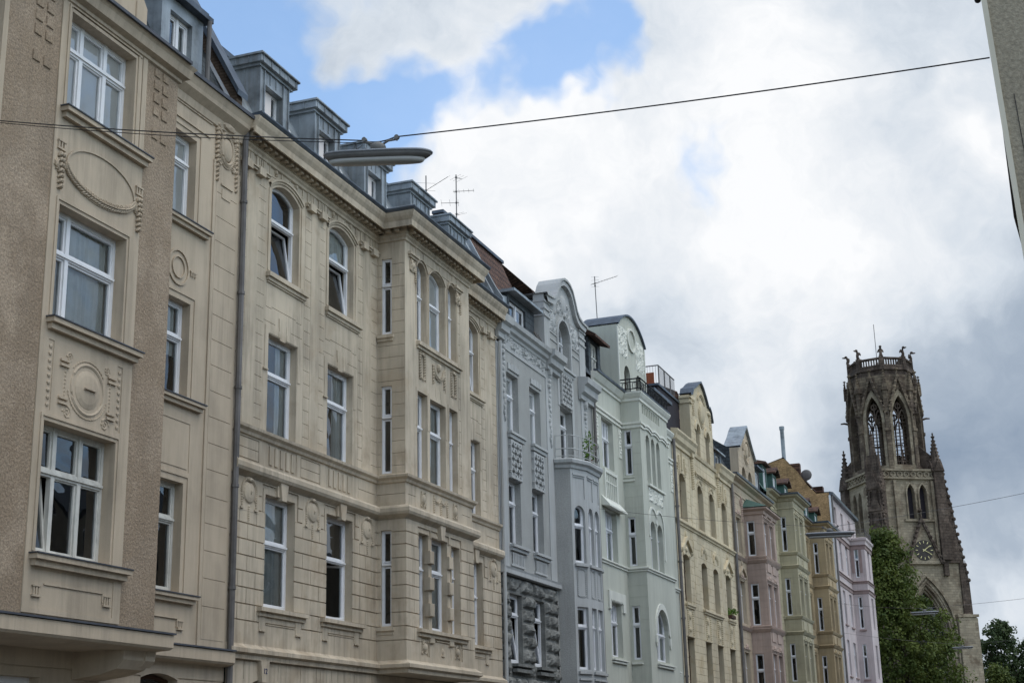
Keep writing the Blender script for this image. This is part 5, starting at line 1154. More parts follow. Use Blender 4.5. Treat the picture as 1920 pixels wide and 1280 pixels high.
    for (x0, y0), (x1, y1) in zip(R_[:-1], R_[1:]):
        n = int(math.hypot(x1-x0, y1-y0)/.13)
        for i in range(n+1): x, y = x0+(x1-x0)*i/n, y0+(y1-y0)*i/n; q.tube([(x, y, 17.85 if i % 6 == 0 else 17.98), (x, y, 18.9)], .026 if i % 8 == 0 else .008, 4)
    q.build('terrace_railing', M['pipe'], H)
    q = MB(); [q.box(Fr(-16.9, 61.95, 1, 0), k*.06, k*.06+.05, 17.9, 18.55, -.02, .02) for k in range(18)]; q.build('privacy_screen', M['bal'], H)
    q = MB(); q.tube([(-16.95, 61.7, 17.2), (-16.95, 61.7, 19.9)], .14, 12); q.tube([(-16.95, 61.7, 19.9), (-16.95, 61.7, 20.15)], .17, 12); [q.tube([(-16.95, 61.7, z), (-16.95, 61.7, z+.04)], .155, 12) for z in (18.2, 18.8, 19.4)]; q.build('flue', M['zinc'], H)
    q = MB(); q.tube([(-14.9, 73.15, 15.4), (-14.9, 73.15, .1)], .08, 7); q.build('rain_pipe', M['pipe'], H)
    return H
houseE()
def bayhouse(label, U0, U1, BA, BB, XB, floors, m_wall, m_bay, eave, cols, bayw, sidew, strings, flatbay=False, base_z=15.9, xf=-15., pipe=True):
    H = thing('apartment_house', label, 'house', (xf, (U0+U1)/2, 0))
    ff, fb, fs = FY(xf), FY(XB), Fr(xf, BA, 1, 0); p = XB-xf; bt = eave if not flatbay else flatbay
    w = MB(); w2 = MB()
    def ops(a, b, ws, G=True):
        o = ashlar(a, b, .6, eave-.4, .33, -.015, .9) if G else [(a, b, .6+.33*k, .612+.33*k, -.015) for k in range(int((eave-1)/.33))]
        for (x, y) in ws:
            for z0, z1 in floors: o += [(x-.1, y+.1, z0-.02, z1+.14, .025), (x-.05, y+.05, z0-.02, z1+.08, .0)]
        for (x, y) in ws:
            for z0, z1 in floors: o.append((x, y, z0, z1, None))
        return o
    w.relief(ff, U0, BA, 0, eave, ops(U0, BA, [c_ for c_ in cols if c_[1] < BA]), R=-.28); w.relief(ff, BB, U1, 0, eave, ops(BB, U1, [c_ for c_ in cols if c_[0] > BB]), R=-.28)
    if flatbay: w.relief(ff, BA, BB, bt-.3, eave, [(x, y, z0, z1, None) for x, y in cols if BA < x < BB for z0, z1 in [(bt+.9, bt+2.3)]], R=-.28)
    w.relief(ff, BA, BB, 0, 3.6, [], R=-.2)
    w.build('stucco_wall', m_wall, H)
    w2.relief(fb, BA, BB, 3.6, bt, ops(BA, BB, bayw), R=-.24); w2.relief(fs, 0, p, 3.6, bt, [(0, p, .6+.33*k, .612+.33*k, -.015) for k in range(9, int(bt/.33)-1)]+[(sidew[0], sidew[1], z0, z1, None) for z0, z1 in floors], R=-.2)
    w2.rect(Fr(XB, BB, -1, 0), 0, p, 3.6, bt); w2.quad((xf, BA, 3.6), (xf, BB, 3.6), (XB, BB, 3.6), (XB, BA, 3.6)); w2.build('bay', m_bay, H)
    bp = [(xf, U0), (xf, BA), (XB, BA), (XB, BB), (xf, BB), (xf, U1)]
    for z in strings: b = MB(); b.sweep(bp, [(0, z-.16), (.04, z-.15), (.1, z-.06), (.14, z), (0, z+.05)]); b.build('string_course', m_bay, H)
    for z0, z1 in floors[1:] if len(floors) > 1 else floors:
        b = MB(); b.sweep([(xf, BA-.3), (xf, BA), (XB, BA), (XB, BB), (xf, BB)], [(0, z0-.24), (.05, z0-.22), (.1, z0-.12), (.12, z0-.06), (0, z0-.03)]); b.build('bay_sill', m_bay, H)
    b = MB(); pe = [(xf, U0), (xf, U1)] if flatbay else bp
    b.sweep(pe, [(0, eave-.75), (.05, eave-.73), (.05, eave-.68), (0, eave-.66)]); b.sweep(pe, [(0, eave-.3), (.08, eave-.26), (.12, eave-.12), (.34, eave-.03), (.36, eave+.06), (0, eave+.12)]); b.build('eaves_cornice', m_wall if flatbay else m_bay, H)
    b = MB(); b.sweep(pe, [(.2, eave+.09), (.42, eave+.06), (.44, eave+.16), (.2, eave+.18)]); b.build('gutter', M['zincd'], H)
    if flatbay:
        b = MB(); b.sweep([(xf, BA), (XB, BA), (XB, BB), (xf, BB)], [(0, bt-.3), (.08, bt-.28), (.1, bt-.12), (.28, bt-.03), (.3, bt+.05), (0, bt+.1)]); b.build('bay_cornice', m_bay, H)
        b = MB(); c_ = (BA+BB)/2; q = [(xf, BA-.3, bt+.1), (XB+.3, BA-.3, bt+.1), (XB+.3, BB+.3, bt+.1), (xf, BB+.3, bt+.1), (xf, BA+.9, bt+.75), (xf, BB-.9, bt+.75)]; b.add(q, [(1, 2, 5, 4), (0, 1, 4), (2, 3, 5)]); b.build('bay_roof', M['stone_dirty'], H)
    b = MB()
    for fr, ws in ((ff, cols), (fb, bayw)):
        for (x, y) in ws:
            if fr is ff and BA < x < BB: continue
            for k, (z0, z1) in enumerate(floors):
                m = (x+y)/2; b.fell(fr, m, z1+.26, .16, .16, .1, 0, 0, 8, 5); b.box(fr, x-.14, y+.14, z1+.14, z1+.2, 0, .07)
                if fr is fb: b.box(fr, x+.05, y-.05, z0-.85, z0-.35, 0, .04, .01)
    for fr, xs in ((ff, [U0+.5, BA-.5, BB+.5, U1-.6]),):
        for x in xs: drop(b, fr, x, eave-2.0, eave-.8, .09, 9, 0); garland(b, fr, x, eave-1.0, .3, .25, math.pi, 2*math.pi, .06, 8, 0)
    split_build(b, 'ornament', m_bay, H, .01)
    for (x, y) in cols:
        if BA < x < BB: continue
        for k, (z0, z1) in enumerate(floors): window(H, ff, x, y, z0, z1, -.2, tr=(z0+(z1-z0)*.68,), cur=(int(x)+k) % 4, w=.06)
    for (x, y) in bayw:
        for k, (z0, z1) in enumerate(floors): window(H, fb, x, y, z0, z1, -.16, tr=(z0+(z1-z0)*.68,), cur=(int(x*2)+k) % 3, w=.05)
    for k, (z0, z1) in enumerate(floors): window(H, fs, sidew[0], sidew[1], z0, z1, -.06, tr=(z0+(z1-z0)*.65,), w=.035, cur=0, trw=.1)
    rooms(H, [(xf, U0), (xf, U1)], 0, eave-.2, 1.4, (3.8, 7.6, 11.4)); body(H, U0, U1, -26, xf-.6, 0, eave, m_wall)
    if pipe: q = MB(); q.tube([(xf+.12, U1-.1, eave-.1), (xf+.12, U1-.1, .1)], .07, 6); q.build('rain_pipe', M['pipe'], H)
    return H
def dormerbox(H, X, u0, u1, z0, z1, wm='white', mt='stone_dirty', rt='tile', peak=.5, gable=False):
    fd = FY(X); d = MB(); d.relief(fd, u0, u1, z0, z1, [(u0+.2, u1-.2, z0+.15, z1-.15, None)], R=-.15)
    d.quad((X, u0, z0), (X, u0, z1), (X-1.3, u0, z1+.1), (X-1.3, u0, z0)); d.quad((X, u1, z1), (X, u1, z0), (X-1.3, u1, z0), (X-1.3, u1, z1+.1))
    do = d.build('dormer', M[mt], H); window(do, fd, u0+.2, u1-.2, z0+.15, z1-.15, -.06, w=.05, mul=[((u0+u1)/2, z0, z1)], wm=wm, cur=2)
    d = MB()
    if gable: m = (u0+u1)/2; d.prism(fd, [(u0-.2, z1-.05), (m, z1+peak), (u1+.2, z1-.05), (u1+.2, z1+.08), (m, z1+peak+.14), (u0-.2, z1+.08)], -1.5, .25)
    else: d.prism(Fr(X, u0-.2, 1, 0), [(.28, z1), (.28, z1+.1), (-.7, z1+peak), (-1.4, z1+peak), (-1.4, z1)], -(u1-u0+.4), 0)
    d.build('dormer_roof', M[rt], do)
FL = [(4.45, 6.85), (8.3, 10.45), (11.9, 13.75)]
def houseF():
    H = bayhouse('pinkish brown house with stone-coloured pointed gable and bay under a green hipped roof', 73.2, 83.4, 76.2, 79.8, -14., FL, M['pinkl'], M['pinkb'], 15.7, [(74.15, 75.35), (81.2, 82.4)], [(76.45, 77.6), (78.0, 79.1)], (.14, .56), (3.9, 8.1, 11.66), flatbay=14.35)
    ff = FY(-15.); b = MB(); GA, GB = 75.9, 80.3
    b.relief(ff, GA, GB, 15.7, 17.5, ashlar(GA, GB, 15.8, 17.5)+[(76.65, 77.65, 15.2, 16.85, None), (78.3, 79.35, 15.2, 16.85, None)], R=-.25, arches=[(76.65, 77.65, 16.45, 16.85, 'round', 0.), (78.3, 79.35, 16.45, 16.85, 'round', 0.)])
    out = [(GA, 17.5), (GA, 17.7), (77.0, 18.4), (77.7, 18.95), (78.2, 19.25), (78.7, 18.85), (79.4, 18.3), (GB, 17.7), (GB, 17.5)]
    b.prism(ff, out, -.45, 0); b.quad((-15, GA, 15.7), (-15, GA, 17.5), (-15.45, GA, 17.5), (-15.45, GA, 15.7)); b.build('gable', M['pinkl'], H)
    b = MB(); b.ring(ff, [(u, z+.1) for u, z in out[1:-1]], out[1:-1], -.8, .15); b.build('gable_coping', M['zinc'], H)
    b = MB(); b.fell(ff, 78.05, 17.9, .4, .5, .12); garland(b, ff, 78.05, 17.7, .8, .7, .2, 2.9, .1, 14, 0); garland(b, ff, 78.05, 17.6, .5, .4, 3.3, 6.1, .08, 10, 0); b.build('gable_ornament', M['pinkl'], H)
    b = MB(); pediment(b, ff, 74.75, 1.7, 10.65, 11.25); b.build('pediment', M['pinkl'], H)
    for a, z0 in ((76.65, 15.2), (78.3, 15.2)): window(H, ff, a, a+1.02, z0+.2, 16.85, -.2, arch=('round', 16.45), w=.06)
    b = MB(); b.quad((-15.2, 73.2, 15.75), (-15.2, GA, 15.75), (-16.6, GA, 18.6), (-16.6, 73.2, 18.6)); b.quad((-15.2, GB, 15.75), (-15.2, 83.4, 15.75), (-16.6, 83.4, 18.6), (-16.6, GB, 18.6)); b.quad((-16.6, 73.2, 18.6), (-16.6, 83.4, 18.6), (-25, 83.4, 17.5), (-25, 73.2, 17.5)); b.quad((-15.45, GA, 15.7), (-15.45, GA, 17.7), (-16.8, GA, 18.6), (-16.8, GA, 15.7)); b.build('mansard_roof', M['slate'], H)
    dormerbox(H, -15.25, 81.3, 82.9, 15.85, 17.6, rt='zincd', mt='slate', peak=.3)
houseF()
FG = [(5.9, 8.05), (9.66, 11.83), (13.4, 15.46)]
def houseGH():
    for k, (lab, dy, mw, mb_) in enumerate((('olive yellow house with slim box bay beside the pinkish brown one', 0, M['olive'], M['olive']), ('tan weathered house with slim box bay and tiled dormer hoods, next to yellow brick gable', 11.9, M['tan'], M['tan']))):
        U1 = 95.6+dy if k == 0 else 106.0
        H = bayhouse(lab, 83.5+dy if k == 0 else 95.7, U1, 86.4+dy, 90.3+dy, -14., FG, mw, mb_, 16.65, [(84.3+dy, 85.5+dy), (91.3+dy, 92.4+dy), (93.3+dy, 94.5+dy)][:2 if k else 3], [(86.75+dy, 87.75+dy), (88.35+dy, 89.5+dy)], (.2, .52), (4.3, 8.7, 12.55))
        U0 = 83.5 if k == 0 else 95.7
        b = MB(); b.quad((-15.2, U0, 16.75), (-15.2, U1, 16.75), (-16.4, U1, 18.9), (-16.4, U0, 18.9)); b.quad((-16.4, U0, 18.9), (-16.4, U1, 18.9), (-25, U1, 17.5), (-25, U0, 17.5)); b.build('mansard_roof', M['stone_dirty'], H)
        b = MB(); b.box(FY(0), 86.2+dy, 90.5+dy, 16.76, 16.86, -15.2, -13.62); b.build('bay_roof', M['stone_dirty'], H)
        for j, u in enumerate((84.3+dy, 87.5+dy, 91.5+dy)[:3 if k == 0 else 3]):
            if u+1.5 < U1: dormerbox(H, -15.3, u, u+1.35, 16.8, 18.35, peak=.35, gable=(j > 0), rt='tile')
houseGH()
def houseI():
    X = -14.5; XB = -13.35; ff, fb = FY(X), FY(XB); U0, U1, BA, BB = 106.0, 119.6, 114.6, 118.6; fs = Fr(X, BA, 1, 0)
    H = thing('apartment_house', 'tall pale lilac house with mauve bands and a yellow brick gable wall', 'house', (X, 112, 0))
    fl = [(3.6, 6.0), (7.3, 9.83), (11.0, 13.4), (14.85, 17.05)]; cols = [(108.95, 110.2), (112.2, 113.6)]
    w = MB(); ops = [(a, b, z0, z1, None) for a, b in cols for z0, z1 in fl]+[(a, b, 18.1, 19.4, None) for a, b in [(107.8, 108.9), (111.2, 112.4), (115.1, 116.4)]]
    w.relief(ff, U0, U1, 0, 20.0, ops, R=-.25)
    w.relief(fb, BA, BB, 2.6, 17.9, [(116.2, 117.3, z0, z1, None) for z0, z1 in fl], R=-.25); w.relief(fs, 0, XB-X, 2.6, 17.9, [(.34, .66, z0, z1, None) for z0, z1 in fl], R=-.2); w.rect(Fr(XB, BB, -1, 0), 0, XB-X, 2.6, 17.9); w.quad((X, BA, 2.6), (X, BB, 2.6), (XB, BB, 2.6), (XB, BA, 2.6)); w.quad((X, BA, 17.9), (XB, BA, 17.9), (XB, BB, 17.9), (X, BB, 17.9))
    w.quad((X, U1, 0), (-26, U1, 0), (-26, U1, 20), (X, U1, 20))
    w.build('stucco_wall', M['lilac'], H)
    bp = [(X, U0), (X, BA), (XB, BA), (XB, BB), (X, BB), (X, U1)]
    for z, h in ((14.55, .18), (13.85, .26), (17.3, .3)): b = MB(); b.sweep(bp, [(0, z-h), (.05, z-h+.02), (.06, z-.04), (.14, z), (0, z+.04)]); b.build('string_course', M['lilacd'], H)
    b = MB(); b.sweep(bp, [(0, 17.3), (.1, 17.34), (.12, 17.6), (.22, 17.7), (.24, 17.86), (0, 17.92)]); b.build('balcony_cornice', M['lilac'], H)
    b = MB(); b.box(fs, .1, .9, 17.05, 17.15, 0, .05); b.box(fs, .08, .3, 15.2, 17.05, 0, .03); b.box(fs, .7, .9, 15.2, 17.05, 0, .03)
    for z0, z1 in fl[:3]: b.box(fs, .26, .8, z0-.2, z0-.08, 0, .08)
    for a, c_ in cols:
        for z0, z1 in fl[:3]: b.box(ff, a-.06, c_+.06, z0-.16, z0-.06, 0, .09)
    split_build(b, 'window_trim', M['lilacd'], H, .02)
    for a, c_ in cols:
        for k, (z0, z1) in enumerate(fl): window(H, ff, a, c_, z0, z1, -.14, tr=(z0+(z1-z0)*.66,), cur=k % 3, w=.06)
    for a, c_ in ((107.8, 108.9), (111.2, 112.4), (115.1, 116.4)): window(H, ff, a, c_, 18.1, 19.4, -.14, w=.06, cur=1)
    for z0, z1 in fl: window(H, fs, .34, .66, z0, z1, -.05, tr=(z0+(z1-z0)*.63,), w=.04, trw=.12); window(H, fb, 116.2, 117.3, z0, z1, -.14, tr=(z0+(z1-z0)*.66,), w=.06)
    # brick party gable
    b = MB(); pg = Fr(X, U0, 1, 0); b.prism(pg, [(-.02, 0), (-.02, 20.1), (-.9, 20.1), (-1.4, 20.65), (-2.2, 21.9), (-3.0, 22.85), (-3.2, 22.9), (-4.0, 22.7), (-11, 20.5), (-11, 0)], -.25, .02); b.build('brick_gable_wall', M['ybrick'], H)
    b = MB(); b.box(Fr(X, U0, 1, 0), -.03, .1, 2, 19.9, .0, .05); b.build('white_corner_strip', M['white'], H)
    b = MB()
    pr = [(0.0, 20.15), (-.9, 20.2), (-3.1, 23.0), (-11, 20.6)]
    for (x0, z0), (x1, z1) in zip(pr[:-1], pr[1:]): b.quad((X+x0, U0-.05, z0), (X+x0, U1+.2, z0), (X+x1, U1+.2, z1), (X+x1, U0-.05, z1))
    b.build('tiled_roof', M['tile'], H)
    b = MB(); b.sweep([(X, U0), (X, U1+.2)], [(0, 19.9), (.25, 19.95), (.3, 20.12), (0, 20.2)]); b.build('gutter', M['zincd'], H)
    for (x, z, s_) in ((-17.0, 22.3, .35), (-16.1, 21.2, .4)): b = MB(); b.box(FY(0), 107.2 if s_ == .35 else 111.5, 107.8 if s_ == .35 else 112.2, z-.8, z+.4, x-s_, x+s_); b.build('chimney', M['tile'], H)
    b = MB(); b.tube([(-17.65, 106.6, 22.4), (-17.65, 106.6, 25.2)], .15, 10); b.tube([(-17.65, 106.6, 25.2), (-17.65, 106.6, 25.45)], .19, 10); b.build('flue', M['zinc'], H)
    b = MB(); b.fell(Fr(-16.4, 108.5, 1, 0), 0, 22.0, .42, .42, .1, 0, 0, 14, 6); b.tube([(-16.4, 108.5, 21.2), (-16.4, 108.5, 22)], .04, 6); b.build('satellite_dish', M['pipe'], H)
    q = MB(); R_ = [(X, BA+.1), (XB+.1, BA+.1), (XB+.1, BB-.1)]
    for z in (18.55, 18.3, 18.1): q.tube([(x, y, z) for x, y in R_], .022, 4)
    for (x0, y0), (x1, y1) in zip(R_[:-1], R_[1:]):
        n = max(3, int(math.hypot(x1-x0, y1-y0)/.35)); [q.tube([(x0+(x1-x0)*i/n, y0+(y1-y0)*i/n, 17.9), (x0+(x1-x0)*i/n, y0+(y1-y0)*i/n, 18.56)], .018, 4) for i in range(n+1)]
    q.build('balcony_railing', M['pipe'], H)
    q = MB(); q.tube([(X+.12, 106.3, 19.9), (X+.12, 106.3, .1)], .09, 7); q.build('rain_pipe', M['pipe'], H)
    rooms(H, [(X, U0), (X, U1)], 0, 19.9, 1.4, (6.7, 10.4, 14.2, 17.7))
houseI()

# ============================================================ street, lamps, antennas, corner house
def structure(mb, name, m): o = mb.build(name, m); o['kind'] = 'structure'; return o
M['asphalt'] = mat('asphalt', srgb(66, 66, 68), .9, .2, .4, bump=.01, bscale=40., speck=.2)
M['paving'] = mat('paving_slabs', srgb(98, 95, 90), .9, .12, .5, bump=.01, bscale=20.)
M['kerbm'] = mat('kerb_stone', srgb(138, 134, 128), .9, .1, 2.)
b = MB(); b.quad((-1500, -1500, -.16), (1500, -1500, -.16), (1500, 1500, -.16), (-1500, 1500, -.16)); structure(b, 'ground', mat('ground_earth', srgb(92, 92, 78), .95, .2, .05))
b = MB(); b.box(FY(0), -60, 190, -.15, -.12, -11.5, -3.0); structure(b, 'road', M['asphalt'])
for n_, a, c_ in (('pavement', -15, -11.65), ('pavement', -2.85, 8)): b = MB(); b.box(FY(0), -60, 190, -.14, 0, a, c_); structure(b, n_, M['paving'])
for n_, a, c_ in (('kerb', -11.65, -11.5), ('kerb', -3.0, -2.85)): b = MB(); b.box(FY(0), -60, 190, -.14, .012, a, c_); structure(b, n_, M['kerbm'])
# corner house on the right, its end wall facing the camera
M['greyrough'] = mat('grey_roughcast', srgb(158, 148, 130), .95, .1, .8, bump=.02, bscale=18., speck=.16, spscale=26.)
M['greysm'] = mat('pale_corner_render', srgb(214, 206, 188), .9, .06, 1.)
def corner_house():
    H = thing('corner_house', 'grey roughcast house wall with pale corner strip at the right edge, holding the wire', 'house', (4, 28, 0))
    xa = lambda z: .02+.036*max(0, 9.25-z)*.85
    w = MB(); n = 12; Y = 14.5
    for i in range(n):
        z0, z1 = 9.6*i/n, 9.6*(i+1)/n
        w.quad((xa(z0), Y, z0), (9, Y, z0), (9, Y, z1), (xa(z1), Y, z1))
    w.build('end_wall', M['greyrough'], H)
    w = MB(); w.quad((xa(0)+5, 112, 0), (xa(0), Y, 0), (xa(9.6), Y, 9.6), (xa(9.6)+5, 112, 9.6)); w.quad((9, Y, 0), (9, 112, 0), (9, 112, 9.6), (9, Y, 9.6)); w.quad((9, 112, 0), (xa(0)+5, 112, 0), (xa(9.6)+5, 112, 9.6), (9, 112, 9.6)); w.build('street_wall', M['greyrough'], H)
    w = MB(); w.add([(xa(0)-.004, Y-.02, 0), (xa(0)+.05, Y-.02, 0), (xa(9.25)+.05, Y-.02, 9.25), (xa(9.25)-.004, Y-.02, 9.25), (xa(0)-.004, Y, 0), (xa(9.25)-.004, Y, 9.25), (xa(0)+.05, Y, 0), (xa(9.25)+.05, Y, 9.25)], [(0, 1, 2, 3), (0, 3, 5, 4), (1, 6, 7, 2)]); w.build('corner_strip', M['greysm'], H)
    w = MB(); w.tube([(xa(8)+.16, Y-.008, 8.05), (xa(7.2)+.17, Y-.01, 7.2), (xa(6.5)+.2, Y-.008, 6.4)], .004, 5); w.build('wall_crack', M['black'], H)  # thin dark tube drawn in place of a crack in the wall
    fr = Fr(0, 0, 0, -1)
    for k in range(18):
        for z0 in (.9, 4.0, 7.0):
            y = 16+k*5.2; f = Fr(xa(z0+1)-.03+.05128*(y-14.5), y, -.05128, -1); p = MB(); p.rect(f, -.6, .6, z0, z0+1.9, .0); o = p.build('window', M['white'], H); q = MB()
            q.rect(f, -.52, -.04, z0+.08, z0+1.82, .01); q.rect(f, .04, .52, z0+.08, z0+1.82, .01); q.build('pane', M['darkpane'], o)
    w = MB(); w.tube([(-.015, Y-.06, 9.27), (-.015, Y+.2, 9.27)], .035, 8); w.tube([(.5, Y+.3, 9.3), (5.5, 112, 9.3)], .05, 8); w.build('gutter', M['black'], H)
    w = MB(); w.quad((.12, Y-.02, 9.4), (5.6, 112, 9.4), (4.5, 112, 12.5), (4.5, Y-.02, 12.5)); w.quad((4.5, Y-.08, 12.5), (4.5, 112, 12.5), (9.1, 112, 9.36), (9.1, Y-.08, 9.36)); w.add([(0.1, Y, 9.5), (9, Y, 9.5), (4.5, Y, 12.45)], [(0, 1, 2)]); w.build('roof', M['slate'], H)
m_ = bpy.data.materials.new('dark_pane'); m_.use_nodes = True; m_.node_tree.nodes['Principled BSDF'].inputs['Base Color'].default_value = (.02, .025, .03, 1); m_.node_tree.nodes['Principled BSDF'].inputs['Roughness'].default_value = .05; M['darkpane'] = m_
corner_house()
# span-wire street lamps
M['lamphood'] = mat('grey_lamp_housing', srgb(140, 142, 146), .45, .15, 3., metal=.3, streak=.15)
M['lampdark'] = mat('dark_lamp_rim', srgb(112, 110, 108), .6, .15, 4.)
m2 = bpy.data.materials.new('lamp_bowl'); m2.use_nodes = True; pb_ = m2.node_tree.nodes['Principled BSDF']; pb_.inputs['Base Color'].default_value = (.46, .45, .42, 1); pb_.inputs['Roughness'].default_value = .25; pb_.inputs['Transmission Weight'].default_value = .15; M['bowl'] = m2
def loft(b, L, secs, n=20):
    """long body with rounded ends: secs = [(z, half width, half length)] bottom to top"""
    rings = []
    for (z, w_, l_) in secs:
        r_ = []
        for i in range(4*n//4*2):
            a = 2*math.pi*i/(2*n); cx = math.copysign(abs(math.cos(a))**.55, math.cos(a)); sy_ = math.copysign(abs(math.sin(a))**.8, math.sin(a))
            r_.append((cx*l_, sy_*w_, z))
        rings.append(r_)
    k = len(rings[0]); vs = [p for r_ in rings for p in r_]; fs = [(j*k+i, j*k+(i+1) % k, (j+1)*k+(i+1) % k, (j+1)*k+i) for j in range(len(rings)-1) for i in range(k)]
    fs += [tuple(range(k))[::-1], tuple(range((len(rings)-1)*k, len(rings)*k))]; b.add(vs, fs)
def make_lamp(label, c_, ex, group):
    t = thing('street_lamp', label, 'street lamp', c_, group); LOCAL.add(t.name)
    t.rotation_euler = Vector(ex).to_track_quat('X', 'Z').to_euler()
    b = MB(); loft(b, 1.4, [(-.012, .142, .715), (.006, .145, .72), (.018, .13, .705), (.035, .09, .66), (.042, .05, .6)]); b.build('housing', M['lamphood'], t, True)
    b = MB(); loft(b, 1.4, [(-.075, .1, .64), (-.04, .122, .685), (-.013, .138, .712)]); b.build('rim', M['lampdark'], t, True)
    b = MB(); loft(b, 1.3, [(-.125, .06, .6), (-.115, .078, .612), (-.0755, .0995, .638)]); b.build('bowl', M['bowl'], t, True)
    b = MB(); b.ell((0, 0, .08), ((.1, 0, 0), (0, .09, 0), (0, 0, .07)), 12, 8); b.tube([(-.05, 0, .12), (-.12, 0, .15), (-.2, 0, .16)], .014, 6); b.tube([(.05, 0, .12), (.12, 0, .165), (.23, 0, .18)], .014, 6); b.tube([(-.22, 0, .12), (-.28, 0, .07), (-.26, .02, .06)], .006, 5); b.build('bracket', M['lampdark'], t, True)
    for x, z in ((-.2, .19), (.23, .205)): b = MB(); b.tube([(x, -.02, z), (x, .02, z)], .03, 10); b.box(Fr(0, 0, 1, 0), x-.012, x+.012, z-.04, z, -.015, .015); b.build('wire_clamp', M['lampdark'], t)
    return t
L1 = make_lamp('long grey street lamp with dark rim hanging large against the sky over the beige house', (-6.95, 14.5, 8.64), (1.48, 0, -.2), 'street lamps hung over the street')
def dup(root, loc, rot, label):
    r = root.copy(); COL.objects.link(r); r.location = loc; r.rotation_euler = rot; r['label'] = label
    for ch in list(root.children): c_ = ch.copy(); COL.objects.link(c_); c_.parent = r
    return r
dup(L1, (-5.88, 42.5, 7.83), (0, math.radians(2), 0), 'street lamp hanging in front of the lilac house and the yellow brick gable')
dup(L1, (-6.35, 78, 8.65), (0, 0, 0), 'smaller far street lamp hanging before the church window and big tree')
dup(L1, (-6.35, 106, 8.68), (0, 0, 0), 'smallest farthest street lamp hanging low before the church base')
def wire(label, pts, r=.008, sag=.0):
    P = []
    for (a, b_) in zip(pts[:-1], pts[1:]):
        A, B = Vector(a), Vector(b_)
        for i in range(12): t = i/12; P.append(A+(B-A)*t-Vector((0, 0, sag*4*t*(1-t))))
    P.append(Vector(pts[-1])); P = [p-Vector(pts[0]) for p in P]
    b = MB(); b.tube(P, r, 5); o = b.build('overhead_wire', M['black'] if r > .008 or pts[0][1] < 20 else M['pipe']); o.location = pts[0]; return tag(o, label, 'wire', 'span wires carrying the street lamps')
wire('black span wire from the roughcast house carrying the largest lamp across the sky', [(-14.0, 15.8, 10.95), (-7.15, 14.5, 8.85), (-6.72, 14.5, 8.82), (.03, 14.49, 8.49)], .0085, .04)
o = wire('thin feed cable twisted beside the nearest span wire left of the largest lamp', [(-14.0, 15.82, 10.93), (-7.25, 14.53, 8.85), (-7.22, 14.5, 8.76)], .006, .055); o.name = 'feed_cable'
wire('span wire of the second lamp, running across the pale green and cream houses', [(-14.15, 46.9, 9.9), (-6.08, 42.5, 8.04), (-5.65, 42.5, 8.03), (1.5, 42.5, 8.82)], .006, .08)
wire('span wire of the third lamp, crossing the lilac house and the church tower', [(-14.5, 104, 12.0), (-6.5, 78, 8.86), (-6.1, 78, 8.86), (3.3, 78, 9.45)], .008, .1)
wire('lowest and farthest span wire, crossing the lilac house near the bottom', [(-14.5, 107, 10.15), (-6.5, 106, 8.9), (-6.1, 106, 8.9), (4.7, 106, 9.45)], .008, .1)
# roof aerials
def aerial(label, x, y, z0, z1, arms, lean=0.):
    t = thing('tv_aerial', label, 'antenna', (x, y, z0)); LOCAL.add(t.name); b = MB(); b.tube([(0, 0, 0), (lean, 0, z1-z0)], .018, 6); b.build('mast', M['pipe'], t)
    for (h, ang, L, el, n) in arms:
        b = MB(); a = math.radians(ang); e = math.radians(el); d = Vector((math.cos(a)*math.cos(e), math.sin(a)*math.cos(e), math.sin(e))); s_ = Vector((-math.sin(a), math.cos(a), 0)); o = Vector((lean*h/(z1-z0), 0, h))
        b.tube([o-d*L*.15, o+d*L*.85], .009, 5)
        for k in range(n): p = o+d*L*(-.1+.92*k/max(1, n-1)); w_ = .16 if n > 3 else .3; b.tube([p-s_*w_, p+s_*w_], .004, 4)
        b.ell(o, ((.04, 0, 0), (0, .04, 0), (0, 0, .05)), 6, 4); b.build('aerial_arm', M['pipe'], t)
    return t
aerial('tall aerial mast with several thin crossbars standing on the brown tiled roof', -17, 41.5, 18.2, 20.5, [(2.2, 60, .3, 0, 3), (1.7, 20, .7, 2, 5), (1.3, 200, .6, 0, 3), (.9, 80, .2, 10, 2)])
aerial('short aerial with raised arm just right of the big lamp, on the zinc roof', -17, 39.0, 17.4, 19.5, [(1.6, 60, 1.3, 38, 6), (1.4, 120, .6, 80, 3)])
aerial('single aerial with slanting arm on the roof between blue-grey and pale green houses', -16.2, 54.6, 18.6, 20.9, [(2.0, 40, 1.3, 22, 10), (1.9, 100, .5, 80, 4)], -.05)
# plants on the balcony and the window ledge
def plant(kind, label, x, y, z, w_, h_, n, box=False):
    t = thing(kind, label, 'plant', (x, y, z)); LOCAL.add(t.name); b = MB()
    if box: b.box(FY(0), -.45, .45, 0, .16, -.1, .1)
    else: b.tube([(0, 0, 0), (0, 0, .28)], [.11, .15], 10)
    b.build('planter', M['tile'], t); R = random.Random(n); l = MB(); l2 = MB()
    for k in range(n):
        c_ = Vector((R.uniform(-w_, w_)*.4, R.uniform(-w_, w_), .2+R.random()*h_)); d = Vector((R.gauss(0, 1), R.gauss(0, 1), R.gauss(0, .7))).normalized(); e = d.cross(Vector((R.gauss(0, 1), R.gauss(0, 1), 1))).normalized()
        l.quad(tuple(c_), tuple(c_+d*.06+e*.035), tuple(c_+d*.13), tuple(c_+d*.06-e*.035))
    if not box:
        for k in range(4): l2.tube([(0, 0, .25), (R.uniform(-.1, .1), R.uniform(-.15, .15), .3+h_*R.uniform(.6, 1))], .008, 4)
        l2.build('stem', M['bark'], t)
    l.build('foliage', lmp, t)
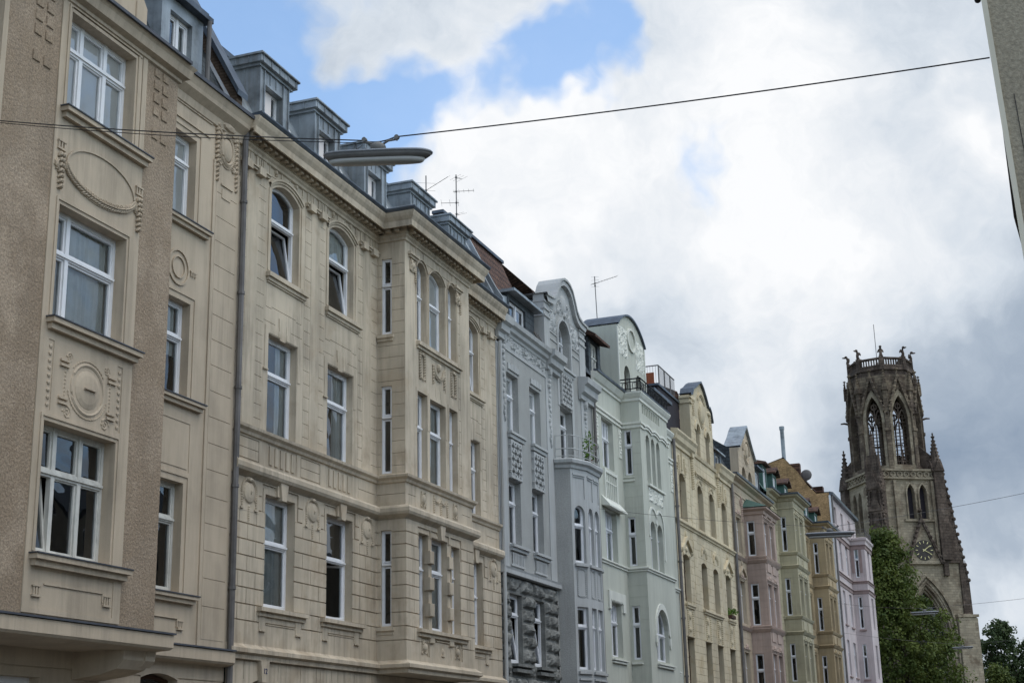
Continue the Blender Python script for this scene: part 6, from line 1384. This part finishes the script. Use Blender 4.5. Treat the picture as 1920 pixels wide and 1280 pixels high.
# ============================================================ trees
def leafmat(name, c1, c2):
    m = bpy.data.materials.new(name); m.use_nodes = True; nt = m.node_tree; g = NG(nt); b = nt.nodes['Principled BSDF']; b.inputs['Roughness'].default_value = .6
    tc = g.n('ShaderNodeTexCoord'); n = g.n('ShaderNodeTexNoise', i_Scale=.55, i_Detail=3.); g.l(tc.outputs['Object'], n.inputs['Vector']); n2 = g.n('ShaderNodeTexNoise', i_Scale=4., i_Detail=2.); g.l(tc.outputs['Object'], n2.inputs['Vector'])
    f = g.ramp(g.math('ADD', g.math('MULTIPLY', n.outputs['Fac'], .6), g.math('MULTIPLY', n2.outputs['Fac'], .4)), [(.38, 0.), (.62, 1.)]); g.l(g.mix(f, c1, c2), b.inputs['Base Color']); b.inputs['Specular IOR Level'].default_value = .25
    t = g.n('ShaderNodeBsdfTranslucent'); g.l(g.mix(f, c1, c2), t.inputs['Color']); mx = g.n('ShaderNodeMixShader'); mx.inputs[0].default_value = .3; g.l(b.outputs[0], mx.inputs[1]); g.l(t.outputs[0], mx.inputs[2]); g.l(mx.outputs[0], nt.nodes['Material Output'].inputs[0]); return m
M['bark'] = mat('bark', srgb(70, 60, 50), .95, .2, 2., bump=.03, bscale=6.)
def tree(label, x, y, prof, mleaf, clumps=260, per=60, leaf=.3, group=None, seed=1, kind='leafy_tree'):
    """prof = [(z, rx, ry, dx)] crown envelope"""
    R = random.Random(seed); t = thing(kind, label, 'tree', (x, y, 0), group); LOCAL.add(t.name)
    zs = [p[0] for p in prof]; H_ = zs[-1]
    b = MB(); b.tube([(0, 0, 0), (.05, .05, zs[0]*.6), (prof[2][3]*.5, .1, (zs[0]+H_)*.5), (prof[-2][3], 0, H_*.9)], [.42, .34, .2, .05], 9)
    for k in range(16):
        a = R.random()*6.28; z0 = zs[0]*.7+(H_*.75-zs[0]*.7)*k/16; 
        def env(z):
            for p, q in zip(prof[:-1], prof[1:]):
                if p[0] <= z <= q[0]: f = (z-p[0])/(q[0]-p[0]); return [p[i]+(q[i]-p[i])*f for i in (1, 2, 3)]
            return [.4, .4, prof[-1][3]]
        z1 = min(H_*.97, z0+2.2); e = env(max(zs[0], z1)); b.tube([(.05, .05, z0), (e[2]*.5+math.cos(a)*e[0]*.4, math.sin(a)*e[1]*.4, (z0+z1)/2), (e[2]+math.cos(a)*e[0]*.85, math.sin(a)*e[1]*.85, z1)], [.13, .08, .02], 5)
    b.build('trunk', M['bark'], t, True)
    vs = []; fs = []
    for k in range(clumps):
        z = zs[0]+(H_-zs[0])*R.random(); rx, ry, dx = env(z); a = R.random()*6.28; rr = (R.random()**.45)*(1+.16*math.sin(3*a+z)+.12*math.sin(7*a+2*z)); cx_, cy_ = dx+math.cos(a)*rx*rr, math.sin(a)*ry*rr
        cr = .5+.85*R.random()**1.5
        for j in range(per):
            u = Vector((R.gauss(0, 1), R.gauss(0, 1), R.gauss(0, .75))); u = u.normalized()*cr*(.45+.6*R.random()); p = Vector((cx_, cy_, z))+u
            s_ = leaf*(.55+.6*R.random()); n = (u.normalized()+Vector((R.gauss(0, .6), R.gauss(0, .6), .5+R.gauss(0, .5)))).normalized(); q = n.cross(Vector((R.gauss(0, 1), R.gauss(0, 1), R.gauss(0, 1)))).normalized(); w_ = n.cross(q)
            i0 = len(vs); vs += [tuple(p-q*s_*.5), tuple(p+w_*s_*.42), tuple(p+q*s_*.5), tuple(p-w_*s_*.42)]; fs.append((i0, i0+1, i0+2, i0+3))
    c_ = MB(); c_.v = vs; c_.f = fs; c_.build('crown', mleaf, t)
    return t
lm1 = leafmat('maple_leaves', (.045, .072, .014), (.14, .165, .035)); lm2 = leafmat('dark_leaves', (.035, .06, .022), (.08, .11, .04))
tree('tall dense green tree standing between the lilac house and the church tower', -14.6, 150, [(6, 2.5, 2.5, 0), (8, 5.2, 4.5, 0), (12, 5.4, 4.5, 0), (15, 4.0, 4, -.6), (18, 3.0, 3, -1.2), (21, 2.0, 2, -1.3), (23.2, .8, .8, -1.0)], lm1, 620, 75, .32, seed=3)
tree('dark green tree right of the church base, the rounder and taller of two', -9.8, 262, [(6, 2, 2, 0), (12, 4.2, 4, 0), (18, 3.8, 4, 0), (21, 2.6, 3, .3), (23, .8, 1, .2)], lm2, 260, 60, .45, 'trees behind the church', 5)
tree('lower dark green tree at the right edge beside the rounder one', -4.4, 264, [(5, 2, 2, 0), (10, 4.0, 4, 0), (16, 3.8, 4, 0), (18.5, 2.4, 3, 0), (20, .8, 1, 0)], lm2, 240, 60, .45, 'trees behind the church', 8)
tree('yellowish lower tree at the foot of the church, before the dark trees', -9.6, 240, [(3, 2, 2, 0), (8, 2.6, 2.6, 0), (12, 2.2, 2.2, 0), (14.5, .8, 1, 0)], lm1, 150, 60, .4, seed=9)

lmp = leafmat('plant_leaves', (.06, .13, .02), (.16, .28, .04))
plant('potted_plant', 'small green potted plant on the round balcony of the blue-grey house', -14.45, 46.9, 11.32, .28, 1.0, 130)
plant('flower_box', 'green flower box on the window ledge of the cream house', -14.93, 71.3, 8.24, .5, .25, 160, True)

tree('dark green tree mostly cut off by the right edge of the picture', 2.4, 266, [(5, 2, 2, 0), (10, 4.2, 4, 0), (16, 4.0, 4, 0), (19.3, 2.6, 3, 0), (21, .8, 1, 0)], lm2, 220, 60, .45, 'trees behind the church', 12)

# ============================================================ church tower
M['stone'] = mat('weathered_tuff', srgb(142, 127, 108), .95, .3, .3, col2=srgb(98, 84, 73), c2=.5, bump=.05, bscale=2.2, streak=.4, brick=(.9, .42, .03, 'xy', (.7, .7, .7)))
M['stonel'] = mat('pale_tuff', srgb(166, 153, 132), .95, .2, .25, col2=srgb(128, 113, 95), c2=.55, bump=.03, bscale=3., streak=.15, brick=(.8, .36, .015, 'xy', (.78, .76, .74)))
M['stoned'] = mat('sooty_tuff', srgb(116, 101, 90), .95, .35, .35, col2=srgb(84, 72, 64), c2=.48, bump=.06, bscale=2.5, streak=.3, brick=(.8, .42, .02, 'xy', (.6, .6, .6)))
M['gold'] = mat('gilt', srgb(226, 214, 160), .5, .05, 3., metal=.1)
def tower():
    T = thing('church_tower', 'tall weathered gothic church tower with open octagonal crown, pinnacles and a dark clock', 'church tower', (-20.3, 214, 0))
    ca, sa = .848, .53; C0 = Vector((-21.8, 207.4)); R_ = Fr(C0.x, C0.y, ca, sa); L_ = Fr(C0.x, C0.y, sa, -ca)
    cx_, cy_ = -20.3, 214.0
    # lower stage with portal window, upper square stage with lancets
    low = MB(); UL = 11.4; m = 6.1
    def sidebox(b, z0, z1, wR, wL, opsR=(), opsL=(), arR=(), arL=(), R=-.9):
        b.relief(R_, 0, wR, z0, z1, opsR, R=R, arches=arR); b.relief(L_, -wL, 0, z0, z1, opsL, R=R, arches=arL)
        p0 = Vector(R_(wR, 0)); p1 = Vector(L_(-wL, 0)); bk = p0+p1-Vector(R_(0, 0))
        for a, c_ in ((p0, bk), (bk, p1)): b.quad((a.x, a.y, z0), (c_.x, c_.y, z0), (c_.x, c_.y, z1), (a.x, a.y, z1))
        b.quad((R_(0, 0)[0], R_(0, 0)[1], z1), (p0.x, p0.y, z1), (bk.x, bk.y, z1), (p1.x, p1.y, z1))
    sidebox(low, 0, 27.8, UL, 11.2, [(m-3.1, m+3.1, 8, 24.4, None), (m+2.9, m+4.3, 0, 12, None)], (), [(m-3.1, m+3.1, 17.5, 24.4, 'pt', 0.)], R=-1.2)
    low.build('lower_wall', M['stonel'], T)
    b = MB()
    for k, (o, d0, d1) in enumerate(((4.0, 0, .35), (3.55, -.2, .12), (3.25, -.5, -.1), (2.95, -.9, -.4), (2.7, -1.15, -.7))):
        h = 25.8-(4.0-o)*1.5; i_ = o-.22; z0 = 17.5
        b.ring(R_, arch_curve(m-o, m+o, z0, h, 'pt', 30), arch_curve(m-i_, m+i_, z0, h-.36, 'pt', 30), d0, d1); b.box(R_, m-o, m-i_, 8, z0, d0, d1); b.box(R_, m+i_, m+o, 8, z0, d0, d1)
    b.build('portal_moulding', M['stonel'], T)
    b = MB(); [b.box(R_, m-2.7+k*.9-.09, m-2.7+k*.9+.09, 8, 17.5+(1-abs(k-3)/3)*5.2, -1.15, -.85) for k in range(1, 6)]; [b.box(R_, m-2.5, m+2.5, z, z+.12, -1.12, -.9) for z in (11, 14, 17.4)]
    for u in (-1.3, 0, 1.3): c = [(m+u+.6*math.cos(a), 19.2+(.9 if u == 0 else 0)+.6*math.sin(a)) for a in [math.pi*2*i/18 for i in range(19)]]; b.ring(R_, c, [(m+u+(x-m-u)*.8, z) for x, z in c], -1.12, -.9)
    b.build('portal_tracery', M['stoned'], T)
    b = MB(); b.rect(R_, m-3, m+3, 8, 24.3, -1.18); b.build('portal_glass', M['darkpane'], T)
    # clock gable
    b = MB(); b.prism(R_, [(m-2.5, 27.2), (m+2.5, 27.2), (m, 33.4)], -.2, .5); b.build('clock_gable', M['stonel'], T)
    b = MB()
    for s_ in (-1, 1):
        b.prism(R_, [(m+s_*2.75, 27.2), (m+s_*2.4, 27.2), (m, 33.1), (m, 33.9)][::s_], .3, .75)
        for k in range(9): t = k/9; b.fell(R_, m+s_*2.7*(1-t), 27.5+6.2*t, .24, .26, .3, .6)
    b.tube([R_(m, 33.6, .5), R_(m, 35.0, .5)], .12, 6); b.fell(R_, m, 34.7, .35, .18, .3, .5); b.build('clock_gable_coping', M['stoned'], T)
    b = MB(); disc = [(m+1.42*math.cos(a), 29.1+1.42*math.sin(a)) for a in [math.pi*2*i/36 for i in range(36)]]; b.prism(R_, disc, .5, .58); ck = b.build('clock', mat('clock_face', srgb(66, 61, 58), .8, .15, 2.), T)
    b = MB()
    for k in range(12):
        a = math.pi*2*k/12; d = Vector((math.cos(a), math.sin(a))); n = Vector((-d.y, d.x)); w_ = .045
        p = [Vector((m, 29.1))+d*r_+n*w_*s_ for r_, s_ in ((.98, -1), (1.3, -1), (1.3, 1), (.98, 1))]; b.prism(R_, [tuple(q) for q in p], .585, .62)
    b.build('hour_mark', M['gold'], ck)
    for a, L, w_ in ((math.radians(35), 1.2, .06), (math.radians(-28), 1.25, .05)):
        b = MB(); d = Vector((math.cos(a), math.sin(a))); n = Vector((-d.y, d.x)); p = [Vector((m, 29.1))+d*r_+n*w_*s_ for r_, s_ in ((-.25, -1), (L, -.4), (L, .4), (-.25, 1))]; b.prism(R_, [tuple(q) for q in p], .62, .65); b.build('clock_hand', M['gold'], ck)
    # ledges
    b = MB(); b.box(R_, m+2.4, UL+.15, 27.4, 27.8, 0, .35); b.box(R_, m+2.9, m+3.6, 25.6, 27.4, 0, .4); b.build('ledge', M['stoned'], T)
    # wide base and right-hand stepped buttress
    b = MB(); b.prism(Fr(R_(10.2, 0)[0], R_(10.2, 0)[1], ca, sa), [(0, 0), (2.9, 0), (2.9, 19.7), (1.9, 20.3), (0, 20.3)], -4, .6); b.box(Fr(R_(10.2, 0)[0], R_(10.2, 0)[1], ca, sa), -.1, 3.05, 19.9, 20.25, -4, .75); b.build('base_wall', M['stonel'], T)
    bt = Fr(R_(UL, 0)[0], R_(UL, 0)[1], ca, sa); b = MB()
    b.prism(bt, [(.02, 20.3), (1.3, 20.3), (1.25, 24.6), (.75, 26.6), (.7, 29.5), (.1, 31.5), (-.1, 35.2), (-.9, 39.0), (-1.9, 40.5), (-1.9, 27.8), (.02, 27.8)], -2.2, .2)
    for k in range(15): t = k/14; b.ell(bt(1.2-2.2*t, 25+15*t, .2), ((.28, 0, 0), (0, .28, 0), (0, 0, .3)), 6, 4)
    b.build('stepped_buttress', M['stoned'], T)
    b = MB(); b.tube([bt(1.0, 24.5, 0), bt(1.0, 26.2, 0), bt(1.0, 27.8, 0)], [.3, .22, .03], 6); b.build('pinnacle', M['stoned'], T)
    # square stage
    W = 9.5; sq = MB()
    lanc = [(m-1.5, m-.35), (m+.35, m+1.5)]
    sidebox(sq, 27.8, 39.4, W, W, [(a, c_, 33.6, 38.5, None) for a, c_ in lanc], [(-m+0-.9+q, -m+.25+q, 32.5, 38.2, None) for q in (-.7, 1.0)], [(a, c_, 37.3, 38.5, 'pt', 0.) for a, c_ in lanc], [(-m-.9+q, -m+.25+q, 37, 38.2, 'pt', 0.) for q in (-.7, 1.0)], R=-.7)
    sq.build('upper_wall', M['stonel'], T)
    b = MB(); b.rect(R_, m-1.6, m+1.6, 33.5, 38.5, -.68); b.build('lancet_louvre', M['darkwall'], T); b = MB(); b.rect(L_, -8, -4, 32.4, 38.3, -.68); b.build('lancet_louvre', M['darkwall'], T)
    b = MB()
    for a, c_ in lanc: b.ring(R_, arch_curve(a-.2, c_+.2, 37.2, 38.8, 'pt'), arch_curve(a, c_, 37.2, 38.5, 'pt'), 0, .2); b.box(R_, a-.2, a, 33.4, 37.2, 0, .2); b.box(R_, c_, c_+.2, 33.4, 37.2, 0, .2)
    b.box(R_, m-2.2, m+2.2, 33.2, 33.5, 0, .3); b.box(R_, 2.6, 3.0, 28, 39, 0, .35); b.box(R_, W-1.2, W-.8, 28, 39, 0, .35); b.build('lancet_moulding', M['stonel'], T)
    # frieze of quatrefoils round the square stage
    for fr, u0, u1 in ((R_, 0, W), (L_, -W, 0)):
        b = MB(); b.box(fr, u0-.1, u1+.1, 39.2, 39.45, -.2, .35); b.box(fr, u0-.1, u1+.1, 40.35, 40.65, -.2, .4); b.box(fr, u0, u1, 39.45, 40.35, -.2, .1)
        for k in range(9): c = [(u0+.6+k*1.03+.42*math.cos(a), 39.9+.42*math.sin(a)) for a in [math.pi*2*i/12 for i in range(13)]]; b.ring(fr, c, [(u0+.6+k*1.03+(x-u0-.6-k*1.03)*.65, 39.9+(z-39.9)*.65) for x, z in c], .1, .28)
        b.build('frieze', M['stonel'], T)
    # near corner pier with its crust of small gables and pinnacles
    n0 = Vector((-.32, -1.38)).normalized(); pf = Fr(C0.x-n0.y*0+n0.x*0, C0.y, -n0.y, n0.x)
    b = MB(); b.box(pf, -1.05, 1.05, 26, 40.2, -1.2, .8); b.box(pf, -1.25, 1.25, 0, 26, -1.4, 1.3); b.box(pf, -.7, .7, 40.2, 42.5, -.8, .5)
    for z in (28, 31.4, 34.5, 37.6): b.prism(pf, [(-.9, z), (.9, z), (0, z+2.4)], .7, 1.15); b.tube([pf(0, z+2, 1), pf(0, z+3.2, 1)], [.16, .04], 5); [b.fell(pf, s_*.9, z+.3, .2, .5, .3, .9) for s_ in (-1, 1)]; b.box(pf, -1.15, 1.15, z-.3, z, -.5, 1.0)
    for s_ in (-1, 1):
        for k in range(26): b.fell(pf, s_*(1.08+.05*math.sin(k*2.3)), 26.4+k*.53, .17, .2, .18, .72+.1*math.sin(k))
        b.tube([pf(s_*.75, 26, .95), pf(s_*.75, 38.5, .85)], .14, 6); b.tube([pf(s_*.95, 40.0, .5), pf(s_*.95, 41.2, .5), pf(s_*.95, 43.4, .5)], [.3, .26, .03], 6)
    b.tube([pf(0, 42.2, 0), pf(0, 43.2, 0), pf(0, 46.2, 0)], [.55, .45, .05], 7)
    for k in range(7): b.fell(pf, .0+.35*(1-k/7)*(-1)**k, 42.8+k*.45, .18, .16, .3, .0)
    for z in (29.8, 33.0, 36.2): b.prism(pf, [(-.35, z), (.35, z), (.3, z+1.5), (0, z+2.0), (-.3, z+1.5)], .78, .98)
    b.build('corner_pier', M['stoned'], T)
    def pinn(x, y, z0, zb, zt, r_):
        b = MB(); f0 = Fr(x, y, ca, sa); b.box(f0, -r_, r_, z0, zb, -r_, r_)
        b.tube([(x, y, zb-.1), (x, y, zb+.4), (x, y, zt)], [r_*1.25, r_*1.05, .05], 8)
        for k in range(8):
            t = (k+.5)/8; rr = r_*1.1*(1-t)+.06
            for a in range(4): q = a*math.pi/2+.56; b.ell((x+math.cos(q)*rr, y+math.sin(q)*rr, zb+.4+(zt-zb-.4)*t), ((.16, 0, 0), (0, .16, 0), (0, 0, .17)), 5, 3)
        for a in range(4): q = a*math.pi/2+.56; b.prism(Fr(x, y, -math.sin(q+.0), math.cos(q)), [(-r_, zb-.6), (r_, zb-.6), (0, zb+1.1)], r_*.2, r_*1.25)
        b.ell((x, y, zt-.15), ((.32, 0, 0), (0, .32, 0), (0, 0, .12)), 6, 4); b.ell((x, y, zt+.2), ((.13, 0, 0), (0, .13, 0), (0, 0, .25)), 6, 4); b.build('pinnacle', M['stoned'], T)
    pr = R_(W, 0); pl = L_(-W, 0); pinn(pr[0], pr[1], 27.8, 40.9, 45.6, .75); pinn(pl[0], pl[1], 20, 39.8, 44.8, .75); bk = (pr[0]+pl[0]-C0.x, pr[1]+pl[1]-C0.y); pinn(bk[0], bk[1], 27, 40.9, 45.2, .75)
    # flying half-arches from the corner turrets to the octagon
    for (x, y) in ((pr[0], pr[1]), (pl[0], pl[1]), (bk[0], bk[1])):
        d = Vector((cx_-x, cy_-y)); f0 = Fr(x, y, d.x, d.y); L = d.length; b = MB(); b.prism(f0, [(0, 40.4), (0, 42.2), (L-4.6, 44.4), (L-4.6, 40.4)], -.3, .3); b.build('flying_buttress', M['stoned'], T)
    # open octagon
    RO = 5.05; AP = RO*math.cos(math.pi/8); WF = 2*RO*math.sin(math.pi/8); n1a = math.atan2(-.848, .53)
    for k in range(8):
        a = n1a+k*math.pi/4; n = (math.cos(a), math.sin(a)); x, y = cx_+n[0]*AP, cy_+n[1]*AP; f = Fr(x, y, -n[1], n[0])
        b = MB(); hw = WF/2; ow = 1.18
        b.relief(f, -hw, hw, 40.6, 54.6, [(-ow, ow, 41.4, 51.4, None)], R=-.75, arches=[(-ow, ow, 48.2, 51.4, 'pt', 0.)])
        b.relief(Fr(cx_+n[0]*(AP-.75), cy_+n[1]*(AP-.75), n[1], -n[0]), -hw+.31, hw-.31, 40.6, 54.6, [(-ow, ow, 41.4, 51.4, None)], R=0)
        b.build('octagon_wall', M['stone'], T)
        b = MB(); b.ring(f, arch_curve(-ow-.42, ow+.42, 48.0, 52.4, 'pt', 20), arch_curve(-ow, ow, 48.1, 51.45, 'pt', 20), 0, .22); b.box(f, -ow-.42, -ow, 41.2, 48.05, 0, .22); b.box(f, ow, ow+.42, 41.2, 48.05, 0, .22); b.box(f, -hw, hw, 40.6, 41.2, 0, .3); b.build('window_moulding', M['stonel'] if k in (0, 7) else M['stone'], T)
        b = MB()
        for s_ in (-1, 1):
            pp = [(s_*1.85, 49.2), (s_*1.55, 49.0), (0, 53.9), (0, 54.8)]; b.prism(f, pp[::s_], .15, .6)
            for j in range(7): t = (j+.5)/7; b.fell(f, s_*1.8*(1-t), 49.4+5.1*t, .2, .24, .22, .45)
        b.prism(f, [(-.9, 52.3), (.9, 52.3), (0, 54.2)], 0, .22); b.tube([f(0, 54.4, .35), f(0, 55.7, .35)], [.2, .07], 6); b.fell(f, 0, 55.3, .36, .16, .3, .35); b.build('window_gable', M['stone'], T)
        # tracery and glazing bars, open to the sky behind
        b = MB(); b.box(f, -.07, .07, 41.4, 50.6, -.5, -.3); [b.box(f, u-.035, u+.035, 41.4, 48.6, -.46, -.36) for u in (-.59, .59)]
        for j in range(14): b.box(f, -ow, ow, 41.9+j*.52, 41.96+j*.52, -.44, -.38)
        for s_ in (-1, 1): b.ring(f, arch_curve(s_*.6-.55, s_*.6+.55, 48.2, 49.6, 'pt', 10), arch_curve(s_*.6-.4, s_*.6+.4, 48.2, 49.35, 'pt', 10), -.5, -.32)
        c = [(.5*math.cos(q), 50.0+.5*math.sin(q)) for q in [math.pi*2*i/12 for i in range(13)]]; b.ring(f, c, [(x_*.6, 50+(z_-50)*.6) for x_, z_ in c], -.5, -.32); b.build('tracery', M['stoned'], T)
        # corner shaft at the vertex with pinnacle, gargoyle, parapet post and statue
        va = a+math.pi/8; vx, vy = cx_+RO*math.cos(va), cy_+RO*math.sin(va); fv = Fr(vx, vy, -math.sin(va), math.cos(va)); b = MB()
        b.box(fv, -.34, .34, 40.6, 52.6, -.4, .3); b.box(fv, -.42, .42, 46.2, 46.6, -.3, .45); b.prism(fv, [(-.5, 52.2), (.5, 52.2), (0, 54.0)], -.2, .5); b.tube([fv(0, 52.6, .25), fv(0, 55.2, .25)], [.3, .05], 6)
        for j in range(5): [b.fell(fv, s_*.26*(1-j/6), 52.9+j*.42, .14, .14, .14, .3) for s_ in (-1, 1)]
        b.fell(fv, 0, 55.0, .25, .1, .2, .25); b.build('corner_shaft', M['stone'], T)
        b = MB(); b.tube([fv(0, 48.6, .2), fv(0, 48.75, .8), fv(0, 48.7, 1.3)], [.18, .14, .1], 6); b.build('gargoyle', M['stoned'], T)
        fv = Fr(cx_+4.45*math.cos(va), cy_+4.45*math.sin(va), -math.sin(va), math.cos(va)); b = MB(); b.box(fv, -.3, .3, 55.4, 57.5, -.4, .3); b.build('parapet_post', M['stoned'], T)
        b = MB(); b.tube([fv(0, 57.4, 0), fv(0, 57.9, .15), fv(0, 58.3, .0), fv(0, 58.7, .2)], [.28, .2, .24, .15], 8); b.ell(fv(0, 58.8, .3), ((.22, 0, 0), (0, .22, 0), (0, 0, .19)), 8, 5); b.fell(fv, 0, 58.7, .14, .13, .4, .45); [b.fell(fv, s_*.26, 58.3, .14, .36, .12, -.1, s_*.5) for s_ in (-1, 1)]; b.build('grotesque_figure', M['stoned'], T)
        hw2 = 4.45*math.sin(math.pi/8); f = Fr(cx_+n[0]*4.1, cy_+n[1]*4.1, -n[1], n[0]); b = MB(); b.prism(Fr(*f(0, 0)[:2], -n[1], n[0]), [(-hw, 54.2), (hw, 54.2), (hw2, 55.4), (-hw2, 55.4)], -.3, .1); b.box(f, -hw2, hw2, 55.4, 55.95, -.4, .35); b.box(f, -hw2, hw2, 56.0, 56.2, -.2, .3); b.box(f, -hw2, hw2, 57.05, 57.3, -.22, .3)
        for j in range(8): u = -hw2+.35+j*(2*hw2-.7)/7; b.box(f, u-.07, u+.07, 56.2, 57.05, -.1, .12)
        b.build('parapet', M['stoned'], T)
    b = MB(); b.add([(cx_+4.4*math.cos(q), cy_+4.4*math.sin(q), 55.9) for q in [n1a+math.pi/8+k*math.pi/4 for k in range(8)]], [tuple(range(8))]); b.build('crown_floor', M['stoned'], T)
    b = MB(); b.box(Fr(cx_, cy_, ca, sa), -.12, .12, 40.6, 52, -.12, .12); b.tube([(cx_-2.2, cy_, 45), (cx_+2.2, cy_, 45)], .12, 6); b.build('bell_frame', M['stoned'], T)
    b = MB(); b.tube([(cx_-.2, cy_-1, 55.9), (cx_-.2, cy_-1, 63.3)], .05, 6); b.build('lightning_rod', M['pipe'], T)
tower()
# faint haze is too thin to show at these distances: none built
